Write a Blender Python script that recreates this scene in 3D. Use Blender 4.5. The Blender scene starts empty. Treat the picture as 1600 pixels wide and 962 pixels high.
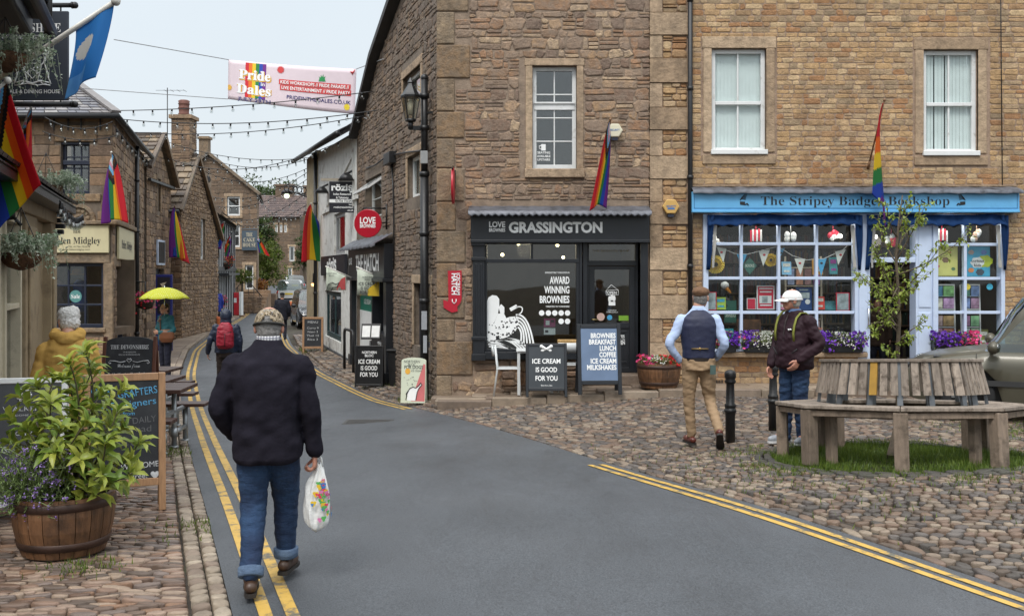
import bpy,bmesh,math,random
import numpy as np
from mathutils import Vector,Matrix,noise,geometry
random.seed(7); np.random.seed(7)
R=math.radians
SC=bpy.context.scene
COL=SC.collection
# ------------------------------------------------------------------ camera
FPX,HOR,EYE=1600.0,425.0,1.9        # focal length in photo pixels, horizon row, eye height
cam=bpy.data.cameras.new('camera')
cam.sensor_width=36.0
cam.lens=36.0
cam.shift_y=-(481.0-HOR)/1600.0
cam.clip_start=0.1
cam.clip_end=2000
cam_o=bpy.data.objects.new('camera',cam)
cam_o.location=(0,0,EYE)
cam_o.rotation_euler=(R(90),0,0)
COL.objects.link(cam_o)
SC.camera=cam_o
# ------------------------------------------------------------------ sky: overcast, sun behind thick cloud
SUN_EL,SUN_ROT=R(55),R(200)
world=bpy.data.worlds.new('World')
SC.world=world
world.use_nodes=True
nt=world.node_tree
nt.nodes.clear()
wo=nt.nodes.new('ShaderNodeOutputWorld')
bg=nt.nodes.new('ShaderNodeBackground')
sky=nt.nodes.new('ShaderNodeTexSky')
sky.sky_type='NISHITA'
sky.sun_disc=False
sky.sun_elevation=SUN_EL
sky.sun_rotation=SUN_ROT
sky.air_density=1.0
sky.dust_density=3.0
tc=nt.nodes.new('ShaderNodeTexCoord')
sep=nt.nodes.new('ShaderNodeSeparateXYZ')
nt.links.new(tc.outputs['Generated'],sep.inputs[0])
ramp=nt.nodes.new('ShaderNodeValToRGB')          # overcast sky: brighter overhead than at the horizon
ramp.color_ramp.elements[0].position=0.0
ramp.color_ramp.elements[0].color=(6.5,6.95,7.2,1)
ramp.color_ramp.elements[1].position=0.9
ramp.color_ramp.elements[1].color=(18.5,19.2,19.8,1)
e=ramp.color_ramp.elements.new(0.28)
e.color=(6.4,7.05,7.5,1)
nt.links.new(sep.outputs['Z'],ramp.inputs[0])
cn=nt.nodes.new('ShaderNodeTexNoise')
cn.inputs['Scale'].default_value=2.2
cn.inputs['Detail'].default_value=4
nt.links.new(tc.outputs['Generated'],cn.inputs['Vector'])
cr=nt.nodes.new('ShaderNodeMapRange')
cr.inputs['To Min'].default_value=0.90
cr.inputs['To Max'].default_value=1.08
nt.links.new(cn.outputs[0],cr.inputs[0])
mul=nt.nodes.new('ShaderNodeVectorMath')
mul.operation='SCALE'
nt.links.new(ramp.outputs[0],mul.inputs[0])
nt.links.new(cr.outputs[0],mul.inputs['Scale'])
mx=nt.nodes.new('ShaderNodeMix')
mx.data_type='RGBA'
mx.inputs[0].default_value=0.88
nt.links.new(sky.outputs[0],mx.inputs[6])
nt.links.new(mul.outputs[0],mx.inputs[7])
nt.links.new(mx.outputs[2],bg.inputs[0])
bg.inputs[1].default_value=0.1
nt.links.new(bg.outputs[0],wo.inputs[0])
sl=bpy.data.lights.new('sun','SUN')
sl.energy=1.5
sl.angle=R(18)
sl.color=(1.0,0.97,0.92)
so=bpy.data.objects.new('sun',sl)
so.location=(0,-10,40)
d_sun=Vector((math.sin(SUN_ROT)*math.cos(SUN_EL),math.cos(SUN_ROT)*math.cos(SUN_EL),math.sin(SUN_EL)))
so.rotation_euler=d_sun.to_track_quat('Z','Y').to_euler()
COL.objects.link(so)
SC.view_settings.view_transform='Standard'
SC.view_settings.look='None'
SC.view_settings.exposure=0.42
SC.view_settings.gamma=1.0
SC.view_settings.use_curve_mapping=False
SC.render.engine='CYCLES'
SC.cycles.max_bounces=6
SC.cycles.transparent_max_bounces=12
SC.cycles.diffuse_bounces=3
SC.cycles.glossy_bounces=3
SC.cycles.caustics_reflective=False
SC.cycles.caustics_refractive=False
SC.cycles.use_denoising=True
# ------------------------------------------------------------------ the lie of the land
def sst(a,b,x):
 t=min(1.0,max(0.0,(x-a)/(b-a)))
 return t*t*(3-2*t)
def g(x,y):
 """height of the ground: the street dips away from the square, then climbs the hill"""
 w=1-0.75*min(1,max(0,(x+2.5)/5.0))
 z=-0.5*sst(7,21,y)*w-0.1*sst(24,40,y)
 z += 0.35*sst(55,74,y)+0.75*sst(74,100,y)+5.0*sst(100,220,y)
 z += 0.2*math.exp(-((x-4.2)**2+(y-8.9)**2)/3.4)
 return z
def at(px,py,Y):
 """a point at depth Y seen at the photo position px, py"""
 return Vector(((px-800)/FPX*Y,Y,EYE-(py-HOR)/FPX*Y))
def ground_at(px,Y):
 x=(px-800)/FPX*Y
 return Vector((x,Y,g(x,Y)))
# ------------------------------------------------------------------ objects
def plain(o,label=None,cat=None,group=None,kind=None):
 if label:o['label']=label
 if cat:o['category']=cat
 if group:o['group']=group
 if kind:o['kind']=kind
 return o
def thing(name,label,cat,loc=(0,0,0),rz=0.0,group=None):
 o=bpy.data.objects.new(name,None)
 o.location=loc
 o.rotation_euler=(0,0,rz)
 o.empty_display_size=0.1
 COL.objects.link(o)
 return plain(o,label,cat,group)
def world_of(o):
 m=o.matrix_basis.copy()
 while o.parent:
  o=o.parent
  m=o.matrix_basis @ m
 return m
def copy_tree(o,parent=None):
 c=o.copy()
 COL.objects.link(c)
 if parent is not None:
  c.parent=parent
 for ch in list(o.children):
  copy_tree(ch,c)
 return c
class MB:
 """collects faces of ONE object"""
 def __init__(s):
  s.v=[]; s.f=[]; s.m=[]; s.r=[]; s.sm=[]
  s.T=None
 def add(s,verts,faces,mi=0,rnd=None,smooth=False):
  b=len(s.v)
  if s.T is not None:
   verts=[s.T @ Vector(p) for p in verts]
  s.v.extend([tuple(p) for p in verts])
  if rnd is None:
   rnd=random.random()
  for f in faces:
   s.f.append(tuple(i+b for i in f))
   s.m.append(mi); s.r.append(rnd); s.sm.append(smooth)
 def box(s,lo,hi,mi=0,rnd=None):
  x0,y0,z0=lo; x1,y1,z1=hi
  s.add([(x0,y0,z0),(x1,y0,z0),(x1,y1,z0),(x0,y1,z0),(x0,y0,z1),(x1,y0,z1),(x1,y1,z1),(x0,y1,z1)],
    [(3,2,1,0),(4,5,6,7),(0,1,5,4),(1,2,6,5),(2,3,7,6),(3,0,4,7)],mi,rnd)
 def cbox(s,c,size,mi=0,rnd=None):
  s.box([c[i]-size[i]/2 for i in range(3)],[c[i]+size[i]/2 for i in range(3)],mi,rnd)
 def beam(s,a,b,w,h,mi=0,up=(0,0,1),rnd=None):
  a=Vector(a); b=Vector(b); d=(b-a).normalized()
  up=Vector(up)
  if abs(d.dot(up))>0.99:up=Vector((0,1,0))
  r=d.cross(up).normalized(); u=r.cross(d)
  vs=[]
  for p in (a,b):
   for i,j in ((-1,-1),(1,-1),(1,1),(-1,1)):
    vs.append(p+r*(i*w/2)+u*(j*h/2))
  s.add(vs,[(3,2,1,0),(4,5,6,7),(0,1,5,4),(1,2,6,5),(2,3,7,6),(3,0,4,7)],mi,rnd)
 def tube(s,pts,rad,n=8,mi=0,smooth=True,cap=True,rnd=None):
  pts=[Vector(p) for p in pts]
  if not isinstance(rad,(list,tuple)):rad=[rad]*len(pts)
  vs=[]; fs=[]
  prev=None
  for i,p in enumerate(pts):
   d=(pts[min(i+1,len(pts)-1)]-pts[max(i-1,0)])
   d=d.normalized() if d.length>1e-9 else Vector((0,0,1))
   if prev is None:
    a=d.orthogonal().normalized()
   else:
    a=(prev-d*prev.dot(d))
    a=a.normalized() if a.length>1e-6 else d.orthogonal().normalized()
   prev=a
   b=d.cross(a)
   for k in range(n):
    t=2*math.pi*k/n
    vs.append(p+(a*math.cos(t)+b*math.sin(t))*rad[i])
  for i in range(len(pts)-1):
   for k in range(n):
    k2=(k+1) % n
    fs.append((i*n+k,i*n+k2,(i+1)*n+k2,(i+1)*n+k))
  if cap:
   fs.append(tuple(range(n-1,-1,-1)))
   fs.append(tuple((len(pts)-1)*n+k for k in range(n)))
  s.add(vs,fs,mi,rnd,smooth)
 def lathe(s,prof,c=(0,0,0),n=20,mi=0,smooth=True,cap=True,rnd=None,a0=0.0):
  vs=[]; fs=[]
  for r,z in prof:
   for k in range(n):
    t=2*math.pi*k/n+a0
    vs.append((c[0]+r*math.cos(t),c[1]+r*math.sin(t),c[2]+z))
  m=len(prof)
  for i in range(m-1):
   for k in range(n):
    k2=(k+1) % n
    fs.append((i*n+k,i*n+k2,(i+1)*n+k2,(i+1)*n+k))
  if cap:
   fs.append(tuple(range(n-1,-1,-1)))
   fs.append(tuple((m-1)*n+k for k in range(n)))
  s.add(vs,fs,mi,rnd,smooth)
 def ball(s,c,r,n=12,m=8,mi=0,rnd=None,rot=None):
  if not isinstance(r,(list,tuple)):r=(r,r,r)
  vs=[Vector((0,0,-r[2]))]
  for i in range(1,m):
   ph=math.pi*i/m-math.pi/2
   for k in range(n):
    t=2*math.pi*k/n
    vs.append(Vector((r[0]*math.cos(ph)*math.cos(t),r[1]*math.cos(ph)*math.sin(t),r[2]*math.sin(ph))))
  vs.append(Vector((0,0,r[2])))
  if rot is not None:vs=[rot @ p for p in vs]
  vs=[p+Vector(c) for p in vs]
  fs=[]
  for k in range(n):
   fs.append((0,1+(k+1) % n,1+k))
   fs.append((len(vs)-1,1+(m-2)*n+k,1+(m-2)*n+(k+1) % n))
  for i in range(m-2):
   for k in range(n):
    k2=(k+1) % n
    fs.append((1+i*n+k,1+i*n+k2,1+(i+1)*n+k2,1+(i+1)*n+k))
  s.add(vs,fs,mi,rnd,True)
 def grid(s,rows,mi=0,smooth=True,rnd=None,mif=None,close=False):
  """rows: list of lists of points; mif(i,j) gives a material index per face"""
  n=len(rows[0]); b=len(s.v)
  for r in rows:
   for p in r:
    s.v.append(tuple(s.T @ Vector(p)) if s.T is not None else tuple(p))
  q=random.random() if rnd is None else rnd
  for i in range(len(rows)-1):
   for j in range(n if close else n-1):
    j2=(j+1) % n
    s.f.append((b+i*n+j,b+i*n+j2,b+(i+1)*n+j2,b+(i+1)*n+j))
    s.m.append(mif(i,j) if mif else mi); s.r.append(q); s.sm.append(smooth)
 def prism(s,poly,f0,f1,mi=0,rnd=None,smooth=False):
  """poly: 2D outline (counter-clockwise); f0, f1 map (a, b) to the two 3D faces"""
  n=len(poly)
  vs=[f0(*p) for p in poly]+[f1(*p) for p in poly]
  fs=[tuple(range(n-1,-1,-1)),tuple(range(n,2*n))]
  fs += [(k,(k+1) % n,n+(k+1) % n,n+k) for k in range(n)]
  s.add(vs,fs,mi,rnd,smooth)
 def mesh(s,name,mats,inv=None):
  me=bpy.data.meshes.new(name)
  vs=s.v
  if inv is not None:
   a=np.array(vs,dtype=np.float64).reshape(-1,3)
   M=np.array(inv)
   vs=(a @ M[:3,:3].T+M[:3,3]).tolist()
  me.from_pydata(vs,[],s.f)
  for m in mats:me.materials.append(m)
  n=len(me.polygons)
  if n == len(s.f):
   me.polygons.foreach_set('material_index',s.m)
   me.polygons.foreach_set('use_smooth',s.sm)
   at_=me.attributes.new('rnd','FLOAT','FACE')
   at_.data.foreach_set('value',s.r)
  me.update()
  return me
 def build(s,name,mats,parent=None,world=False,bevel=0.0,fixn=False):
  """one linked mesh object; world=True: the points are world points, brought into the parent's space"""
  if not isinstance(mats,(list,tuple)):mats=[mats]
  inv=world_of(parent).inverted() if (parent is not None and world) else None
  me=s.mesh(name,mats,inv)
  if fixn:
   bm=bmesh.new(); bm.from_mesh(me); bmesh.ops.recalc_face_normals(bm,faces=bm.faces); bm.to_mesh(me); bm.free()
  o=bpy.data.objects.new(name,me)
  COL.objects.link(o)
  if parent is not None:o.parent=parent
  if bevel>0:
   b=o.modifiers.new('bevel','BEVEL')
   b.width=bevel; b.segments=2; b.limit_method='ANGLE'; b.angle_limit=R(40)
  return o
# ------------------------------------------------------------------ materials
def srgb(r,g_,b):
 f=lambda c:((c/255)/12.92 if c/255<0.04045 else ((c/255+0.055)/1.055)**2.4)
 return (f(r),f(g_),f(b),1)
MATS={}
def nodes_of(name):
 m=bpy.data.materials.new(name)
 m.use_nodes=True
 t=m.node_tree
 return m,t,t.nodes['Principled BSDF']
def N(t,typ,**kw):
 n=t.nodes.new(typ)
 for k,v in kw.items():setattr(n,k,v)
 return n
def noise_node(t,scale,detail=5,coord='Object',stretch=None,rough=0.55):
 tcn=N(t,'ShaderNodeTexCoord')
 nz=N(t,'ShaderNodeTexNoise')
 nz.inputs['Scale'].default_value=scale
 nz.inputs['Detail'].default_value=detail
 nz.inputs['Roughness'].default_value=rough
 if stretch:
  mp=N(t,'ShaderNodeMapping')
  mp.inputs['Scale'].default_value=stretch
  t.links.new(tcn.outputs[coord],mp.inputs[0])
  t.links.new(mp.outputs[0],nz.inputs['Vector'])
 else:
  t.links.new(tcn.outputs[coord],nz.inputs['Vector'])
 return nz
def pbr(name,col,rough=0.6,var=0.15,scale=6.0,bump=0.0,bscale=60.0,metal=0.0,rnd=0.0,stretch=None,
  dirt=None,dirt_scale=1.5,dirt_lo=0.5,dirt_hi=0.7,spec=0.5,sheen=0.0,rvar=0.0,trans=0.0,coat=0.0):
 """a painted, fabric, wood or metal surface: a base colour varied by noise, optional stains and grain"""
 if name in MATS:return MATS[name]
 m,t,p=nodes_of(name)
 L=t.links.new
 if len(col) == 3:col=(*col,1)
 nz=noise_node(t,scale,6,stretch=stretch)
 mr=N(t,'ShaderNodeMapRange')
 mr.inputs['From Min'].default_value=0.25; mr.inputs['From Max'].default_value=0.75
 mr.inputs['To Min'].default_value=1-var; mr.inputs['To Max'].default_value=1+var
 L(nz.outputs[0],mr.inputs[0])
 out=mr.outputs[0]
 if rnd:
  a=N(t,'ShaderNodeAttribute',attribute_name='rnd')
  m2=N(t,'ShaderNodeMapRange')
  m2.inputs['To Min'].default_value=1-rnd; m2.inputs['To Max'].default_value=1+rnd
  L(a.outputs['Fac'],m2.inputs[0])
  mm=N(t,'ShaderNodeMath',operation='MULTIPLY')
  L(out,mm.inputs[0]); L(m2.outputs[0],mm.inputs[1])
  out=mm.outputs[0]
 vm=N(t,'ShaderNodeVectorMath',operation='SCALE')
 vm.inputs[0].default_value=col[:3]
 L(out,vm.inputs['Scale'])
 cout=vm.outputs[0]
 if dirt is not None:
  dn=noise_node(t,dirt_scale,8,rough=0.65)
  dr=N(t,'ShaderNodeMapRange')
  dr.inputs['From Min'].default_value=dirt_lo; dr.inputs['From Max'].default_value=dirt_hi
  L(dn.outputs[0],dr.inputs[0])
  mx_=N(t,'ShaderNodeMix',data_type='RGBA')
  L(dr.outputs[0],mx_.inputs[0]); L(cout,mx_.inputs[6])
  mx_.inputs[7].default_value=(*dirt[:3],1)
  cout=mx_.outputs[2]
 L(cout,p.inputs['Base Color'])
 p.inputs['Roughness'].default_value=rough
 if rvar:
  rn=noise_node(t,scale*0.7,4)
  rr=N(t,'ShaderNodeMapRange')
  rr.inputs['From Min'].default_value=0.3; rr.inputs['From Max'].default_value=0.7
  rr.inputs['To Min'].default_value=max(0.02,rough-rvar); rr.inputs['To Max'].default_value=min(1,rough+rvar)
  L(rn.outputs[0],rr.inputs[0]); L(rr.outputs[0],p.inputs['Roughness'])
 p.inputs['Metallic'].default_value=metal
 p.inputs['Specular IOR Level'].default_value=spec
 if coat:p.inputs['Coat Weight'].default_value=coat
 if sheen:
  p.inputs['Sheen Weight'].default_value=sheen
 if trans:
  p.inputs['Subsurface Weight'].default_value=0
 if bump:
  bn=noise_node(t,bscale,6,stretch=stretch,rough=0.65)
  b=N(t,'ShaderNodeBump')
  b.inputs['Strength'].default_value=bump
  b.inputs['Distance'].default_value=0.02
  L(bn.outputs[0],b.inputs['Height'])
  L(b.outputs[0],p.inputs['Normal'])
 MATS[name]=m
 return m
def stone_mat(name,cols,var=0.25,moss=0.0,stain=0.4,rough=0.85,bump=0.6,stain_col=(0.03,0.026,0.022),bscale=22,wet=0.0,smear=None):
 """stones: each one takes its own colour from the 'rnd' number of its faces; soot and lichen lie over them in patches"""
 if name in MATS:return MATS[name]
 m,t,p=nodes_of(name)
 L=t.links.new
 a=N(t,'ShaderNodeAttribute',attribute_name='rnd')
 r=N(t,'ShaderNodeValToRGB')
 el=r.color_ramp.elements
 n=len(cols)
 for i,c in enumerate(cols):
  q=el[i] if i<2 else el.new(i/n)
  q.position=i/n; q.color=srgb(*c)
 r.color_ramp.interpolation='CONSTANT' if n>6 else 'LINEAR'
 L(a.outputs['Fac'],r.inputs[0])
 nz=noise_node(t,9,8,rough=0.65)
 mr=N(t,'ShaderNodeMapRange')
 mr.inputs['From Min'].default_value=0.25; mr.inputs['From Max'].default_value=0.75
 mr.inputs['To Min'].default_value=1-var; mr.inputs['To Max'].default_value=1+var
 L(nz.outputs[0],mr.inputs[0])
 vm=N(t,'ShaderNodeVectorMath',operation='SCALE')
 L(r.outputs[0],vm.inputs[0]); L(mr.outputs[0],vm.inputs['Scale'])
 cout=vm.outputs[0]
 if stain:
  for sc_,lo,hi,c_,k in ((0.8,0.48,0.75,stain_col,stain),(4.0,0.52,0.72,stain_col,stain*0.8)):
   dn=noise_node(t,sc_,8,rough=0.7)
   dr=N(t,'ShaderNodeMapRange')
   dr.inputs['From Min'].default_value=lo; dr.inputs['From Max'].default_value=hi
   dr.inputs['To Max'].default_value=k
   L(dn.outputs[0],dr.inputs[0])
   mx_=N(t,'ShaderNodeMix',data_type='RGBA')
   L(dr.outputs[0],mx_.inputs[0]); L(cout,mx_.inputs[6]); mx_.inputs[7].default_value=(*c_,1)
   cout=mx_.outputs[2]
 if stain:
  dn=noise_node(t,2.2,6,stretch=(1.6,1.6,.16),rough=0.6)
  dr=N(t,'ShaderNodeMapRange')
  dr.inputs['From Min'].default_value=0.5; dr.inputs['From Max'].default_value=0.78
  dr.inputs['To Max'].default_value=stain*1.1
  L(dn.outputs[0],dr.inputs[0])
  mx_=N(t,'ShaderNodeMix',data_type='RGBA')
  L(dr.outputs[0],mx_.inputs[0]); L(cout,mx_.inputs[6]); mx_.inputs[7].default_value=(*stain_col,1)
  cout=mx_.outputs[2]
 if smear:
  dn=noise_node(t,5.5,8,rough=0.75)
  dr=N(t,'ShaderNodeMapRange')
  dr.inputs['From Min'].default_value=0.45; dr.inputs['From Max'].default_value=0.58
  dr.inputs['To Max'].default_value=smear[3]
  L(dn.outputs[0],dr.inputs[0])
  mx_=N(t,'ShaderNodeMix',data_type='RGBA')
  L(dr.outputs[0],mx_.inputs[0]); L(cout,mx_.inputs[6]); mx_.inputs[7].default_value=(*smear[:3],1)
  cout=mx_.outputs[2]
 if moss:
  dn=noise_node(t,2.3,8,rough=0.7)
  dr=N(t,'ShaderNodeMapRange')
  dr.inputs['From Min'].default_value=0.55; dr.inputs['From Max'].default_value=0.75
  dr.inputs['To Max'].default_value=moss
  L(dn.outputs[0],dr.inputs[0])
  mx_=N(t,'ShaderNodeMix',data_type='RGBA')
  L(dr.outputs[0],mx_.inputs[0]); L(cout,mx_.inputs[6]); mx_.inputs[7].default_value=(0.09,0.085,0.03,1)
  cout=mx_.outputs[2]
 L(cout,p.inputs['Base Color'])
 p.inputs['Roughness'].default_value=rough
 if wet:
  rn=noise_node(t,1.1,5)
  rr=N(t,'ShaderNodeMapRange')
  rr.inputs['From Min'].default_value=0.35; rr.inputs['From Max'].default_value=0.65
  rr.inputs['To Min'].default_value=rough-wet; rr.inputs['To Max'].default_value=rough
  L(rn.outputs[0],rr.inputs[0]); L(rr.outputs[0],p.inputs['Roughness'])
 bn=noise_node(t,bscale,9,rough=0.7)
 b=N(t,'ShaderNodeBump')
 b.inputs['Strength'].default_value=bump
 b.inputs['Distance'].default_value=0.03
 L(bn.outputs[0],b.inputs['Height'])
 L(b.outputs[0],p.inputs['Normal'])
 MATS[name]=m
 return m
def glass_mat(name,tint=(0.75,0.8,0.8),refl=0.12,rough=0.02):
 """window glass: you look through it and it mirrors the sky at an angle"""
 if name in MATS:return MATS[name]
 m,t,p=nodes_of(name)
 L=t.links.new
 tr=N(t,'ShaderNodeBsdfTransparent'); tr.inputs[0].default_value=(*tint,1)
 gl=N(t,'ShaderNodeBsdfGlossy'); gl.inputs['Roughness'].default_value=rough
 lw=N(t,'ShaderNodeLayerWeight'); lw.inputs[0].default_value=.5
 pw=N(t,'ShaderNodeMath',operation='POWER'); pw.inputs[1].default_value=5.0
 L(lw.outputs['Facing'],pw.inputs[0])
 ad=N(t,'ShaderNodeMath',operation='ADD'); ad.inputs[1].default_value=refl*.6+.03; ad.use_clamp=True
 L(pw.outputs[0],ad.inputs[0])
 nz=noise_node(t,0.7,2)
 b=N(t,'ShaderNodeBump'); b.inputs['Strength'].default_value=0.05; b.inputs['Distance'].default_value=0.1
 L(nz.outputs[0],b.inputs['Height']); L(b.outputs[0],gl.inputs['Normal'])
 mx_=N(t,'ShaderNodeMixShader')
 L(ad.outputs[0],mx_.inputs[0]); L(tr.outputs[0],mx_.inputs[1]); L(gl.outputs[0],mx_.inputs[2])
 L(mx_.outputs[0],t.nodes['Material Output'].inputs[0])
 MATS[name]=m
 return m
def glow_mat(name,col,s):
 if name in MATS:return MATS[name]
 m,t,p=nodes_of(name)
 p.inputs['Base Color'].default_value=(*col,1)
 p.inputs['Emission Color'].default_value=(*col,1)
 p.inputs['Emission Strength'].default_value=s
 MATS[name]=m
 return m
def leaf_mat(name,c1,c2,rough=0.45,transl=0.3):
 """leaves: two greens mixed leaf by leaf, light passes through"""
 if name in MATS:return MATS[name]
 m,t,p=nodes_of(name)
 L=t.links.new
 a=N(t,'ShaderNodeAttribute',attribute_name='rnd')
 mx_=N(t,'ShaderNodeMix',data_type='RGBA')
 mx_.inputs[6].default_value=(*c1,1); mx_.inputs[7].default_value=(*c2,1)
 L(a.outputs['Fac'],mx_.inputs[0])
 nz=noise_node(t,40,3)
 mr=N(t,'ShaderNodeMapRange'); mr.inputs['To Min'].default_value=0.75; mr.inputs['To Max'].default_value=1.25
 L(nz.outputs[0],mr.inputs[0])
 vm=N(t,'ShaderNodeVectorMath',operation='SCALE')
 L(mx_.outputs[2],vm.inputs[0]); L(mr.outputs[0],vm.inputs['Scale'])
 L(vm.outputs[0],p.inputs['Base Color'])
 p.inputs['Roughness'].default_value=rough
 td=N(t,'ShaderNodeBsdfTranslucent')
 L(vm.outputs[0],td.inputs[0])
 ms=N(t,'ShaderNodeMixShader'); ms.inputs[0].default_value=transl
 L(p.outputs[0],ms.inputs[1]); L(td.outputs[0],ms.inputs[2])
 L(ms.outputs[0],t.nodes['Material Output'].inputs[0])
 MATS[name]=m
 return m
# ------------------------------------------------------------------ lettering
_CV={}
def serif(s,bold=True):
 """letters of the mathematical serif alphabet, for signs lettered with serifs"""
 o=''
 for c in s:
  if 'A' <= c <= 'Z':o += chr(0x1D400+ord(c)-65)
  elif 'a' <= c <= 'z':o += chr(0x1D41A+ord(c)-97)
  elif '0' <= c <= '9':o += chr(0x1D7CE+ord(c)-48)
  else:o += c
 return o
def script(s):
 o=''
 for c in s:
  if 'A' <= c <= 'Z':o += chr(0x1D4D0+ord(c)-65)
  elif 'a' <= c <= 'z':o += chr(0x1D4EA+ord(c)-97)
  else:o += c
 return o
def glyphs(s,bold=0.0,res=3):
 k=(s,bold)
 if k in _CV:return _CV[k]
 cu=bpy.data.curves.new('tmp','FONT')
 cu.body=s; cu.size=1.0; cu.offset=bold; cu.extrude=0.0; cu.resolution_u=res; cu.fill_mode='FRONT'
 o=bpy.data.objects.new('tmp',cu)
 COL.objects.link(o)
 dg=bpy.context.evaluated_depsgraph_get()
 me=bpy.data.meshes.new_from_object(o.evaluated_get(dg))
 vs=[tuple(v.co) for v in me.vertices]
 fs=[tuple(p.vertices) for p in me.polygons]
 bpy.data.meshes.remove(me)
 bpy.data.objects.remove(o); bpy.data.curves.remove(cu)
 _CV[k]=(vs,fs)
 return _CV[k]
def letter(mb,s,fr,u,v,h,width=None,align='c',bold=0.0,mi=0,slant=0.0,rot=0.0,n=0.004):
 """put a line of writing on a plane; fr(u, v, n) -> point, h = height of a capital, width = total width if given"""
 vs,fs=glyphs(s,bold)
 if not vs:return
 x0=min(p[0] for p in vs); x1=max(p[0] for p in vs)
 k=h/0.70
 kx=k if width is None else width/max(1e-6,(x1-x0))
 w=(x1-x0)*kx
 sh={'c':-w/2,'l':0,'r':-w}[align]
 cr_,sr_=math.cos(rot),math.sin(rot)
 out=[]
 for p in vs:
  a=(p[0]-x0)*kx+sh+slant*p[1]*k; b=p[1]*k
  out.append(fr(u+a*cr_-b*sr_,v+a*sr_+b*cr_,n))
 mb.add(out,fs,mi,0.5)
def frame(o,U,V):
 o=Vector(o); U=Vector(U).normalized(); V=Vector(V).normalized()
 Nn=U.cross(V)
 return lambda u,v,n=0.0:o+U*u+V*v+Nn*n
def px_frame(Y):
 """plane facing the camera at depth Y, addressed by photo pixels (n comes towards the camera)"""
 return lambda u,v,n=0.0:Vector(((u-800)/FPX*Y,Y-n,EYE-(v-HOR)/FPX*Y))
# ------------------------------------------------------------------ walls of real stones
class Wall:
 """a vertical wall plane from P0 to P1 (plan), addressed by u (along), z (height), n (out of the wall)"""
 def __init__(s,P0,P1):
  s.O=Vector((P0[0],P0[1],0)); d=Vector((P1[0]-P0[0],P1[1]-P0[1],0))
  s.L=d.length; s.U=d.normalized()
  s.N=Vector((s.U.y,-s.U.x,0))
  if s.N.dot(-(s.O+d*0.5))<0:s.N=-s.N
  s.flip=s.U.cross(Vector((0,0,1))).dot(s.N)<0
 def p(s,u,z,n=0.0):
  q=s.O+s.U*u+s.N*n
  return Vector((q.x,q.y,z))
 def u(s,px):
  k=(px-800)/FPX
  return (k*s.O.y-s.O.x)/(s.U.x-k*s.U.y)
 def z(s,px,py):
  Y=s.O.y+s.U.y*s.u(px)
  return EYE-(py-HOR)/FPX*Y
 def rect(s,x0,y0,x1,y1):
  u0,u1=s.u(x0),s.u(x1)
  xm=(x0+x1)/2
  z0,z1=s.z(xm,y1),s.z(xm,y0)
  return (min(u0,u1),z0,max(u0,u1),z1)
 def box(s,mb,u0,u1,z0,z1,n0,n1,mi=0,rnd=None):
  vs=[s.p(u,z,n) for z in (z0,z1) for (u,n) in ((u0,n0),(u1,n0),(u1,n1),(u0,n1))]
  mb.add(vs,[(3,2,1,0),(4,5,6,7),(0,1,5,4),(1,2,6,5),(2,3,7,6),(3,0,4,7)],mi,rnd)
 def fr(s):
  """frame for lettering: a runs to the right as one looks at the wall"""
  sg=-1 if s.flip else 1
  return lambda a,b,n=0.0:s.p(a*sg,b,n)
 def a(s,u):return-u if s.flip else u
def inside(poly,v):
 xs=[]
 n=len(poly)
 for i in range(n):
  (x0,y0),(x1,y1)=poly[i],poly[(i+1) % n]
  if (y0 <= v<y1) or (y1 <= v<y0):
   xs.append(x0+(v-y0)*(x1-x0)/(y1-y0))
 xs.sort()
 return [(xs[i],xs[i+1]) for i in range(0,len(xs)-1,2)]
def cross(a,b):
 o=[]
 for x0,x1 in a:
  for y0,y1 in b:
   lo,hi=max(x0,y0),min(x1,y1)
   if hi>lo:o.append((lo,hi))
 return o
def minus(a,lo,hi):
 o=[]
 for x0,x1 in a:
  if hi <= x0 or lo >= x1:o.append((x0,x1)); continue
  if lo>x0:o.append((x0,lo))
  if hi<x1:o.append((hi,x1))
 return o
def one_stone(mb,fr,u0,u1,v0,v1,dep,rough,mi,rg):
 """one stone: an uneven eight-sided face standing proud of the mortar"""
 w,h=u1-u0,v1-v0
 c=min(w,h)
 j=lambda k:rg.uniform(-k,k)*c
 k1=rg.uniform(.12,.3)*c; k2=rg.uniform(.12,.3)*c; k3=rg.uniform(.12,.3)*c; k4=rg.uniform(.12,.3)*c
 if rough<0.05:k1=k2=k3=k4=0.07*c
 o=[(u0+k1,v0),(u1-k2,v0),(u1,v0+k2),(u1,v1-k3),(u1-k3,v1),(u0+k4,v1),(u0,v1-k4),(u0,v0+k1)]
 o=[(a+j(rough),b+j(rough)) for a,b in o]
 d=dep*rg.uniform(0.5,1.3)
 cx,cy=(u0+u1)/2,(v0+v1)/2
 tu,tv=rg.uniform(-.35,.35)*dep/max(w,.1),rg.uniform(-.35,.35)*dep/max(h,.1)
 ins=min(0.16*c,0.02)
 base=[fr(a,b,-0.004) for a,b in o]
 sh=[fr(a,b,d*0.62) for a,b in o]
 f=1-ins*2/c
 top=[fr(cx+(a-cx)*(1-ins*2/w),cy+(b-cy)*f,max(0.004,d+(a-cx)*tu+(b-cy)*tv)) for a,b in o]
 n=8
 fs=[(k,(k+1) % n,n+(k+1) % n,n+k) for k in range(n)]
 fs += [(n+k,n+(k+1) % n,2*n+(k+1) % n,2*n+k) for k in range(n)]
 fs.append(tuple(range(2*n,3*n)))
 mb.add(base+sh+top,fs,mi,rg.random())
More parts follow.
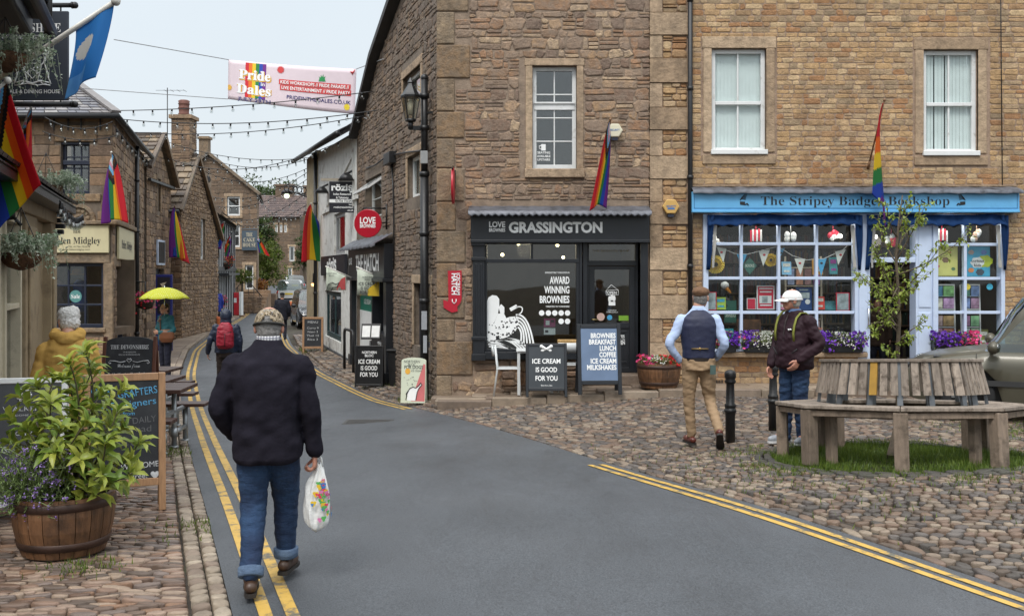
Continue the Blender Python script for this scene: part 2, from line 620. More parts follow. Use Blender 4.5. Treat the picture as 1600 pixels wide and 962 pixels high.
def stones(mb,fr,poly,holes,rows=(.1,.22),wid=(.15,.5),dep=.03,rough=.08,gap=.018,mi=1,seed=1,stack=.35,big=0.0):
 rg=random.Random(seed)
 v=min(p[1] for p in poly); top=max(p[1] for p in poly)
 while v<top-0.03:
  h=min(rg.uniform(*rows),top-v)
  iv=cross(inside(poly,v+0.004),inside(poly,v+h-0.004))
  full=iv
  for a0,b0,a1,b1 in holes:
   if b0<v+h-0.004 and b1>v+0.004:
    full=minus(full,a0-.004,a1+.004)
  for x0,x1 in full:
   x=x0
   while x1-x>0.02:
    w=rg.uniform(*wid)*(h/rows[1])**0.4
    if rg.random()<big:w *= 1.6
    if x1-x-w<wid[0]*0.7:w=x1-x
    if rg.random()<stack and h>0.09 and w>.1:
     k=rg.choice((2,2,3)) if h>.16 else 2
     cuts=[0]+sorted(rg.uniform(.25,.75) if k == 2 else q for q in ([.5] if k == 2 else [rg.uniform(.25,.4),rg.uniform(.6,.75)]))+[1]
     for q in range(k):
      one_stone(mb,fr,x+gap/2,x+w-gap/2,v+h*cuts[q]+gap/2,v+h*cuts[q+1]-gap/2,dep,rough,mi,rg)
    else:
     one_stone(mb,fr,x+gap/2,x+w-gap/2,v+gap/2,v+h-gap/2,dep,rough,mi,rg)
    x += w
  v += h
def panel(mb,fr,poly,holes,mi=0,reveal=0.2,n=0.0):
 """the wall sheet with its openings and their reveals"""
 loops=[[Vector((a,b,0)) for a,b in poly]]
 for a0,b0,a1,b1 in holes:
  loops.append([Vector((a0,b0,0)),Vector((a0,b1,0)),Vector((a1,b1,0)),Vector((a1,b0,0))])
 tris=geometry.tessellate_polygon(loops)
 pts=[p for l in loops for p in l]
 mb.add([fr(p.x,p.y,n) for p in pts],[tuple(t) for t in tris],mi,0.5)
 for a0,b0,a1,b1 in holes:
  q=[(a0,b0),(a1,b0),(a1,b1),(a0,b1)]
  vs=[fr(a,b,n) for a,b in q]+[fr(a,b,n-reveal) for a,b in q]
  mb.add(vs,[(k,(k+1) % 4,4+(k+1) % 4,4+k) for k in range(4)],mi,0.5)
def stone_wall(parent,w,poly,holes,mats,name='wall',reveal=.22,avoid=(),**kw):
 mb=MB()
 fr=lambda a,b,n=0.0:w.p(a,b,n)
 panel(mb,fr,poly,holes,0,reveal)
 stones(mb,fr,poly,list(holes)+list(avoid),**kw)
 return mb.build(name,mats,parent,world=True)
def plain_wall(parent,w,poly,holes,mats,name='wall',reveal=.2,thick=True):
 mb=MB()
 panel(mb,lambda a,b,n=0.0:w.p(a,b,n),poly,holes,0,reveal)
 return mb.build(name,mats,parent,world=True)
def slates(mb,A,B,C,D,rows,cols,th=.014,mi=0,seed=3,jit=.25):
 """slate courses on the roof face A-B (eave) to D-C (ridge)"""
 rg=random.Random(seed)
 A,B,C,D=Vector(A),Vector(B),Vector(C),Vector(D)
 nn=(B-A).cross(D-A).normalized()
 if nn.z<0:nn=-nn
 P=lambda s_,t_:(A*(1-s_)+B*s_)*(1-t_)+(D*(1-s_)+C*s_)*t_
 for r in range(rows):
  t0,t1=r/rows,min(1.0,(r+1.25)/rows)
  s_=-rg.uniform(0,1)/cols
  while s_<1:
   ww=(1+rg.uniform(-jit,jit))/cols
   a,b=max(0,s_)+.002,min(1,s_+ww)-.002
   s_ += ww
   if b-a<.004:continue
   lo=th*(1.6+rg.uniform(0,.5))
   q=[P(a,t0)+nn*lo,P(b,t0)+nn*(lo+rg.uniform(-.003,.003)),P(b,t1)+nn*th*.3,P(a,t1)+nn*th*.3]
   q2=[P(a,t0),P(b,t0)]
   mb.add(q+q2,[(0,1,2,3),(4,5,1,0),(4,0,3),(5,2,1)],mi,rg.random())
def window(parent,w,r,nx,ny,fm,gm,inset=.12,ft=.06,bar=.025,fd=.06,surround=None,sw=.16,sd=.03,sill=None,
   back=None,bd=.22,name='window',lintel=None,sash=None,transom=None):
 """a window in the opening r of wall w: frame with glazing bars, pane, and where asked a stone surround, a sill and a backing"""
 u0,z0,u1,z1=r
 mb=MB()
 n0,n1=-inset-fd,-inset
 e=.003
 w.box(mb,u0+e,u0+ft,z0+e,z1-e,n0,n1)
 w.box(mb,u1-ft,u1-e,z0+e,z1-e,n0,n1)
 w.box(mb,u0+ft,u1-ft,z0+e,z0+ft*1.15,n0,n1-.001)
 w.box(mb,u0+ft,u1-ft,z1-ft,z1-e,n0,n1-.001)
 if sash:                                     # meeting rail
  zz=z0+(z1-z0)*sash
  w.box(mb,u0+ft,u1-ft,zz-.03,zz+.03,n0+.002,n1+.012)
 iu=(u1-u0-2*ft)/nx
 iz=(z1-z0-2.15*ft)/ny
 for i in range(1,nx):
  x=u0+ft+iu*i
  w.box(mb,x-bar/2,x+bar/2,z0+ft,z1-ft,n0+.012,n1-.012)
 for j in range(1,ny):
  y=z0+ft*1.15+iz*j
  w.box(mb,u0+ft,u1-ft,y-bar/2,y+bar/2,n0+.014,n1-.014)
 o=mb.build(name,[fm],parent,world=True,bevel=.006)
 pb=MB()
 w.box(pb,u0+ft*.5,u1-ft*.5,z0+ft*.5,z1-ft*.5,n0+.022,n0+.028)
 pb.build('pane',[gm],o,world=True)
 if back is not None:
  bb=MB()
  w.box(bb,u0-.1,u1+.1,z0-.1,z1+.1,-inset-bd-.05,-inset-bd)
  bb.build('blind_or_backing',[back],o,world=True)  # dark back panel stands in for an unlit room where no blind hangs
 if surround is not None:
  sb=MB()
  w.box(sb,u0-sw,u0,z0,z1,-.05,sd,rnd=random.random())
  w.box(sb,u1,u1+sw,z0,z1,-.05,sd,rnd=random.random())
  lh=lintel or sw*1.2
  w.box(sb,u0-sw*1.15,u1+sw*1.15,z1,z1+lh,-.05,sd+.004,rnd=random.random())
  sb.build('surround',[surround],o,world=True,bevel=.012)
 if sill is not None:
  sb=MB()
  w.box(sb,u0-sw*1.15,u1+sw*1.15,z0-.15,z0,-inset,sd+.05)
  sb.build('sill',[sill],o,world=True,bevel=.012)
 return o
def pipe_run(mb,pts,r=.04,mi=0):
 mb.tube(pts,r,10,mi)
 a=Vector(pts[0])
 L_=sum((Vector(pts[i+1])-Vector(pts[i])).length for i in range(len(pts)-1))
 if len(pts) == 2:
  d=(Vector(pts[1])-a).normalized()
  k=0.6
  while k<L_:
   mb.tube([a+d*(k-.035),a+d*(k+.035)],r*1.28,10,mi)
   k += 1.5
# ------------------------------------------------------------------ shared materials
DARKPAINT=pbr('charcoal paint',(.012,.014,.018),rough=.38,var=.25,scale=3,bump=.08,bscale=90)
BLACKIRON=pbr('black iron',(.012,.012,.013),rough=.42,var=.3,scale=8,bump=.15,bscale=60)
WHITEPAINT=pbr('white paint',(.72,.73,.72),rough=.45,var=.06,dirt=(.3,.27,.22),dirt_scale=5,dirt_lo=.58,dirt_hi=.8,bump=.08)
CREAMPAINT=pbr('cream paint',(.55,.49,.36),rough=.5,var=.08,dirt=(.2,.17,.12),dirt_scale=4,dirt_lo=.55,dirt_hi=.8,bump=.1)
NAVYPAINT=pbr('navy paint',(.018,.024,.045),rough=.4,var=.15)
PALEBLUE=pbr('pale blue paint',(.54,.63,.79),rough=.4,var=.06,dirt=(.25,.3,.4),dirt_scale=3,dirt_lo=.6,dirt_hi=.85)
SKYBLUE=pbr('sky blue paint',(.13,.41,.70),rough=.4,var=.06,dirt=(.08,.28,.5),dirt_scale=3,dirt_lo=.6,dirt_hi=.85)
LEAD=pbr('lead sheet',(.13,.135,.155),rough=.5,var=.35,scale=5,metal=.3,bump=.2,bscale=14,dirt=(.03,.03,.035),dirt_scale=6)
WHITELETTER=pbr('white lettering',(.88,.89,.88),rough=.5,var=.04)
BLACKLETTER=pbr('black lettering',(.012,.012,.014),rough=.5,var=.1)
STONETRIM=stone_mat('dressed stone',[(180,156,130),(170,146,120),(188,164,136),(162,138,112)],var=.36,stain=.46,bump=.9,bscale=16)
STONETRIM2=stone_mat('dressed sooty stone',[(150,128,102),(134,114,92),(160,140,114),(142,116,88)],var=.45,stain=.5,bump=1.2,bscale=14,smear=(.20,.16,.12,.5))
MORTAR=pbr('lime mortar',(.28,.21,.155),rough=.95,var=.3,scale=9,bump=.7,bscale=40,dirt=(.13,.1,.08),dirt_scale=1.2)
MORTAR_P=pbr('pink lime mortar',(.33,.235,.17),rough=.95,var=.3,scale=9,bump=.7,bscale=40,dirt=(.2,.14,.1),dirt_scale=1.2)
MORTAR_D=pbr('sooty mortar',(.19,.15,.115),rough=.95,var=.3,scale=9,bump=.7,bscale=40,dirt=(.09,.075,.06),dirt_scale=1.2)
RUBBLE=stone_mat('rubble stone',[(150,121,96),(174,145,116),(132,108,91),(190,164,134),(158,124,96),(124,104,90),(172,140,108),(166,140,117),(146,124,105),(160,124,96)],var=.36,stain=.26,bump=1.0,smear=(.27,.20,.15,.8))
COURSED=stone_mat('coursed sandstone',[(178,146,108),(190,160,122),(162,132,98),(198,170,132),(168,134,98),(180,147,106),(156,134,106),(188,154,112),(176,150,118),(166,124,86)],var=.3,stain=.34,bump=.9)
DARKSTONE=stone_mat('dark street stone',[(142,118,94),(128,106,86),(156,130,104),(118,98,82),(148,120,94),(136,116,98),(122,100,82),(158,134,108)],var=.28,stain=.42,bump=.8)
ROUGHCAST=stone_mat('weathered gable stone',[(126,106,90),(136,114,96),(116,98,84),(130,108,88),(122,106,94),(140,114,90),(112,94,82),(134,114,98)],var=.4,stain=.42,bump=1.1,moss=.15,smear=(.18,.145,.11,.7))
SLATE=stone_mat('roof slates',[(98,98,106),(116,114,118),(84,84,92),(126,122,122),(104,98,98),(136,132,130),(92,92,98),(112,106,104)],var=.25,stain=.35,rough=.5,bump=.3,moss=.35)
STONESLATE=stone_mat('stone roof slates',[(112,98,84),(124,108,90),(98,86,76),(132,116,96),(106,92,80),(118,106,94),(90,80,72),(128,106,82)],var=.28,stain=.45,rough=.7,bump=.5,moss=.5)
GLASS=glass_mat('window glass',(.82,.85,.85),.14)
GLASS_D=glass_mat('shop glass',(.78,.82,.82),.06)
GLASS_B=glass_mat('bookshop glass',(.95,.97,.97),.0)
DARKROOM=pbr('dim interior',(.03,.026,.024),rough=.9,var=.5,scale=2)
BLIND=pbr('vertical blinds',(.78,.84,.82),rough=.7,var=.05)
WOOD_D=pbr('dark stained wood',(.06,.028,.02),rough=.45,var=.35,scale=7,stretch=(1,12,12),bump=.2,bscale=30)
# ------------------------------------------------------------------ ground, street, cobbles
_LE=[(1.9,-6),(0.85,-1),(-1.54,5.65),(-3.55,11.3),(-5.55,17.2),(-7.7,23.7),(-10.1,32),(-12.1,41),(-16,61.5),(-19.0,76),(-24,100),(-34,150)]
_RE=[(7.5,-6),(5.6,0.4),(3.02,6),(1.0,10.2),(-1.62,17),(-4.7,25),(-7.4,34.5),(-11.2,50),(-15.2,70),(-20,100),(-30,150)]
def _edge(P):
 ys=np.arange(-6,150,0.25)
 xs=np.interp(ys,[p[1] for p in P],[p[0] for p in P])
 k=np.ones(13)/13
 pad=np.concatenate([np.full(6,xs[0]),xs,np.full(6,xs[-1])])
 sm=np.convolve(pad,k,'valid')
 sm[:8]=xs[:8]; sm[-8:]=xs[-8:]
 return ys,sm
_ly,_lx=_edge(_LE)
_ry,_rx=_edge(_RE)
xl=lambda y:float(np.interp(y,_ly,_lx))
xr=lambda y:float(np.interp(y,_ry,_rx))
GROUND=pbr('earth and moss',(.045,.036,.027),rough=.95,var=.5,scale=3,bump=.6,bscale=30,dirt=(.05,.06,.02),dirt_scale=1.3,dirt_lo=.5,dirt_hi=.7)
def asphalt_mat():
 m,t,p=nodes_of('asphalt')
 L=t.links.new
 n1=noise_node(t,0.55,6); n2=noise_node(t,90,4,rough=.8); n3=noise_node(t,2.0,8,stretch=(1,.35,1),rough=.7)
 r=N(t,'ShaderNodeValToRGB')
 r.color_ramp.elements[0].position=.3; r.color_ramp.elements[0].color=(.043,.048,.054,1)
 r.color_ramp.elements[1].position=.72; r.color_ramp.elements[1].color=(.066,.072,.08,1)
 L(n1.outputs[0],r.inputs[0])
 mr=N(t,'ShaderNodeMapRange'); mr.inputs['From Min'].default_value=.3; mr.inputs['From Max'].default_value=.7
 mr.inputs['To Min'].default_value=.3; mr.inputs['To Max'].default_value=2.0
 L(n2.outputs[0],mr.inputs[0])
 m3=N(t,'ShaderNodeMapRange'); m3.inputs['From Min'].default_value=.3; m3.inputs['From Max'].default_value=.7
 m3.inputs['To Min'].default_value=.9; m3.inputs['To Max'].default_value=1.1
 L(n3.outputs[0],m3.inputs[0])
 mm=N(t,'ShaderNodeMath',operation='MULTIPLY'); L(mr.outputs[0],mm.inputs[0]); L(m3.outputs[0],mm.inputs[1])
 vm=N(t,'ShaderNodeVectorMath',operation='SCALE'); L(r.outputs[0],vm.inputs[0]); L(mm.outputs[0],vm.inputs['Scale'])
 L(vm.outputs[0],p.inputs['Base Color'])
 rr=N(t,'ShaderNodeMapRange'); rr.inputs['From Min'].default_value=.3; rr.inputs['From Max'].default_value=.7
 rr.inputs['To Min'].default_value=.42; rr.inputs['To Max'].default_value=.68
 L(n3.outputs[0],rr.inputs[0]); L(rr.outputs[0],p.inputs['Roughness'])
 b=N(t,'ShaderNodeBump'); b.inputs['Strength'].default_value=.55; b.inputs['Distance'].default_value=.008
 L(n2.outputs[0],b.inputs['Height']); L(b.outputs[0],p.inputs['Normal'])
 return m
ASPHALT=asphalt_mat()
def line_mat():
 m,t,p=nodes_of('primrose line paint')
 L=t.links.new
 n1=noise_node(t,7,8,rough=.75)
 r=N(t,'ShaderNodeValToRGB')
 r.color_ramp.elements[0].position=.39; r.color_ramp.elements[0].color=(.11,.105,.085,1)
 r.color_ramp.elements[1].position=.5; r.color_ramp.elements[1].color=(.50,.31,.06,1)
 q=r.color_ramp.elements.new(.75); q.color=(.56,.37,.10,1)
 L(n1.outputs[0],r.inputs[0]); L(r.outputs[0],p.inputs['Base Color'])
 p.inputs['Roughness'].default_value=.6
 bn=noise_node(t,90,4,rough=.8)
 b=N(t,'ShaderNodeBump'); b.inputs['Strength'].default_value=.4; b.inputs['Distance'].default_value=.006
 L(bn.outputs[0],b.inputs['Height']); L(b.outputs[0],p.inputs['Normal'])
 return m
LINEP=line_mat()
def build_ground():
 mb=MB()
 xs=[-400,-200,-120,-80,-60,-45]+[(-36+i*1.0) for i in range(56)]+[24,32,45,70,120,200,400]
 ys=[-120,-60,-30,-15]+[(-8+i*.8) for i in range(78)]+[58,62,66,70,74,78,82,87,92,97,105,120,140,170,220,300,500]
 mb.grid([[(x,y,g(x,y)-.03) for x in xs] for y in ys])
 plain(mb.build('ground',GROUND),'dark earth and moss between the cobbles',kind='structure')
 # carriageway
 mb=MB()
 ys=list(np.arange(-5,60,.4))+list(np.arange(60,148,1.5))
 rows=[]
 for y in ys:
  a,b=xl(y),xr(y)
  rows.append([(a+(b-a)*k/10,y,g(a+(b-a)*k/10,y)+.05*(1-(2*k/10-1)**2)*.6) for k in range(11)])
 mb.grid(rows)
 plain(mb.build('road',ASPHALT),'damp grey asphalt street running up the village',kind='structure')
 def crown(x,y):
  a,b=xl(y),xr(y)
  k=(x-a)/(b-a)
  return g(x,y)+.03*(1-(2*k-1)**2)
 def ribbon(name,edge,off,w,y0,y1,sgn):
  mb_=MB(); rows_=[]
  y=y0
  while y<y1:
   e0,e1=edge(y-.2),edge(y+.2)
   nx_,ny_=.4,-(e1-e0)
   l_=math.hypot(nx_,ny_); nx_ /= l_; ny_ /= l_
   row=[]
   for q in (-.5,.5):
    o_=(off+q*w)*sgn
    X,Y_=edge(y)+nx_*o_,y+ny_*o_
    row.append((X,Y_,crown(X,Y_)+.006))
   rows_.append(row)
   y += .3 if y<30 else .8
  mb_.grid(rows_)
  plain(mb_.build(name,LINEP),'worn yellow parking line painted along the kerb',kind='structure')
 for o_ in (.17,.31):
  ribbon('road_marking',xl,o_,.072,1.5,95,1)
 for o_ in (.12,.24):
  ribbon('road_marking',xr,o_,.06,1.0,10.35,-1)
 for o_ in (.12,.24):
  ribbon('road_marking',xr,o_,.06,16.75,90,-1)
 # tar seams, a patch and an iron cover in the carriageway
 mb=MB()
 rg=random.Random(2)
 for pts in ([(-2.6,13.2),(-2.4,13.9),(-2.0,14.3)],[(-.7,5.2),(-.2,5.5),(.4,5.5),(.9,5.8)]):
  for (x0,y0),(x1,y1) in zip(pts,pts[1:]):
   n=14; row=[]
   for k in range(n+1):
    t=k/n; x=x0+(x1-x0)*t+.03*noise.noise((x0+t*5,y0,1)); y=y0+(y1-y0)*t+.03*noise.noise((x0+t*5,y0,7))
    w=.002+.003*noise.noise((x*6,y*6,3))
    row.append([(x-w,y,crown(x,y)+.004),(x+w,y+w,crown(x,y)+.004)])
   mb.grid(row)
 plain(mb.build('tar_seam',pbr('fresh tar',(.02,.021,.023),rough=.45)),'thin dark tar seams and cracks in the asphalt',kind='structure')
 x,y=-2.05,14.6
 t=thing('manhole_cover','dark iron cover set in the asphalt in front of the cafe corner','manhole cover',(x,y,crown(x,y)))
 mb=MB(); mb.box((-.34,-.24,-.02),(.34,.24,.006))
 for k in range(6):mb.box((-.3,-.2+k*.068,.006),(.3,-.165+k*.068,.010))
 mb.build('cover',pbr('worn iron',(.06,.058,.055),rough=.6,metal=.2,var=.4,scale=9),t)
build_ground()
def cobble(mb,x,y,z,a,b,h,rot,rg,mi=0):
 """one domed cobble: a across, b along"""
 c,s_=math.cos(rot),math.sin(rot)
 rings=[]
 tx,ty=rg.uniform(-.12,.12),rg.uniform(-.12,.12)
 n=8
 ang=[math.pi/8+k*math.pi/4+rg.uniform(-.12,.12) for k in range(n)]
 sq=[1.0/max(abs(math.cos(t)),abs(math.sin(t)))**.8*rg.uniform(.93,1.02) for t in ang]
 for f,zz in ((1.0,-.03),(.985,h*.5),(.9,h*.93),(.6,h)):
  ring=[]
  for k in range(n):
   px_,py_=math.cos(ang[k])*sq[k]*a/2*f,math.sin(ang[k])*sq[k]*b/2*f
   ring.append((x+px_*c-py_*s_,y+px_*s_+py_*c,z+zz+(px_*tx+py_*ty)*(1 if zz>0 else 0)))
  rings.append(ring)
 vs=[p for r_ in rings for p in r_]
 fs=[(i*n+k,i*n+(k+1) % n,(i+1)*n+(k+1) % n,(i+1)*n+k) for i in range(3) for k in range(n)]
 fs.append(tuple(range(3*n,4*n)))
 mb.add(vs,fs,mi,rg.random(),True)
COBBLE_L=stone_mat('terrace cobbles',[(128,104,88),(104,86,74),(146,124,108),(92,78,68),(132,102,80),(114,100,92),(150,130,112),(100,78,64)],var=.28,stain=.35,rough=.62,bump=.5,bscale=18,wet=.25,stain_col=(.05,.038,.028))
COBBLE_R=stone_mat('square cobbles',[(112,92,78),(84,76,72),(132,116,100),(76,70,65),(112,92,76),(98,91,86),(138,123,106),(90,77,66)],var=.3,stain=.42,rough=.62,bump=.55,bscale=18,wet=.26,stain_col=(.04,.033,.025))
SETT=stone_mat('pale kerb setts',[(156,142,124),(138,124,108),(168,154,136),(126,110,96)],var=.3,stain=.5,rough=.7,bump=.7)
FLAG=stone_mat('stone flags',[(146,130,112),(132,116,100),(158,142,124),(122,106,92)],var=.2,stain=.35,rough=.6,bump=.4,wet=.2)
CX,CY=3.83,10.05            # centre of the tree bench
def build_cobbles():
 rg=random.Random(11)
 # terrace on the near side of the street: thin stones laid in courses
 mb=MB()
 y=3.2
 while y<16.6:
  d=rg.uniform(.036,.06)*(1 if y<10.5 else 2.0)
  x=xl(y)-.235
  while x>max(-9.0,-.62*y-1.0):
   w=rg.uniform(.08,.21)*(1 if y<10.5 else 1.5)
   yy=y+.10*math.sin(x*1.3)+.05*math.sin(x*3.1+1)
   cobble(mb,x-w/2,yy,g(x,yy)-.012,w*.98,d*.96,.008+rg.uniform(0,.016),rg.uniform(-.07,.07)+.08,rg)
   x -= w
  y += d
 plain(mb.build('cobbled_pavement',COBBLE_L),'terrace of thin reddish cobbles laid in courses',kind='structure')
 # kerb of pale setts
 mb=MB()
 for off,ww in ((.055,.10),(.168,.11)):
  y=3.0
  while y<17:
   l_=rg.uniform(.08,.17)
   x=xl(y+l_/2)-off
   cobble(mb,x,y+l_/2,g(x,y)+.0,ww*.95,l_*.98,.012+rg.uniform(0,.012),.33+rg.uniform(-.06,.06),rg)
   y += l_*.95
 plain(mb.build('kerb',SETT),'double row of pale setts edging the terrace',kind='structure')
 # the cobbled square
 mb=MB()
 y=1.2
 while y<16.5:
  d=rg.uniform(.06,.09)*(1 if y<11 else 1.4)
  x=xr(y)+.2
  while x<min(13.5,.62*y+1.2):
   w=rg.uniform(.06,.125)*(1 if y<11 else 1.35)
   yy=y+.14*math.sin(x*.9)+rg.uniform(-.012,.012)
   xx=x+w/2
   if math.hypot(xx-CX,yy-CY)>1.36:
    cobble(mb,xx,yy,g(xx,yy)-.015,w*rg.uniform(.9,1.0),d*rg.uniform(.9,1.04),.008+rg.uniform(0,.016),rg.uniform(-.25,.25),rg)
   x += w
  y += d
 plain(mb.build('cobbled_square',COBBLE_R),'square of rounded brown cobbles',kind='structure')
 mb=MB()
 for off,ww in ((-.05,.08),(-.14,.085)):
  y=1.0
  while y<34:
   l_=rg.uniform(.10,.2)
   x=xr(y+l_/2)-off
   cobble(mb,x,y+l_/2,g(x,y)-.01,ww,l_*.98,.014+rg.uniform(0,.01),.39,rg)
   y += l_*.96
 plain(mb.build('kerb',COBBLE_R),'row of worn setts along the edge of the square',kind='structure')
 # narrow footway under the gable and on up the street
 mb=MB()
 y=16.6
 while y<40:
  d=rg.uniform(.12,.17)*(1 if y<26 else 1.5)
  x=xr(y)+.19
  xe=(-1.1-.308*(y-17.4)) if y>17.2 else-.9
  while x<xe:
   w=rg.uniform(.13,.24)
   cobble(mb,x+w/2,y,g(x,y)+.02,w*.97,d*.98,.03+rg.uniform(0,.015),.3,rg)
   x += w
  y += d
 plain(mb.build('pavement',COBBLE_R),'narrow cobbled footway below the gable wall',kind='structure')
 # flagged footway in front of the two shops: kerb stones and flags
 mb=MB()
 x=-1.2
 while x<14:
  w=rg.uniform(.75,1.15)
  z0=g(x+w/2,16.5)
  mb.box((x+.004,16.36,z0-.15),(x+w-.004,16.56,z0+.12),0,rg.random())
  x += w
 for r_ in range(2):
  x=-1.25-r_*.1
  while x<14:
   w=rg.uniform(.6,1.1)
   z0=g(x+w/2,16.8)
   mb.box((x+.003,16.563+r_*.43,z0-.15),(x+w-.003,16.99+r_*.43,z0+.115),0,rg.random())
   x += w
 plain(mb.build('pavement',FLAG,bevel=.012),'stone flagged footway in front of the two shops',kind='structure')
 # flagged footway beyond the terrace, with its kerb
 mb=MB()
 y=17.0
 while y<62:
  l_=rg.uniform(.7,1.1)
  for (a,b) in ((.0,.16),(.165,.9),(.905,1.9),(1.905,3.2)):
   if y>36 and a>.8:continue
   vs=[]
   for yy in (y+.004,y+l_-.004):
    for o_ in (a+.003,b-.003):
     X=xl(yy)-o_
     vs.append((X,yy,g(X,yy)+.09))
   vs += [(p[0],p[1],p[2]-.25) for p in vs]
   mb.add(vs,[(0,1,3,2),(0,4,5,1),(1,5,7,3),(3,7,6,2),(2,6,4,0)],0,rg.random())
  y += l_
 plain(mb.build('pavement',FLAG),'stone flagged footway past the clothes shop',kind='structure')
build_cobbles()
# ------------------------------------------------------------------ buildings round the square
YF=17.4                                      # the two shop fronts stand in one line
F=Wall((-1.25,YF),(14.0,YF))
GW=Wall((-1.25,YF),(-3.9,26.0))            # gable towards the street
fu=lambda px:F.u(px)
fz=lambda py:F.z(800,py)
def frect(x0,y0,x1,y1):return F.rect(x0,y0,x1,y1)
def fbox(mb,x0,y0,x1,y1,n0,n1,mi=0,rnd=None):
 u0,z0,u1,z1=F.rect(x0,y0,x1,y1)
 F.box(mb,u0,u1,z0,z1,n0,n1,mi,rnd)
PF=px_frame(YF)
FL=lambda off:(lambda u,v,n=0.0:PF(u,-v,n+off))     # lettering at photo pixels on the shop fronts
def fletter(mb,s,px,base,cap,off,width=None,align='c',**kw):
 """writing on the shop fronts: px, base line, capital height and width in photo pixels at the facade"""
 fr_=F.fr()
 k=YF/FPX
 letter(mb,s,lambda a,b,n:F.p(a,b,n+off),F.u(px),fz(base),cap*k,None if width is None else width*k,align,**kw)
def shop_light(p,w,c):
 l=bpy.data.lights.new('shop_lamp_or_fill','POINT'); l.energy=w; l.color=c; l.shadow_soft_size=.15
 o=bpy.data.objects.new('shop_lamp_or_fill',l); o.location=p; COL.objects.link(o)
def brownie_shop():
 root=thing('stone_shop','corner cafe of rough brown rubble stone with a charcoal shopfront','shop building',(-1.25,YF,g(-1.25,YF)))
 uE=F.u(1016)
 zb=-.6
 wr=frect(832,103,901,264)
 sf=frect(740,336,1012,700)
 stones_kw=dict(rows=(.09,.24),wid=(.1,.44),dep=.017,rough=.18,gap=.02,seed=5,stack=.35,big=.12)
 poly=[(0,zb),(uE,zb),(uE,8.4),(0,8.4)]
 hole_sf=frect(757,378,1000,549)
 avoid=[(F.u(738),fz(560),F.u(1014),fz(322)),frect(812,94,912,277),frect(905,378,1016,640)]
 # quoins at the street corner
 q=MB()
 rg=random.Random(4)
 z=zb
 long=True
 while z<8.3:
  h=rg.uniform(.32,.6)
  wd=rg.uniform(.42,.62) if long else rg.uniform(.22,.32)
  gw=.25 if long else .48
  F.box(q,-.03,wd,z+.008,min(8.4,z+h)-.008,-.12,.03,0,rg.random())
  avoid.append((-.1,z,wd+.01,min(8.4,z+h)))
  z += h; long=not long
 hole_door=frect(905,378,1000,586)
 stone_wall(root,F,poly,[wr,(hole_sf[0],hole_sf[1],F.u(905) ,hole_sf[3]),(F.u(905)+.001,fz(586),F.u(1000),fz(378))],[MORTAR,RUBBLE],avoid=avoid,reveal=.3,**stones_kw)
 q.build('quoins',STONETRIM2,root,world=True,bevel=.02)
 # gable wall
 gp=[(0,zb),(GW.L,zb-.1),(GW.L,5.42),(GW.L*(26-23.2)/8.6*-1+GW.L,6.68),(GW.L*(20.5-17.4)/8.6,7.4),(GW.L*.12,8.2),(0,8.4)]
 win_hi=GW.rect(630,112,658,165)
 win_mid=GW.rect(637,242,657,308)
 win_case=GW.rect(571,276,596,340)
 win_low=GW.rect(647,443,673,543)
 hatch=GW.rect(560,384,613,585)
 holes=[win_hi,win_mid,win_case,win_low,(hatch[0],hatch[1] ,hatch[2],hatch[3])]
 av=[(r[0]-.14,r[1]-.14,r[2]+.14,r[3]+.22) for r in holes[:4]]
 av.append((hatch[0]-.15,-1,hatch[2]+.15,hatch[3]+.25))
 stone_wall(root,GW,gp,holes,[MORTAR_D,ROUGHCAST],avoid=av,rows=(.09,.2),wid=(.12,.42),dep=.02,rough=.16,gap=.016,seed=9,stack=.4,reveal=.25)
 for r,kw in ((win_hi,dict(nx=1,ny=1)),(win_mid,dict(nx=1,ny=1)),(win_low,dict(nx=1,ny=1))):
  window(root,GW,r,fm=WHITEPAINT if r is not win_low else NAVYPAINT,gm=GLASS,inset=.1,ft=.07,surround=STONETRIM,sw=.13,sd=.02,back=BLIND if r is not win_low else TEAL,bd=.1,**kw)
 o=window(root,GW,win_case,1,2,WHITEPAINT,GLASS,inset=.16,ft=.07,back=DARKROOM,bd=.4)
 # the top light hangs open
 mb=MB()
 u0,z0,u1,z1=win_case
 a=[GW.p(u0+.05,z1-.05,-.1),GW.p(u1-.05,z1-.05,-.1),GW.p(u1-.05,z1-.33,.3),GW.p(u0+.05,z1-.33,.3)]
 for i in range(4):mb.beam(a[i],a[(i+1) % 4],.05,.05)
 ol=mb.build('open_light',WHITEPAINT,o,world=True)
 mb=MB(); mb.add(a,[(0,1,2,3)]); mb.build('pane',GLASS,ol,world=True)
 mb=MB()
 mb2=MB()
 for k in range(3):
  u0,z0,u1,z1=win_low
  GW.box(mb2,u0+.1,u0+.45,z0+.25+k*.24,z0+.42+k*.24,-.117,-.113)
 GW.box(mb2,u0+.1,u0+.5,z0+1.0,z0+1.25,-.117,-.113)
 # verge along the gable: stone coping with the roof behind
 mb=MB()
 vp=[(GW.L+.15,5.3),(GW.L*(1-(26-23.2)/8.6),6.72),(GW.L*.36,7.48),(0,8.5)]
 for i in range(3):
  (ua,za),(ub,zb_)=vp[i],vp[i+1]
  mb.beam(GW.p(ua,za+.05,.06),GW.p(ub,zb_+.05,.06),.32,.14)
 mb.build('verge',pbr('dark verge board',(.03,.028,.028),rough=.7,var=.4,scale=4),root,world=True)
 mb=MB()
 dirx=Vector((6.5,2.0,0))
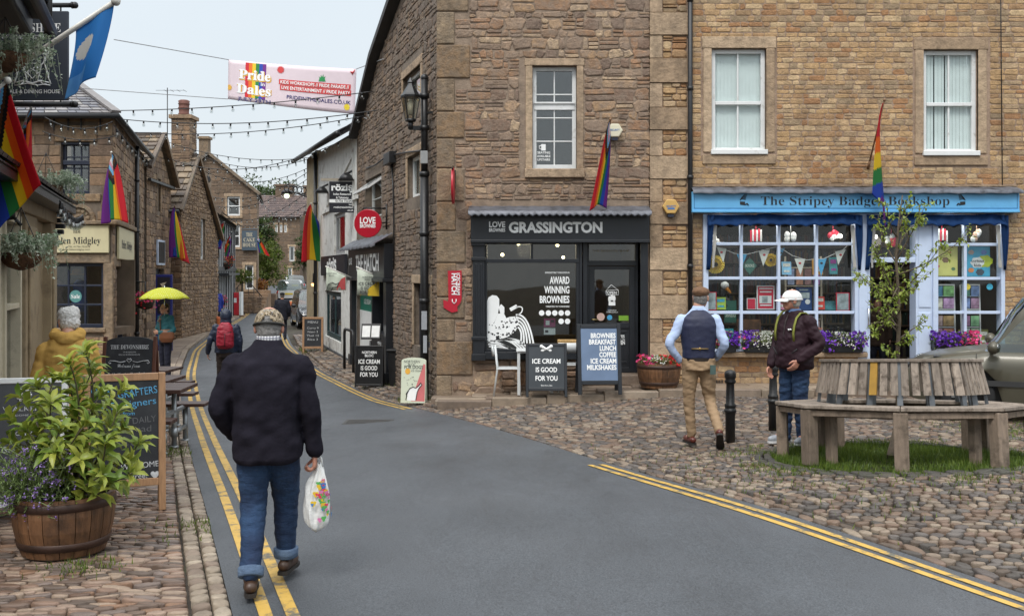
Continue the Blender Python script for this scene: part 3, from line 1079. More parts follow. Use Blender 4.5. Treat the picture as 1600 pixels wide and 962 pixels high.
 for i in range(3):
  (ua,za),(ub,zb_)=vp[i],vp[i+1]
  A,B=GW.p(ua,za+.1,.1),GW.p(ub,zb_+.1,.1)
  slates(mb,A,A+dirx,B+dirx,B,9,22,seed=i)
  mb.add([A-Vector((0,0,.03)),A+dirx-Vector((0,0,.03)),B+dirx-Vector((0,0,.03)),B-Vector((0,0,.03))],[(0,1,2,3)])
 mb.build('roof',SLATE,root,world=True)
 # the first floor window over the shop
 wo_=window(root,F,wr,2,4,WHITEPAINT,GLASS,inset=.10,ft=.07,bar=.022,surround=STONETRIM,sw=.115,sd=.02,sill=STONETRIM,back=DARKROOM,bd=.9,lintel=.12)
 mb=MB()
 u0,z0,u1,z1=wr
 zz=z0+(z1-z0)*.61
 F.box(mb,u0+.03,u1-.03,zz-.05,zz+.05,-.15,-.085)
 F.box(mb,u0+.03,u1-.03,zz+.052,zz+.08,-.1,-.06)
 mb.build('meeting_rail',WHITEPAINT,wo_,world=True)
 mb=MB()
 for s_,y in (('SEATING',239),('AVAILABLE',244.5),('UPSTAIRS',250)):
  fletter(mb,s_,850,y,3.4,-.125,width=20 if s_ != 'AVAILABLE' else 21,bold=.02)
 F.box(mb,F.u(846),F.u(853),fz(234),fz(224),-.127,-.124)
 mb.tube([PF(846,226,-.125),PF(843,227,-.125),PF(843,231,-.125),PF(846,232,-.125)],.009,5)
 mb.build('lettering',WHITELETTER,wo_,world=True)
 # ---- shopfront
 sfp=MB()
 fbox(sfp,736,338,1013,377,-.05,.16)                         # fascia board
 fbox(sfp,736,375,1013,379.5,-.05,.2)
 fbox(sfp,741,338,1009,341,.16,.19)
 fascia=sfp.build('fascia',DARKPAINT,root,world=True,bevel=.006)
 mb=MB()
 fletter(mb,'GRASSINGTON',867.5,363.5,15.5,.163,width=145,bold=.042,n=.006)
 fletter(mb,'LOVE',777,355.5,8.5,.163,width=25,bold=.035,n=.006)
 fletter(mb,'BROWNIES',777,362.5,5.0,.163,width=25,bold=.03,n=.006)
 mb.build('lettering',WHITELETTER,fascia,world=True)
 # lead-covered canopy with a scalloped edge
 mb=MB()
 ua,ub=F.u(733),F.u(1013.5)
 n=27
 rows=[]
 for j in range(5):
  t=j/4
  rows.append([F.p(ua+(ub-ua)*k/(n*2),fz(322)-.11*t+.004*math.sin(k*1.7),.02+.38*t) for k in range(n*2+1)])
 rows.append([F.p(ua+(ub-ua)*k/(n*2),fz(322)-.155-.028*abs(math.sin(k*math.pi/2)),.405) for k in range(n*2+1)])
 mb.grid(rows)
 rows2=[[p+Vector((0,.012,-.012)) for p in r_] for r_ in rows]
 mb.grid(rows2)
 mb.build('lead_canopy',LEAD,root,world=True)
 # pilaster, posts, stall sill
 mb=MB()
 fbox(mb,739,378,757.5,562,-.02,.12)
 fbox(mb,737,378,759,384,-.02,.16); fbox(mb,737,402,759,407,-.02,.15); fbox(mb,737,525,759,530,-.02,.15); fbox(mb,737,552,759,562,-.02,.16)
 fbox(mb,743,412,746,521,.12,.135); fbox(mb,751,412,754,521,.12,.135)
 mb.build('pilaster',DARKPAINT,root,world=True,bevel=.005)
 # display window
 dw=MB()
 fbox(dw,757.5,378,761,549,-.12,.02); fbox(dw,900,378,905,549,-.12,.02)
 fbox(dw,757.5,404.5,905,410.5,-.12,.03); fbox(dw,829,378,833,405,-.11,.02)
 fbox(dw,757.5,377,905,381.5,-.12,.021); fbox(dw,757.5,545,905,549,-.12,.021)
 fbox(dw,757.5,549,908,560,-.1,.14)
 win=dw.build('display_window',DARKPAINT,root,world=True,bevel=.005)
 mb=MB(); fbox(mb,759,379,903,547,-.06,-.054); mb.build('pane',GLASS_D,win,world=True)
 # stickers on the pane
 mb=MB()
 o_=-.052
 for s_,b,c,w_ in (('IRRESISTIBLY DELICIOUS',427,2.4,38),('AWARD',443,10.8,31),('WINNING',458,10.8,39.5),('BROWNIES',473,10.8,46.5),('CREATED IN YORKSHIRE',480,2.4,37)):
  fletter(mb,s_,890,b,c,o_,width=w_,align='r',bold=.03 if c>5 else .015,n=.002)
 for px,py in ((846.5,489),(857,489),(867,489),(877,489),(887,489),(877,502),(887,502)):
  mb.add([F.p(F.u(px)+.047*math.cos(k*math.pi/10),fz(py)+.047*math.sin(k*math.pi/10),o_+.002) for k in range(20)],[tuple(range(20))])
 mb.build('lettering',WHITELETTER,win,world=True)
 # decal: a reclining figure in a dotted top and striped trousers
 wh=MB(); bk=MB()
 def blob(m_,pts,nn):
  m_.add([F.p(F.u(a),fz(b),nn) for a,b in pts],[tuple(range(len(pts)))])
 blob(wh,[(760,472),(763,465),(769,461),(776,462),(780,467),(780,478),(778,490),(773,502),(766,512),(760,516)],o_+.002)
 blob(wh,[(760,512),(772,505),(778,490),(787,489),(791,497),(797,495),(808,494),(811,502),(806,517),(796,525),(780,531),(766,536),(760,530)],o_+.0025)
 blob(wh,[(779,480),(783,475),(788,480),(788,489),(782,491)],o_+.003)
 rg2=random.Random(2)
 for _ in range(90):
  a,b=rg2.uniform(762,808),rg2.uniform(494,531)
  if b<508-(a-762)*.3 or b>534-(a-762)*.28:continue
  r_=rg2.choice((.007,.009,.013,.018))
  bk.add([F.p(F.u(a)+r_*math.cos(k),fz(b)+r_*math.sin(k),o_+.0045) for k in [i*math.pi/5 for i in range(10)]],[tuple(range(10))])
 def stripe(pts,w_):
  rows_=[]
  for i,(a,b) in enumerate(pts):
   a2,b2=pts[min(i+1,len(pts)-1)]; a1,b1=pts[max(i-1,0)]
   dx,dy=a2-a1,b2-b1; l_=math.hypot(dx,dy) or 1
   rows_.append([F.p(F.u(a-dy/l_*w_/2),fz(b+dx/l_*w_/2),o_+.003),F.p(F.u(a+dy/l_*w_/2),fz(b-dx/l_*w_/2),o_+.003)])
  wh.grid(rows_)
 def curve(p0,p1,p2,n_=14):
  return [((1-t)**2*p0[0]+2*t*(1-t)*p1[0]+t*t*p2[0],(1-t)**2*p0[1]+2*t*(1-t)*p1[1]+t*t*p2[1]) for t in [i/n_ for i in range(n_+1)]]
 for k in range(5):
  stripe(curve((806-k*1.0,492+k*4.6),(826-k*1.8,488+k*5),(834-k*5.2,540-k*.4)),2.6)
 for k in range(4):
  stripe(curve((762+k*9,535-k*1.6),(790+k*8,521+k*2),(812+k*4.4,546)),2.5)
  stripe(curve((760+k*1.2,531+k*3.5),(780+k*4,533+k*3.2),(800+k*3,547)),2.0)
 stripe([(826,545),(840,543),(852,542.5)],2.6); stripe([(831,538),(842,541),(850,542)],1.5)
 stripe([(797,484),(808,478)],5.5); stripe(curve((806,480),(818,477),(816,485)),1.7); stripe(curve((816,485),(815,490),(808,492)),1.7)
 wh.add(bk.v,bk.f,1); wh.build('figure_decal',[WHITELETTER,BLACKLETTER],win,world=True)
 # notices inside the glass
 mb=MB(); fbox(mb,850,497.5,868,511,-.09,-.085); fbox(mb,850,513,868,523,-.09,-.085,1)
 fbox(mb,853,501,859,508,-.084,-.083,1); fbox(mb,861,500,866,504,-.084,-.083,2); fbox(mb,852,516,857,520,-.084,-.083,2)
 mb.build('notice',[pbr('magenta print',(.3,.05,.13),rough=.5),pbr('paper',(.7,.7,.68),rough=.7),pbr('dark print',(.06,.04,.05),rough=.6)],win,world=True)
 # door in its recess
 mb=MB()
 fbox(mb,905,377,909.5,586,-.3,.03); fbox(mb,1000,377,1012,586,-.34,.05)
 fbox(mb,918,377,922,584,-.32,-.24); fbox(mb,995,377,1000,584,-.32,-.24)
 fbox(mb,918,407,1000,415,-.32,-.23); fbox(mb,918,376,1000,381,-.32,-.239)
 fbox(mb,911,378,917.5,586,-.28,-.03)
 df=mb.build('door_frame',DARKPAINT,root,world=True,bevel=.005)
 mb=MB(); fbox(mb,921,380,996,408,-.29,-.284); mb.build('pane',GLASS_D,df,world=True)
 mb=MB(); fletter(mb,'THE BROWNIE SHOP',957,393,3.4,-.282,width=58,bold=.01); mb.build('lettering',pbr('gilt lettering',(.3,.25,.15),rough=.5),df,world=True)
 mb=MB()
 fbox(mb,922,415.5,931,584,-.31,-.26); fbox(mb,986,415.5,995,584,-.31,-.26)
 fbox(mb,931,415.5,986,421,-.31,-.261); fbox(mb,931,505,986,514,-.31,-.261); fbox(mb,931,576,986,584,-.31,-.261)
 fbox(mb,931,514,986,576,-.31,-.28)
 fbox(mb,935,566,982,570,-.28,-.272); fbox(mb,935,518,982,521,-.28,-.272)
 door=mb.build('door',DARKPAINT,root,world=True,bevel=.006)
 mb=MB(); fbox(mb,930,420,987,506,-.29,-.284); mb.build('pane',GLASS_D,door,world=True)
 mb=MB(); mb.tube([PF(926.5,500,-.255),PF(926.5,500,-.2),PF(929,500,-.2),PF(936,500,-.2)],.012,8); mb.build('handle',pbr('brass',(.35,.27,.12),rough=.35,metal=.9),door,world=True)
 mb=MB()
 fletter(mb,'OPEN',958.5,460,4.6,-.28,width=15,bold=.02)
 for a,b in (((949.5,454),(968.5,453)),((968.5,453),(969,461)),((969,461),(949.5,461.5)),((949.5,461.5),(949.5,454)),((950,453.5),(957.5,445)),((957.5,445),(968,453))):
  mb.tube([PF(*a,-.28),PF(*b,-.28)],.006,4)
 for px,py,rx in ((955,468,.028),(962,467,.03),(958.5,465,.025)):
  mb.ball(PF(px,py,-.282),(rx,.004,.055),10,6)
 fbox(mb,953.5,472,964,478,-.283,-.279)
 fletter(mb,'OPENING',959,486.5,1.8,-.28,width=13); fletter(mb,'TIMES DAILY',959,489.5,1.8,-.28,width=19)
 fletter(mb,'YES',974,529,4.4,-.256,width=9,bold=.02); fletter(mb,'WE ARE',974,533,2.4,-.256,width=10); fletter(mb,'OPEN',972,539.5,5.8,-.256,width=14,bold=.03)
 mb.build('lettering',WHITELETTER,door,world=True)
 for px,py,r_,c_ in ((941,496,.068,(.6,.42,.36)),(955,497,.045,(.06,.32,.55))):
  mb=MB()
  mb.add([F.p(F.u(px)+r_*math.cos(k*math.pi/10),fz(py)+r_*math.sin(k*math.pi/10),-.281) for k in range(20)],[tuple(range(20))])
  mb.build('sticker',pbr('door sticker %d' % px,c_,rough=.4),door,world=True)
 mb=MB(); fbox(mb,969.5,494,985,502,-.283,-.279); mb.build('sticker',pbr('green sticker',(.18,.36,.03),rough=.4),door,world=True)
 # step and stall riser
 mb=MB()
 fbox(mb,906,584.5,1011,601,-.34,.12); fbox(mb,904,601,1012,625,-.34,.34)
 mb.build('doorstep',FLAG,root,world=True,bevel=.015)
 mb=MB()
 frF=lambda a,b,n=0.0:F.p(a,b,n)
 stones(mb,frF,[(F.u(741),-.5),(F.u(903),-.5),(F.u(903),fz(561)),(F.u(741),fz(561))],[],rows=(.16,.3),wid=(.25,.6),dep=.04,rough=.1,gap=.02,mi=0,seed=8)
 mb.build('stall_riser',RUBBLE,root,world=True)
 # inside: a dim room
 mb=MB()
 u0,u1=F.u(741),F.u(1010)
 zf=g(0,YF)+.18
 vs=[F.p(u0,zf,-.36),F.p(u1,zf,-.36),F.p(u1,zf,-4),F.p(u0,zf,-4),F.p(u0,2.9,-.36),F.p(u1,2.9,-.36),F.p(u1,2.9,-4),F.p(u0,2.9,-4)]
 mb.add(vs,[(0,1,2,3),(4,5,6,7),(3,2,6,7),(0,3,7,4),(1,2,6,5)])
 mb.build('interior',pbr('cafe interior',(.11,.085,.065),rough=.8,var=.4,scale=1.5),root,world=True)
 mb=MB()
 for px,py,d in ((785,398,.9),(810,381,1.4),(871,383,1.6),(880,402,2.4)):
  mb.ball(at(px,py,YF+d),.03)
 mb.build('downlight',glow_mat('warm lamp',(1.0,.78,.45),9),root,world=True)
 shop_light(at(820,390,YF+1.6),25,(1,.8,.55))
 return root
TEAL=pbr('teal board',(.02,.13,.11),rough=.6,var=.2)
brownie_shop()
def bookshop():
 root=thing('stone_bookshop','bookshop of coursed tan sandstone with a sky blue fascia','shop building',(fu(1040)+F.O.x,YF,g(2.6,YF)))
 zb=-.5
 w1=frect(1112,76,1197,238); w2=frect(1443,78,1528,240)
 bay=frect(1098,334,1340,549); dr=frect(1352,334,1436,640); bay2=frect(1456,334,1568,549)
 uL,uR=F.u(1014),F.L
 poly=[(uL,zb),(uR,zb),(uR,8.4),(uL,8.4)]
 avoid=[frect(1080,290,1589,336),(uL,zb,F.u(1076),8.4)]+[frect(a,b,c,d) for a,b,c,d in ((1096,58,1213,252),(1427,60,1546,254))]
 stone_wall(root,F,poly,[w1,w2,(bay[0],bay[1],dr[0],bay[3]),(dr[0]+.001,-.45,dr[2],dr[3]),(dr[2]+.001,bay[1],bay2[2],bay[3])],[MORTAR_P,COURSED],avoid=avoid,reveal=.25,
    rows=(.065,.112),wid=(.09,.32),dep=.009,rough=.1,gap=.013,seed=21,stack=.08)
 # quoined pier between the two houses
 mb=MB()
 z=zb; rg=random.Random(12); k=0
 ua,ub=F.u(1015),F.u(1074)
 while z<8.3:
  if k % 2 == 0:
   h=rg.uniform(.38,.42)
   F.box(mb,ua,ub,z+.006,z+h-.006,-.1,.05,0,rg.random())
  else:
   h=rg.uniform(.38,.45)
   F.box(mb,ua,ua+.21,z+.006,z+h-.006,-.1,.035,0,rg.random())
   stones(mb,lambda a,b,n=0.0:F.p(a,b,n),[(ua+.22,z),(ub-.01,z),(ub-.01,z+h),(ua+.22,z+h)],[],rows=(.1,.15),wid=(.15,.3),dep=.03,rough=.06,gap=.014,mi=1,seed=k)
  z += h; k += 1
 mb.build('quoins',[STONETRIM,COURSED],root,world=True,bevel=.012)
 mb=MB(); pipe_run(mb,[F.p(F.u(1077),-.1,.09),F.p(F.u(1077),8.4,.09)],.043); mb.build('downpipe',BLACKIRON,root,world=True)
 mb=MB(); pipe_run(mb,[F.p(F.u(1564),fz(290),.05),F.p(F.u(1560),8.4,.05)],.008); mb.build('cable',BLACKIRON,root,world=True)
 for i,r in enumerate((w1,w2)):
  o=window(root,F,r,2,1,WHITEPAINT,GLASS_B,inset=.07,ft=.075,bar=.03,surround=STONETRIM,sw=.145,sd=.02,back=None,sash=.48,lintel=.2)
  mb=MB()
  u0,z0,u1,z1=r
  n_=15
  for q in range(n_):
   a=u0+(u1-u0)*q/n_; b=u0+(u1-u0)*(q+1)/n_
   if i == 1 and q in (3,6):b -= .02
   mb.add([F.p(a,z0,-.150),F.p(b+.004,z0,-.165),F.p(b+.004,z1,-.165),F.p(a,z1,-.150)],[(0,1,2,3)])
  mb.build('blind_or_backing',BLIND,o,world=True)
  mb=MB(); F.box(mb,u0-.1,u1+.1,z0-.1,z1+.1,-.75,-.7); mb.build('interior',DARKROOM,o,world=True)
  mb=MB()
  F.box(mb,u0-.02,u1+.02,z0-.04,z0+.045,-.1,.06)
  F.box(mb,u0-.16,u1+.16,z0-.2,z0-.045,-.1,.03,1)
  mb.build('sill',[WHITEPAINT,STONETRIM],o,world=True,bevel=.01)
 # fascia
 mb=MB(); fbox(mb,1078,301,1584,330,-.05,.2); fbox(mb,1078,329.5,1584,333,-.05,.225)
 fas=mb.build('fascia',SKYBLUE,root,world=True,bevel=.006)
 mb=MB()
 for a in ((1081,303,1581,304),(1081,326,1581,327),(1081,303,1082,327),(1580,303,1581,327)):fbox(mb,*a,.2,.204)
 mb.build('border',pbr('dark blue edging',(.04,.17,.36),rough=.4),fas,world=True)
 mb=MB()
 fletter(mb,serif('The Stripey Badger Bookshop'),1330,321.5,13.5,.2,width=291,n=.005,bold=-.01)
 for s_,x in ((1,1157),(-1,1495)):                          # a small animal reading a book, drawn in black strokes
  q=lambda a,b:PF(x+a*s_,b,.205)
  mb.add([q(-5,316),q(3,316.5),q(3,322),q(-5,321)],[(0,1,2,3)])
  for k in range(5):
   mb.tube([q(-5+k*.6,314-k*.9),q(-2+k,312-k*1.6),q(4+k*.4,313-k*1.9)],.007,4)
  mb.tube([q(3,321),q(6,319),q(8,322)],.012,4)
 mb.build('lettering',BLACKLETTER,fas,world=True)
 mb=MB()
 ua,ub=F.u(1078.5),F.u(1587)
 rows=[[F.p(ua+(ub-ua)*k/40,fz(291.5)-t*.085+.008*math.sin(k*2.3),.01+.27*t**.8) for k in range(41)] for t in (0,.5,1)]
 rows.append([p-Vector((0,0,.05)) for p in rows[-1]])
 mb.grid(rows); mb.build('lead_flashing',LEAD,root,world=True)
 mb=MB(); F.box(mb,ua,ub,fz(292),fz(289.5),.0,.06); mb.build('string_course',STONETRIM,root,world=True)
 def bay_window(x0,x1,vs,hs,y0,y1,name='bay_window'):
  mb=MB()
  fbox(mb,x0,y0,x0+8,y1,-.12,.06); fbox(mb,x1-6,y0,x1,y1,-.12,.06)
  fbox(mb,x0+8,y0,x1-6,y0+3,-.12,.059); fbox(mb,x0+8,y1-3.5,x1-6,y1,-.12,.059)
  for v in vs:fbox(mb,v-2.3,y0+3,v+2.3,y1-3.5,-.07,.03)
  for h in hs:fbox(mb,x0+8,h-2.3,x1-6,h+2.3,-.072,.026)
  o=mb.build(name,PALEBLUE,root,world=True,bevel=.007)
  mb=MB(); fbox(mb,x0+4,y0+1,x1-3,y1-1,-.05,-.044); mb.build('pane',GLASS_B,o,world=True)
  return o
 bay_window(1098,1340,(1158,1216.5,1275.5),(381,434.5,488),335,549)
 bay_window(1456,1568,(1507.5,),(382,435,488),335,549)
 mb=MB()
 fbox(mb,1340,334,1352.5,549,-.1,.08); fbox(mb,1352.5,334,1358,604,-.25,.05); fbox(mb,1430,334,1456,604,-.25,.03)
 fbox(mb,1340,549,1352.5,604,-.1,.03)
 fbox(mb,1358,402,1430,410,-.22,.02); fbox(mb,1358,334,1430,350,-.22,.02)
 fbox(mb,1434,352,1453,480,.03,.045); fbox(mb,1434,488,1453,596,.03,.045)
 df=mb.build('door_frame',PALEBLUE,root,world=True,bevel=.008)
 mb=MB(); fbox(mb,1357,349,1431,403,-.14,-.134); mb.build('pane',GLASS_B,df,world=True)
 # the door stands open inward
 mb=MB()
 u_,zb_,zt=F.u(1358.5),fz(602),fz(411)
 F.box(mb,u_,u_+.05,zb_,zt,-.95,-.14)
 dd=mb.build('door',PALEBLUE,root,world=True,bevel=.006)
 mb=MB(); mb.tube([PF(1355,482,.06),PF(1353.4,482,.12),PF(1353.4,508,.12),PF(1355,508,.06)],.014,8); mb.build('handle',pbr('steel handle',(.7,.7,.7),rough=.25,metal=.9),dd,world=True)
 # blue awning valances, side cloths tied back
 BL=pbr('navy awning cloth',(.01,.034,.105),rough=.9,spec=.15,var=.25,scale=5,bump=.25,bscale=25)
 for a,b in ((1104,1341),(1351,1567)):
  mb=MB()
  ua,ub=F.u(a),F.u(b)
  n_=96
  lob=max(1,round((b-a)/22))
  rows=[]
  for t in (0,.25,.5,.8,1):
   row=[]
   for k in range(n_+1):
    s_=k/n_
    wob=.012*math.sin(s_*37)+.008*math.sin(s_*71+2)
    drop=.2*t-(.035*t*abs(math.sin(s_*lob*math.pi)) if t>.6 else 0)+.008*math.sin(s_*13)
    row.append(F.p(ua+(ub-ua)*s_,fz(336)-drop,.09+.10*t+wob))
   rows.append(row)
  mb.grid(rows)
  for side,uu in ((1,ua),(-1,ub)):
   rows=[]
   for j in range(11):
    t=j/10
    wv=.13*(1-.55*t)
    rows.append([F.p(uu+side*wv*q/5-side*.02,fz(337)-.92*t,.10+.06*(1-t)+.025*math.sin(q*2.2+t*4)) for q in range(6)])
   mb.grid(rows)
  o=mb.build('awning',BL,root,world=True)
  sm=o.modifiers.new('solidify','SOLIDIFY'); sm.thickness=.006
  for side,uu in ((1,ua),(-1,ub)):
   mb=MB()
   mb.grid([[F.p(uu+side*(.10+.03*q)*(1-.3*j/8),fz(352)-.72*j/8,.1+.02*math.sin(q*2+j)) for q in range(3)] for j in range(9)])
   mb.build('lining',CREAMCLOTH,o,world=True)
 # window sills of stone
 mb=MB()
 fbox(mb,1090,549.5,1352,557,-.1,.14); fbox(mb,1452,549.5,1575,557,-.1,.14)
 mb.build('sill',STONETRIM,root,world=True,bevel=.015)
 mb=MB()
 fbox(mb,1352,600,1456,622,-.4,.14); mb.build('doorstep',FLAG,root,world=True,bevel=.012)
 mb=MB()
 for k in range(5):fbox(mb,1118+k*2.4,593,1119.4+k*2.4,597.5,.03,.045)
 mb.build('air_vent',BLACKIRON,root,world=True)
 # inside: shelves of books behind
 mb=MB()
 u0,u1,zf=F.u(1090),F.u(1580),g(5,YF)+.1
 vs=[F.p(u,z,n) for n in (-.3,-4.5) for (u,z) in ((u0,zf),(u1,zf),(u1,3.0),(u0,3.0))]
 mb.add(vs,[(4,5,6,7),(0,1,5,4),(2,3,7,6),(0,4,7,3),(1,2,6,5)])
 mb.build('interior',pbr('bookshop interior',(.05,.042,.035),rough=.8,var=.4,scale=1.2),root,world=True)
 mb=MB()
 rg=random.Random(33)
 for sx0,sx1,dep in ((1092,1300,3.2),(1300,1420,3.4),(1440,1600,2.6)):
  for sh in range(8):
   z0=zf+.25+sh*.31
   x=F.u(sx0)
   F.box(mb,F.u(sx0),F.u(sx1),z0-.03,z0,-dep-.25,-dep,0,.5)
   while x<F.u(sx1):
    w_=rg.uniform(.02,.05)
    F.box(mb,x,x+w_-.003,z0,z0+rg.uniform(.18,.26),-dep-.2,-dep-rg.uniform(.02,.06),1,rg.random())
    x += w_
 mb.build('bookshelves',[pbr('shelf wood',(.12,.08,.05),rough=.6),stone_mat('book spines',[(80,36,32),(36,46,70),(96,90,76),(32,50,42),(100,80,40),(50,36,50),(26,28,36),(90,60,42)],var=.1,stain=0,rough=.5,bump=0)],root,world=True)
 return root
CREAMCLOTH=pbr('cream cloth',(.42,.41,.38),rough=.9,var=.12,bump=.1)
bookshop()
# ------------------------------------------------------------------ buildings down the street
def quad(mb,a,b,c,d,mi=0):mb.add([a,b,c,d],[(0,1,2,3)],mi)
def block(mb,pts,z0,z1,mi=0):
 """closing walls of a building that are not looked at closely"""
 n=len(pts)
 for i in range(n-1):
  (x0,y0),(x1,y1)=pts[i],pts[i+1]
  mb.add([(x0,y0,z0),(x1,y1,z0),(x1,y1,z1),(x0,y0,z1)],[(0,1,2,3)],mi)
def clothes_shop():
 root=thing('clothes_shop','corner clothes shop of dark stone with a cream sign and navy windows','shop building',(-9.75,25,g(-9.75,25)))
 A=Wall((-14.5,25),(-9.75,25)); B=Wall((-9.75,25),(-12.05,33.5))
 zb=-.8
 wu=A.rect(95,222,140,303); ws=A.rect(73,411,161,512)
 av=[A.rect(86,195,152,222),A.rect(90,302,158,316),A.rect(70,346,176,411),A.rect(97,314,152,350)]
 stone_wall(root,A,[(0,zb),(A.L,zb),(A.L,5.72),(0,5.72)],[wu,ws],[MORTAR_D,DARKSTONE],avoid=av,rows=(.2,.34),wid=(.35,.8),dep=.02,rough=.04,gap=.014,seed=31,stack=.05)
 hd=B.rect(181.5,417,197.5,520)
 w2=B.rect(201,300,203.5,352); w3=B.rect(214,305,218,358)
 w4=B.rect(214,440,218,500); w5=B.rect(221,420,224,490)
 hd=(hd[0],-.42,hd[2],hd[3])
 stone_wall(root,B,[(0,zb),(B.L,zb),(B.L,5.72),(0,5.72)],[hd,w2,w3,w4,w5],[MORTAR_D,DARKSTONE],avoid=[B.rect(179,355,207,417)],rows=(.14,.26),wid=(.2,.55),dep=.022,rough=.06,gap=.015,seed=32,stack=.2)
 window(root,A,wu,3,4,NAVYPAINT,GLASS,inset=.12,ft=.08,bar=.035,back=DARKROOM,bd=.7,surround=None)
 mb=MB(); u0,z0,u1,z1=wu
 A.box(mb,u0+.02,u1-.02,z1-.55,z1-.44,-.2,-.06); A.box(mb,u0-.02,u1+.02,z1-.06,z1,-.16,-.03)
 mb.build('top_light_rail',NAVYPAINT,root,world=True,bevel=.008)
 mb=MB()
 for r in (A.rect(86,196,152,221.5),A.rect(90,303,158,315)):A.box(mb,r[0],r[2],r[1],r[3],-.05,.05,rnd=random.random())
 r=A.rect(70,345,178,351); A.box(mb,r[0],r[2]+.15,r[1],r[3],-.02,.16)
 r=A.rect(76,396,172,411); A.box(mb,r[0],r[2],r[1],r[3],-.05,.03)
 r=A.rect(163,411,177,575); A.box(mb,r[0],r[2],r[1],r[3],-.05,.04)
 r=A.rect(66,512,166,519); A.box(mb,r[0],r[2],r[1],r[3],-.1,.08)
 r=B.rect(181,350,206,357); B.box(mb,.0,r[2],r[1],r[3],-.02,.14)
 B.box(mb,0,hd[2]+.25,hd[3],hd[3]+.25,-.04,.03)
 mb.build('dressed_stone',STONETRIM2,root,world=True,bevel=.02)
 # carved half-round panel
 mb=MB()
 c=(A.u(124),fz_at(25,346)); rr_=.42
 for k in range(17):
  a0,a1=math.pi*k/17,math.pi*(k+1)/17
  q=lambda a,r_,n:A.p(c[0]-r_*math.cos(a),c[1]+r_*math.sin(a),n)
  mb.add([q(a0,rr_,.09),q(a1,rr_,.09),q(a1,rr_*.82,.09),q(a0,rr_*.82,.09),q(a0,rr_,-.02),q(a1,rr_,-.02),q(a1,rr_*.82,.02),q(a0,rr_*.82,.02)],[(0,1,2,3),(4,5,1,0),(3,2,6,7)])
 mb.add([A.p(c[0]-.37*math.cos(math.pi*k/16),c[1]+.37*math.sin(math.pi*k/16),.025) for k in range(17)],[tuple(range(17))])
 for k in range(7):
  a=math.pi*(k+.5)/7
  mb.ball(A.p(c[0]-.22*math.cos(a),c[1]+.04+.22*math.sin(a),.03),(.06,.02,.05),8,6)
  mb.ball(A.p(c[0]-.1*math.cos(a),c[1]+.04+.1*math.sin(a),.03),(.03,.02,.03),8,6)
 mb.build('carved_panel',STONETRIM2,root,world=True)
 o=window(root,A,ws,3,3,NAVYPAINT,GLASS_D,inset=.1,ft=.08,bar=.05,back=None)
 mb=MB()
 A.box(mb,ws[0]-.2,ws[2]+.2,ws[1]-.1,ws[3]+.1,-1.6,-1.55)
 A.box(mb,ws[0]-.2,ws[2]+.2,ws[1]-.2,ws[1]-.02,-1.5,-.2)
 mb.build('interior',pbr('clothes shop interior',(.16,.12,.085),rough=.8,var=.5,scale=1.4),o,world=True)
 mb=MB()
 cc=(A.u(115),fz_at(25,463))
 mb.add([A.p(cc[0]+.15*math.cos(k*math.pi/14),cc[1]+.15*math.sin(k*math.pi/14),-.115) for k in range(28)],[tuple(range(28))])
 so_=mb.build('sticker',pbr('teal disc',(.1,.28,.27),rough=.5),o,world=True)
 mb=MB(); letter(mb,serif('Sale'),A.fr(),cc[0],cc[1]-.05,.1,width=.22,n=-.111); mb.build('lettering',WHITELETTER,so_,world=True)
 # sign boards
 CREAM=pbr('cream sign board',(.62,.56,.35),rough=.5,var=.05)
 r=A.rect(78,352,172,395)
 mb=MB(); A.box(mb,r[0],r[2],r[1],r[3],.03,.09)
 sg=mb.build('sign_board',CREAM,root,world=True,bevel=.01)
 mb=MB(); k=25/1600
 zz=lambda py:EYE-(py-HOR)*k
 frA=A.fr()
 uu=lambda px:A.a(A.u(px))
 letter(mb,serif('Helen Midgley'),frA,uu(121),zz(381),10.5*k,width=77*k,n=.093)
 letter(mb,'TEL 01756 752576',frA,uu(126),zz(386.8),2.6*k,width=34*k,n=.093)
 letter(mb,'www.helenmidgley.com',frA,uu(121),zz(391),2.6*k,width=44*k,n=.093)
 letter(mb,serif('H&M'),frA,uu(122.5),zz(364.5),5*k,width=11*k,n=.093)
 mb.build('lettering',BLACKLETTER,sg,world=True)
 r=B.rect(181,361,205,400)
 mb=MB(); B.box(mb,r[0],r[2],r[1]-.1,r[3]+.05,.02,.08)
 s2=mb.build('sign_board',CREAM,root,world=True,bevel=.01)
 mb=MB(); frB=B.fr(); letter(mb,serif('Helen Midgley'),frB,B.a((r[0]+r[2])/2),(r[1]+r[3])/2-.15,.22,width=(r[2]-r[0])*.7,n=.084); mb.build('lettering',BLACKLETTER,s2,world=True)
 # door and side windows
 mb=MB(); B.box(mb,hd[0],hd[2],hd[1],hd[3],-.24,-.2)
 for a in (hd[0],(hd[0]+hd[2])/2-.06,hd[2]-.12):B.box(mb,a,a+.12,hd[1],hd[3],-.2,-.1)
 mb.build('door',NAVYPAINT,root,world=True)
 for r in (w2,w3,w4,w5):
  window(root,B,r,1,2,NAVYPAINT,GLASS,inset=.12,ft=.09,back=DARKROOM,bd=.3,surround=STONETRIM2,sw=.14,sd=.02,sill=STONETRIM2)
 # roof, gutter, hip
 e=.28
 a,b_,c_,d_=Vector((-15,24.72,5.72)),Vector((-9.55,24.72,5.72)),Vector((-12.2,28.4,7.2)),Vector((-15,28.4,7.2))
 mb=MB(); slates(mb,a,b_,c_,d_,13,20,seed=3,th=.018)
 e2,f2=Vector((-11.85,33.6,5.72)),Vector((-14.3,33.6,7.2))
 slates(mb,b_,e2,f2,c_,13,34,seed=4,th=.018)
 mb.beam(b_+Vector((0,0,.05)),c_+Vector((0,0,.06)),.22,.06,rnd=.9)
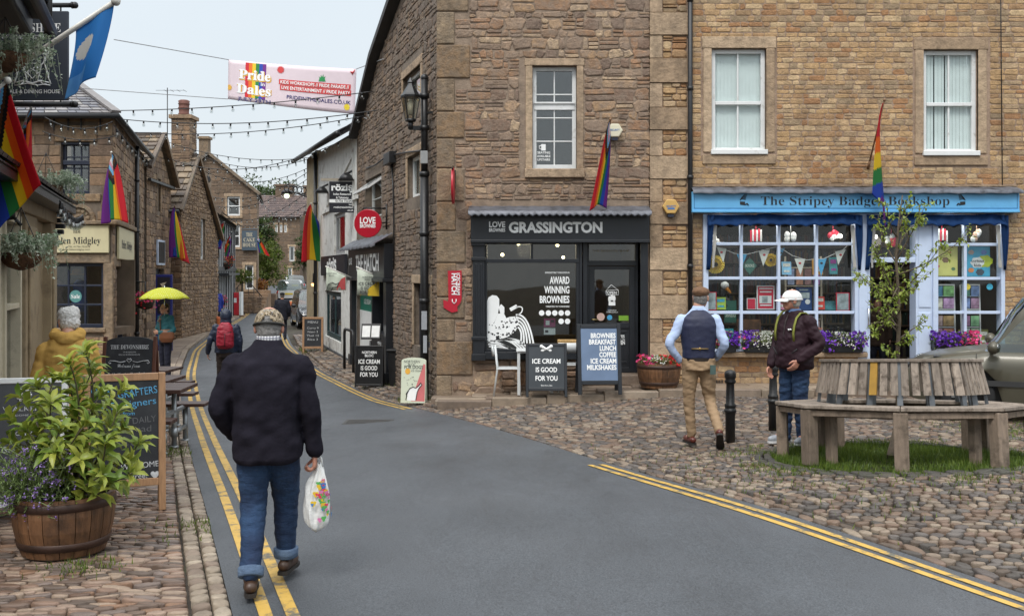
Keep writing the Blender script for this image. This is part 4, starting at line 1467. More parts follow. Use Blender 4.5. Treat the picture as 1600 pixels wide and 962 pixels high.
 mb.beam(c_+Vector((0,0,.02)),f2+Vector((0,0,.02)),.24,.08,rnd=.3); mb.beam(c_,d_,.24,.08,rnd=.3)
 quad(mb,a-Vector((0,0,.03)),b_-Vector((0,0,.03)),c_-Vector((0,0,.03)),d_-Vector((0,0,.03)))
 quad(mb,b_-Vector((0,0,.03)),e2-Vector((0,0,.03)),f2-Vector((0,0,.03)),c_-Vector((0,0,.03)))
 mb.build('roof',SLATE,root,world=True)
 mb=MB()
 mb.tube([(-15,24.66,5.66),(-9.5,24.66,5.66),(-11.8,33.6,5.66)],.075,8)
 for px in (86,108,128,158):mb.beam(A.p(A.u(px),5.68,.05),A.p(A.u(px),5.35,.05),.03,.03)
 mb.build('gutter',BLACKIRON,root,world=True)
 mb=MB(); u_=B.u(208.5); pipe_run(mb,[B.p(u_,-.5,.1),B.p(u_,5.6,.1)],.06); mb.build('downpipe',BLACKIRON,root,world=True)
 mb=MB(); block(mb,[(-12.05,33.5),(-15,34),(-15,25)],-1,5.7); quad(mb,Vector((-12.05,33.5,5.7)),Vector((-15,33.5,5.7)),Vector((-15,33.6,7.2)),Vector((-14.3,33.6,7.2))); mb.build('back_wall',MORTAR_D,root,world=True)
 return root
def fz_at(Y,py):return EYE-(py-HOR)/FPX*Y
clothes_shop()
def clothes_display():
 """what hangs in the clothes shop's window"""
 Y=25.75
 PINK=pbr('blush cloth',(.5,.36,.33),rough=.9,bump=.2); BLUEC=pbr('royal blue cloth',(.02,.07,.32),rough=.9,bump=.2)
 for px,py,m,lab,w in ((88,458,PINK,'blush top on a dress form in the clothes shop window',.3),(124,462,BLUEC,'royal blue dress on a dress form in the clothes shop window',.24)):
  b=at(px,py,Y)
  t=thing('dress_form',lab,'dress form',(b.x,b.y,.35),group='dress forms in the clothes shop window')
  mb=MB(); mb.lathe([(.1,.55),(.17,.62),(.19,.8),(.14,.95),(w*.6,1.12),(w*.62,1.25),(.08,1.34),(.05,1.36)],n=16); mb.build('garment',m,t)
  mb=MB(); mb.lathe([(.15,0),(.15,.02),(.02,.04),(.02,.56)],n=12); mb.lathe([(.05,1.35),(.05,1.43),(.02,1.44)],n=12); mb.build('stand',WOOD_D,t)
 b=at(120,428,Y-.2)
 t=thing('hat','ochre felt hat on a perch in the clothes shop window','hat',b)
 mb=MB(); mb.lathe([(.2,-.02),(.21,0),(.12,.015),(.11,.08),(.07,.13),(0.01,.14)],n=18,cap=False); mb.build('felt',pbr('ochre felt',(.45,.2,.04),rough=.9),t)
clothes_display()
def row_house():
 """the house behind the clothes shop, gable to the street"""
 root=thing('row_house','narrow stone house with stone slate roof behind the clothes shop','house',(-12.2,35.4,g(-12.2,35.4)))
 A=Wall((-12.0,33.6),(-12.4,37.2))
 h1=A.rect(243,375,254,414); dr=(A.u(243),-.55,A.u(256),A.z(250,420))
 stone_wall(root,A,[(0,-.9),(A.L,-.9),(A.L,5.0),(A.L*.5,6.55),(0,5.6)],[dr,A.rect(246,280,250,330)],[MORTAR_D,DARKSTONE],avoid=[],rows=(.16,.28),wid=(.25,.6),dep=.02,rough=.06,gap=.015,seed=41,stack=.15)
 window(root,A,A.rect(246,280,250,330),1,2,NAVYPAINT,GLASS,back=DARKROOM,surround=STONETRIM2,sw=.15)
 mb=MB(); A.box(mb,dr[0],dr[2],dr[1],dr[3],-.2,-.15); mb.build('door',NAVYPAINT,root,world=True)
 mb=MB()
 A.box(mb,h1[0],h1[2],h1[1],h1[3],.03,.09)
 s=mb.build('sign_frame',PALEBLUE,root,world=True)  # frame of a blue sign fixed to the wall
 mb=MB(); A.box(mb,h1[0]+.07,h1[2]-.07,h1[1]+.07,h1[3]-.07,.09,.095); mb.build('pane',DARKROOM,s,world=True)  # flat dark sheet as the sign face
 a,b=Vector((-17,33.3,5.3)),Vector((-11.85,33.3,5.3)); c,d=Vector((-12.1,35.4,6.65)),Vector((-17,35.4,6.65))
 mb=MB(); slates(mb,a,b,c,d,8,14,seed=6,th=.03); quad(mb,a,b,c,d)
 e,f=Vector((-12.3,37.5,5.0)),Vector((-17,37.5,5.0))
 slates(mb,f,e,c,d,8,14,seed=7,th=.03); quad(mb,c,e,f,d)
 mb.beam(c,d,.3,.12)
 mb.beam(b+Vector((.08,0,.02)),c+Vector((.08,0,.02)),.12,.12); mb.beam(c+Vector((.08,0,.02)),e+Vector((.08,0,.02)),.14,.16)
 mb.build('roof',STONESLATE,root,world=True)
 mb=MB(); A.box(mb,-.02,A.L+.04,4.9,4.98,.05,.16); mb.build('gutter',BLACKIRON,root,world=True)
 mb=MB(); block(mb,[(-12.0,33.62),(-16,33.62)],-1,5.4); block(mb,[(-12.4,37.2),(-16,37.2)],-1,5); mb.build('back_wall',MORTAR_D,root,world=True)
row_house()
def chimney_house():
 root=thing('rubble_house','rough rubble house with a tall chimney and a blank gable','house',(-12.2,40,g(-12.2,40)))
 A=Wall((-12.05,37.3),(-12.5,43.5)); B=Wall((-16,37.3),(-12.05,37.3))
 wn=A.rect(313,342,320,405)
 stone_wall(root,A,[(0,-1.0),(A.L,-1.0),(A.L,3.35),(2.3,6.35),(0,4.3)],[wn],[MORTAR,stone_mat('pale gable rubble',[(150,126,102),(132,108,86),(164,138,110),(140,118,98),(120,98,80),(156,128,98)],var=.32,stain=.3,bump=1.0)],rows=(.1,.2),wid=(.12,.4),dep=.035,rough=.14,gap=.025,seed=51,stack=.4)
 stone_wall(root,B,[(0,-1),(B.L,-1),(B.L,4.25),(0,4.25)],[],[MORTAR_D,DARKSTONE],rows=(.14,.25),wid=(.2,.5),dep=.025,rough=.08,gap=.02,seed=52)
 window(root,A,wn,1,2,WHITEPAINT,GLASS,inset=.08,ft=.1,back=DARKROOM,surround=STONETRIM2,sw=.18,sd=.02)
 mb=MB()
 a,b,c,d=Vector((-17,37.0,4.15)),Vector((-11.98,37.0,4.15)),Vector((-12.15,39.6,6.4)),Vector((-17,39.6,6.4))
 slates(mb,a,b,c,d,9,15,seed=8,th=.045); quad(mb,a,b,c,d)
 e,f=Vector((-12.4,43.8,3.3)),Vector((-17,43.8,3.3))
 slates(mb,f,e,c,d,11,15,seed=9,th=.04); quad(mb,c,e,f,d)
 mb.beam(c,d,.3,.14)
 mb.beam(b+Vector((.04,0,-.03)),c+Vector((.04,0,-.03)),.1,.12); mb.beam(c+Vector((.04,0,-.03)),e+Vector((.04,0,-.03)),.12,.14)
 mb.build('roof',STONESLATE,root,world=True)
 mb=MB(); mb.tube([(-13.6,36.9,4.08),(-12.0,36.9,4.08)],.08,8); mb.build('gutter',BLACKIRON,root,world=True)
 mb=MB()
 x0,x1=at(273,0,39.6).x,at(302,0,39.6).x
 frC=frame((x0,39.2,0),(1,0,0),(0,0,1)); frD=frame((x1,39.2,0),(0,1,0),(0,0,1))
 W_=x1-x0
 mb.box((x0,39.2,5.0),(x1,40.0,7.78),0)
 stones(mb,frC,[(0,5),(W_,5),(W_,7.78),(0,7.78)],[],rows=(.15,.24),wid=(.2,.45),dep=.02,rough=.05,gap=.014,seed=3)
 stones(mb,frD,[(0,5),(.8,5),(.8,7.78),(0,7.78)],[],rows=(.15,.24),wid=(.2,.45),dep=.02,rough=.05,gap=.014,seed=4)
 mb.box((x0-.08,39.12,7.78),(x1+.08,40.08,7.92),1)
 mb.box((x0-.06,39.1,5.6),(x1+.06,39.18,5.9),2)
 ch=mb.build('chimney',[MORTAR_D,DARKSTONE,LEAD],root,world=True)
 mb=MB(); xc=(x0+x1)/2
 mb.lathe([(.2,7.92),(.22,8.0),(.19,8.05),(.2,8.2),(.23,8.23),(.2,8.26),(.2,8.36),(.23,8.39),(.2,8.42),(.22,8.5),(.16,8.54),(.15,8.4)],(xc,39.6,0),14); mb.build('chimney_pot',pbr('terracotta',(.16,.07,.055),rough=.8,var=.3),ch,world=True)
 mb=MB()
 mb.tube([(x0-.25,39.5,6.2),(x0-.25,39.5,9.0)],.02,6)
 for k in range(5):mb.tube([(x0-.7+k*.05,39.5,8.9),(x0+.4,39.5,8.9)],.008,4) if k == 0 else mb.tube([(x0-.6+k*.25,39.4,8.9),(x0-.6+k*.25,39.8,8.9)],.008,4)
 mb.build('aerial',BLACKIRON,root,world=True)
 mb=MB(); block(mb,[(-12.5,43.5),(-16,43.5)],-1,3.4); mb.build('back_wall',MORTAR_D,root,world=True)
chimney_house()
def timbered_house():
 root=thing('timbered_house','low white house with black timbers and a mossy roof','house',(-13.5,48,g(-13.5,48)))
 A=Wall((-12.9,44.3),(-15.75,58.3)); B=Wall((-17,44.3),(-12.9,44.3))
 RENDER=pbr('white render',(.66,.67,.68),rough=.85,var=.1,scale=2,bump=.3,bscale=15,dirt=(.3,.28,.25),dirt_scale=2,dirt_lo=.55,dirt_hi=.8)
 w_=[]
 for k in range(3):
  u=1.6+k*4.4
  w_ += [(u,2.5,u+.9,3.6),(u,.2,u+1.2,1.7)]
 plain_wall(root,A,[(0,-1),(A.L,-1),(A.L,4.55),(0,4.55)],w_,[RENDER])
 plain_wall(root,B,[(0,-1),(B.L,-1),(B.L,4.5),(B.L-3.0,6.9),(0,5)],[],[RENDER],name='gable')
 for r in w_:window(root,A,r,2,2,WHITEPAINT,GLASS,inset=.06,ft=.1,bar=.05,back=DARKROOM,bd=.3)
 mb=MB()
 for k in range(12):A.box(mb,k*1.2,k*1.2+.2,-.7,4.5,0,.05)
 A.box(mb,0,A.L,1.95,2.15,0,.06); A.box(mb,0,A.L,4.3,4.55,0,.06)
 mb.build('timbers',BLACKLETTER,root,world=True)
 mb=MB()
 a,b=A.p(-.3,4.45,.35),A.p(A.L+.2,4.45,.35)
 c,d=A.p(A.L+.2,6.9,-3),A.p(-.3,6.9,-3)
 slates(mb,a,b,c,d,10,30,seed=12,th=.03); quad(mb,a-Vector((0,0,.1)),b-Vector((0,0,.1)),c,d)
 mb.beam(a,d,.2,.2)
 mb.build('roof',STONESLATE,root,world=True)
 mb=MB()
 A.box(mb,2,10,1.75,1.85,.06,.5); mb.build('canopy',DARKPAINT,root,world=True)
 mb=MB(); block(mb,[(-15.75,58.3),(-19,58.3)],-1,4.5); mb.build('back_wall',RENDER,root,world=True)
timbered_house()
FARSTONE=stone_mat('far brown stone',[(118,98,80),(106,88,72),(130,108,88),(112,94,78)],var=.25,stain=.3,bump=.5)
def cake_house():
 root=thing('gabled_house','tall stone house with wide gable and grey hanging sign','house',(-18,62,g(-18,62)))
 A=Wall((-21.4,62),(-15.42,62)); B=Wall((-15.42,62),(-17.8,72))
 u=lambda px:A.u(px)
 w1,w2,w3=A.rect(355,307,375,337),A.rect(364,352,375,386),A.rect(383,414,396,452)
 stone_wall(root,A,[(0,-1),(A.L,-1),(A.L,6.75),(u(327),9.05),(0,6.6)],[w1,w2,w3],[MORTAR_D,FARSTONE],avoid=[A.rect(318,273,330,288)],rows=(.2,.34),wid=(.3,.7),dep=.02,rough=.06,gap=.02,seed=61,stack=.2)
 plain_wall(root,B,[(0,-1),(B.L,-1),(B.L,6.7),(0,6.7)],[],[FARSTONE],name='side_wall')
 for r in (w1,w2,w3):window(root,A,r,1,2,WHITEPAINT,GLASS,inset=.06,ft=.09,bar=.06,back=DARKROOM,bd=.5,surround=STONETRIM,sw=.15,sd=.03,sill=STONETRIM)
 mb=MB(); c=(u(324),fz_at(62,280))
 mb.add([A.p(c[0]+.2*math.cos(k*math.pi/8),c[1]+.2*math.sin(k*math.pi/8),.03) for k in range(16)],[tuple(range(16))]); mb.build('round_hole',BLACKLETTER,root,world=True)  # flat black disc painted for the shade inside a round hole
 mb=MB()
 ap=A.p(u(327),9.1,.15); el=A.p(-.2,6.5,.15); er=A.p(A.L+.2,6.6,.15); bk=Vector((-2.2,10,0))
 for p,q in ((el,ap),(er,ap)):
  slates(mb,p,p+bk,q+bk,q,12,14,seed=13,th=.03); quad(mb,p,p+bk,q+bk,q)
  mb.beam(p,q,.2,.16)
 mb.build('roof',STONESLATE,root,world=True)
 x0,x1=at(313,0,62.6).x,at(327,0,62.6).x
 mb=MB(); mb.box((x0,62.3,8),(x1,62.9,10.0)); mb.box((x0-.08,62.2,10),(x1+.08,63,10.15)); ch=mb.build('chimney',STONETRIM2,root,world=True)
 # its sign on the corner
 P=px_frame(61.85)
 mb=MB()
 p0,p1=P(378,391),P(402,360)
 mb.box((p0.x,61.8,p0.z),(p1.x,61.88,p1.z)); mb.tube([P(377,358),P(403,358)],.03,6)
 sb=mb.build('sign',pbr('slate grey sign',(.06,.085,.11),rough=.5),root,world=True)
 mb=MB()
 fr=lambda a,b,n:P(a,-b,n+.06)
 for s_,y,w_ in (('THE',369.5,10),('CAKE',377.5,18),('HOUSE',385.5,21)):
  letter(mb,serif(s_),fr,390,-y,6,width=w_)
 mb.build('lettering',CREAMPAINT,sb,world=True)
cake_house()
def hatch_front():
 """the ice cream hatch let into the gable wall: a shopfront of its own"""
 root=thing('hatch_shopfront','narrow charcoal ice cream hatch with a lead roof in the gable wall','shopfront',GW.p(5,-.4))
 u0,u1=GW.u(613.5),GW.u(557)
 u0,u1=min(u0,u1),max(u0,u1)
 zt=GW.z(585,385)
 mb=MB(); GW.box(mb,u0-.1,u1+.1,zt-.72,zt,-.05,.2); GW.box(mb,u0-.14,u1+.14,zt-.8,zt-.72,-.05,.24)
 f=mb.build('fascia',DARKPAINT,root,world=True,bevel=.01)
 mb=MB(); letter(mb,'THE HATCH',GW.fr(),GW.a((u0+u1)/2-.35),zt-.55,.36,width=3.3,bold=.03,n=.205)
 letter(mb,'LOVE',GW.fr(),GW.a(u1-.35),zt-.4,.16,width=.5,bold=.03,n=.205)
 mb.build('lettering',WHITELETTER,f,world=True)
 mb=MB()
 rows=[[GW.p(u0-.2+(u1-u0+.4)*k/30,zt+.22-.22*t+.012*math.sin(k*1.9),.03+.38*t) for k in range(31)] for t in (0,.5,1)]
 rows.append([p-Vector((0,0,.06)) for p in rows[-1]])
 mb.grid(rows); mb.build('lead_roof',LEAD,root,world=True)
 mb=MB()
 for a,b in ((u0-.1,u0+.22),(u1-.22,u1+.1)):
  GW.box(mb,a,b,-.75,zt-.8,-.05,.16); GW.box(mb,a-.03,b+.03,-.75,-.2,-.05,.2)
 um=u0+(u1-u0)*.45
 GW.box(mb,um-.05,um+.08,-.7,zt-.8,-.2,.06)
 GW.box(mb,u0+.22,um,-.75,.55,-.2,.04)
 mb.build('frame',DARKPAINT,root,world=True,bevel=.01)
 mb=MB(); GW.box(mb,um+.08,u1-.22,.95,zt-.8,-.1,-.05); b=mb.build('board',pbr('green hatch board',(.006,.15,.10),rough=.5,var=.1),root,world=True)
 mb=MB(); letter(mb,'ICE CREAM',GW.fr(),GW.a((um+u1)/2-.07),1.12,.12,width=1.0,n=-.045); mb.build('lettering',WHITELETTER,b,world=True)
 mb=MB(); GW.box(mb,um+.08,u1-.22,-.6,.95,-.11,-.04); mb.build('lower_panel',WHITEPAINT,root,world=True)
 mb=MB(); GW.box(mb,u0+.22,um-.05,.55,zt-.8,-.23,-.22); mb.build('pane',GLASS_D,root,world=True)
 mb=MB(); GW.box(mb,u0+.1,um+.2,-.7,zt,-1.3,-1.25); mb.build('interior',pbr('brown hatch interior',(.1,.05,.028),rough=.8),root,world=True)
 mb=MB(); GW.box(mb,u0+.25,um-.1,-.55,.45,.045,.07); b=mb.build('menu_panel',BLACKLETTER,root,world=True)
 mb=MB()
 for k in range(7):letter(mb,('MENU','CONES','TUBS','SHAKES','COFFEE','FLAKES','SAUCES')[k],GW.fr(),GW.a((u0+um)/2+.05),.3-k*.12,.07,width=.45,n=.075)
 mb.build('lettering',WHITELETTER,b,world=True)
 mb=MB(); mb.beam(GW.p(u0-.2,-.75,.1),GW.p(u1+.1,-.78,.1),.4,.28); mb.build('step',STONETRIM2,root,world=True)
hatch_front()
RW=Wall((-3.95,26.06),(-7.55,37.8))
def white_restaurant():
 root=thing('white_restaurant','whitewashed restaurant with stone corner and dark hanging signs','restaurant',(-5.5,31,g(-5.5,31)))
 WW=pbr('flaking whitewash',(.66,.66,.63),rough=.85,var=.12,scale=3,bump=.8,bscale=10,dirt=(.24,.2,.16),dirt_scale=2.5,dirt_lo=.56,dirt_hi=.72)
 wa=RW.rect(522,332,539,397); wd=RW.rect(508,455,533,530)
 plain_wall(root,RW,[(0,-1.2),(RW.L,-1.2),(RW.L,6.05),(0,5.45)],[wa,(wd[0],wd[1],wd[2],wd[3])],[WW],reveal=.25)
 window(root,RW,wa,1,1,pbr('grey window paint',(.3,.31,.32),rough=.5),GLASS,inset=.06,ft=.12,back=DARKROOM,bd=.3)
 window(root,RW,wd,2,1,pbr('dark teal paint',(.02,.05,.055),rough=.45),GLASS_D,inset=.06,ft=.14,bar=.08,back=DARKROOM,bd=.5)
 mb=MB()
 ua,ub=RW.u(497),RW.u(482.5)
 RW.box(mb,min(ua,ub),max(ua,ub)+.05,-1.2,6.0,-.1,.07)
 mb.build('quoins',pbr('yellow corner stone',(.36,.29,.18),rough=.85,var=.3,scale=3,bump=.4),root,world=True)
 mb=MB(); RW.box(mb,0.03,RW.L*.72,-1.2,-.42,0,.05); mb.build('plinth',pbr('grey plinth',(.07,.075,.08),rough=.8,var=.4,scale=3,bump=.4),root,world=True)
 mb=MB()
 a,b=RW.p(-.1,5.48,.45),RW.p(RW.L+.35,6.1,.45)
 c,d=RW.p(RW.L+.35,8.3,-3.4),RW.p(-.1,7.7,-3.4)
 slates(mb,a,b,c,d,12,36,seed=15); quad(mb,a-Vector((0,0,.12)),b-Vector((0,0,.12)),c,d)
 mb.build('roof',SLATE,root,world=True)
 mb=MB(); mb.tube([RW.p(-.05,5.4,.5),RW.p(RW.L+.35,6.0,.5)],.08,8); u_=RW.u(498.5); pipe_run(mb,[RW.p(u_,-.9,.12),RW.p(u_,5.9,.12)],.06); mb.build('gutter',BLACKIRON,root,world=True)
 mb=MB(); mb.beam(RW.p(RW.u(553),4.95,.02),RW.p(RW.u(512),3.95,.02),.05,.08); RW.box(mb,RW.u(553)-.06,RW.u(553)+.06,3.6,5.0,0,.05); RW.box(mb,RW.u(560),RW.u(505),3.75,3.85,.0,.06); mb.build('moulding',WW,root,world=True)
 mb=MB()
 for px,py in ((553,278),(513,298)):
  p=RW.p(RW.u(px),RW.z(px,py),.2); mb.lathe([(.06,.12),(.14,.06),(.22,-.08),(.2,-.08)],p,10); mb.tube([p+Vector((0,0,.1)),RW.p(RW.u(px),RW.z(px,py)+.2,0)],.03,6)
 mb.build('sign_lamp',BLACKIRON,root,world=True)
 mb=MB(); block(mb,[(-7.55,37.8),(-3,40)],-1,6.0); block(mb,[(-3.95,26.06),(2,28)],-1,5.3); mb.build('back_wall',MORTAR_D,root,world=True)
 mb=MB(); c=[RW.p(RW.L,6.05),Vector((-3.5,39.8,6.05)),RW.p(RW.L,8.2,-3.4)]; mb.add(c,[(0,1,2)]); mb.build('gable',MORTAR_D,root,world=True)
white_restaurant()
PW=Wall((-6.95,15.35),(-3.7,5.4))      # face of the inn's ground-floor bay
def inn():
 root=thing('inn','inn with a cream timber bay window under a dark slate canopy','inn',(-7.2,14,g(-7.2,14)))
 W0=Wall((-7.55,15.3),(-4.3,5.3))
 stone_wall(root,W0,[(0,-.3),(W0.L,-.3),(W0.L,7),(0,7)],[],[MORTAR_D,DARKSTONE],rows=(.16,.3),wid=(.25,.6),dep=.02,rough=.06,gap=.015,seed=71)
 mb=MB(); block(mb,[(-7.55,15.3),(-14,16.5)],-.6,7); mb.build('end_wall',DARKSTONE,root,world=True)
 # bay: pilasters, window, plinth
 u=PW.u
 mb=MB(); zt=2.62
 PW.box(mb,0,u(52)-.02,.25,zt,-.25,-.02)
 PW.box(mb,.02,.5,.2,zt,-.2,.1); PW.box(mb,.1,.42,.35,zt-.15,.1,.13)
 PW.box(mb,u(48),u(30),.2,zt,-.2,.08); PW.box(mb,u(45),u(33),.35,zt-.15,.08,.11)
 PW.box(mb,0,9,zt,zt+.22,-.25,.12)
 PW.box(mb,0.02,9,.05,.32,-.25,.05)
 mb.build('bay_frame',pbr('buff painted timber',(.33,.25,.15),rough=.6,var=.2,scale=2,bump=.1,dirt=(.14,.1,.06),dirt_scale=2),root,world=True,bevel=.012)
 mb=MB(); PW.box(mb,-.02,9,-.3,.06,-.25,.1); mb.build('plinth',STONETRIM2,root,world=True,bevel=.015)
 r=(u(26),.42,u(26)+1.25,zt-.05)
 window(root,PW,r,1,2,CREAMPAINT,GLASS,inset=-.06,ft=.1,bar=.06,fd=.14,back=DARKROOM,bd=.8,surround=CREAMPAINT,sw=.05)
 window(root,PW,(r[2]+.3,.42,r[2]+1.6,zt-.05),1,2,CREAMPAINT,GLASS,inset=-.06,ft=.1,bar=.06,fd=.14,back=DARKROOM,bd=.8)
 # slate canopy with a dark moulded edge
 mb=MB()
 a,b=PW.p(-.25,2.92,.38),PW.p(9,2.92,.38); c,d=PW.p(9,3.4,-.6),PW.p(-.25,3.4,-.6)
 slates(mb,a,b,c,d,5,26,seed=17,th=.02)
 quad(mb,a-Vector((0,0,.05)),b-Vector((0,0,.05)),c,d)
 PW.box(mb,-.25,9,2.78,2.9,-.3,.36,0)
 mb.build('canopy',[pbr('wet black slate',(.014,.015,.017),rough=.36,spec=.35,var=.4,bump=.3)],root,world=True)
 mb=MB()
 for k in range(6):
  z=2.8-k*.085
  PW.box(mb,-.22+.0*k,-.06,z-.07,z,-.3+.0*k,.32-.05*k+(.03 if k % 2 else 0))
 mb.build('bracket',DARKPAINT,root,world=True,bevel=.015)
 # upper storey: dark jettied gutter box
 mb=MB()
 W1=Wall((-5.62,12.3),(-3.3,5.4))
 W1.box(mb,0,7,4.92,5.6,-.9,.0); W1.box(mb,-.0,7,4.72,4.95,-.9,-.12); W1.box(mb,-.03,7,5.1,5.3,-.9,.06)
 mb.build('eaves',pbr('black eaves timber',(.009,.007,.007),rough=.45,var=.4,spec=.2),root,world=True,bevel=.04)
 mb=MB(); mb.tube([W1.p(-.02,4.8,.08),W1.p(7,4.85,.08)],.07,8); mb.tube([W1.p(.05,4.7,.05),W1.p(.05,5.5,.05)],.05,8); mb.build('gutter',BLACKIRON,root,world=True)
inn()
def far_house():
 for (Y,p0,p1,ye,yr,lab,yb) in ((104,398,469,338,306,'grey brown house with mullioned windows at the head of the street',470),(125,462,496,330,305,'small slate roofed house half hidden at the head of the street',470)):
  x0,x1=at(p0,0,Y).x,at(p1,0,Y).x
  root=thing('stone_house',lab,'house',((x0+x1)/2,Y,g(x0,Y)),group=None)
  A=Wall((x0,Y),(x1,Y))
  ze,zr=fz_at(Y,ye),fz_at(Y,yr)
  hs=[A.rect(p0+32+k*7,351,p0+36+k*7,363) for k in range(3)]+[A.rect(p0+54,385,p0+62,408),A.rect(p0+52,418,p0+58,436)] if Y<110 else [A.rect(p0+18,350,p0+24,366)]
  stone_wall(root,A,[(0,-2),(A.L,-2),(A.L,ze),(0,ze)],hs,[MORTAR_D,FARSTONE],rows=(.25,.4),wid=(.4,.9),dep=.03,gap=.03,seed=81,stack=0)
  for r in hs:window(root,A,r,1,1,WHITEPAINT,GLASS,inset=.05,ft=.1,back=DARKROOM,surround=STONETRIM,sw=.15)
  mb=MB()
  a,b,c,d=Vector((x0-.3,Y-.4,ze-.1)),Vector((x1+.3,Y-.4,ze-.1)),Vector((x1+.3,Y+4,zr+.35)),Vector((x0-.3,Y+4,zr+.35))
  slates(mb,a,b,c,d,12,22,seed=18,th=.03); quad(mb,a,b,c,d)
  mb.build('roof',stone_mat('purple brown slates',[(98,84,80),(110,94,88),(88,76,74)],var=.2,stain=.3),root,world=True)
  xc=at(445 if Y<110 else 486,0,Y+4).x
  mb=MB(); mb.box((xc-.9,Y+3.6,zr-.5),(xc+.9,Y+4.6,zr+1.3)); mb.box((xc-1.0,Y+3.5,zr+1.3),(xc+1.0,Y+4.7,zr+1.5)); mb.build('chimney',FARSTONE,root,world=True)
  mb=MB(); block(mb,[(x1,Y),(x1,Y+8),(x0,Y+8),(x0,Y)],-1,ze); mb.build('back_wall',FARSTONE,root,world=True)
far_house()
# ------------------------------------------------------------------ flags, banner, lights
RC={'red':(.62,.015,.03),'orange':(.80,.17,.015),'yellow':(.80,.58,.02),'green':(.02,.22,.05),'blue':(.012,.06,.42),'violet':(.16,.015,.24),
  'black':(.012,.012,.012),'brown':(.12,.045,.015),'sky':(.20,.55,.80),'pink':(.72,.33,.42),'white':(.78,.78,.78),'flagblue':(.025,.22,.58),'paleblue':(.12,.36,.68),'rosewhite':(.62,.62,.6),'rosegreen':(.05,.2,.08)}
def cloth(cname):
 n='flag cloth '+cname
 if n in MATS:return MATS[n]
 m,t,p=nodes_of(n)
 nz=noise_node(t,180,3)
 mr=N(t,'ShaderNodeMapRange'); mr.inputs['To Min'].default_value=.85; mr.inputs['To Max'].default_value=1.12
 t.links.new(nz.outputs[0],mr.inputs[0])
 vm=N(t,'ShaderNodeVectorMath',operation='SCALE'); vm.inputs[0].default_value=RC[cname]
 t.links.new(mr.outputs[0],vm.inputs['Scale']); t.links.new(vm.outputs[0],p.inputs['Base Color'])
 p.inputs['Roughness'].default_value=.7
 td=N(t,'ShaderNodeBsdfTranslucent'); t.links.new(vm.outputs[0],td.inputs[0])
 ms=N(t,'ShaderNodeMixShader'); ms.inputs[0].default_value=.4
 t.links.new(p.outputs[0],ms.inputs[1]); t.links.new(td.outputs[0],ms.inputs[2]); t.links.new(ms.outputs[0],t.nodes['Material Output'].inputs[0])
 MATS[n]=m
 return m
RAIN=['red','orange','yellow','green','blue','violet']
PROG=RAIN+['black','brown','sky','pink','white']
POLEW=pbr('white pole paint',(.62,.6,.55),rough=.4)
POLEB=pbr('varnished pole',(.22,.12,.06),rough=.5)
def flag(label,base,tip,L,hoist=None,cols=RAIN,progress=False,sway=(0,0,0),conv=.6,folds=2.2,amp=.06,rev=False,pr=.014,polem=None,emblem=None,group='rainbow flags along the street',seed=1,name='flag',spread=(0,0,0),diag=False):
 base,tip=Vector(base),Vector(tip)
 root=thing(name,label,'flag',base,group=group)
 mb=MB(); mb.tube([base,tip],pr,8); mb.ball(tip,pr*1.8,8,6); mb.tube([base-(tip-base).normalized()*.02,base+(tip-base).normalized()*.12],pr*1.7,8)
 mb.build('pole',polem or POLEW,root,world=True)
 d=(tip-base); ln=d.length; d.normalize()
 hoist=hoist or ln*.6
 na,nb=30,40
 side=d.cross(Vector((0,0,1)))
 side=side.normalized() if side.length>.05 else Vector((0,1,0))
 rg=random.Random(seed); ph=rg.uniform(0,6)
 mid=tip-d*(hoist*.5+.03)
 rows=[]
 sway=Vector(sway); spread=Vector(spread)
 for i in range(na+1):
  a=i/na
  p=tip-d*(.03+hoist*a)
  row=[]
  for j in range(nb+1):
   b=j/nb
   hz=(mid-p); hz.z *= .3
   q=p+hz*conv*(b**.7)+Vector((0,0,-L*b*(1-.06*math.sin(a*3.1))))+sway*(b**1.2)+spread*(a-.5)*b**.55
   f=math.sin(a*folds*6.28+ph+b*1.1)+.4*math.sin(a*folds*11+ph*2-b*2)
   q=q+side*amp*f*(b**.5)+d*amp*.6*math.cos(a*folds*6.28+ph)*b**.6
   row.append(q)
  rows.append(row)
 mats=[cloth(c) for c in (PROG if progress else cols)]
 ns=len(cols)
 def mif(i,j):
  a,b=(i+.5)/na,(j+.5)/nb
  if rev:a=1-a
  k=min(ns-1,int(a*ns))
  if diag:k=max(0,min(ns-1,int((b*.95+(a-.5)*.4)*ns)))
  if progress:
   e=b+abs(2*a-1)*.32
   if e<.16:return 10
   if e<.23:return 9
   if e<.30:return 8
   if e<.37:return 7
   if e<.45:return 6
  if emblem:return emblem(a,b)
  return k
 mb=MB(); mb.grid(rows,mif=mif)
 o=mb.build('cloth',mats,root,world=True)
 sm=o.modifiers.new('solidify','SOLIDIFY'); sm.thickness=.002
 return root
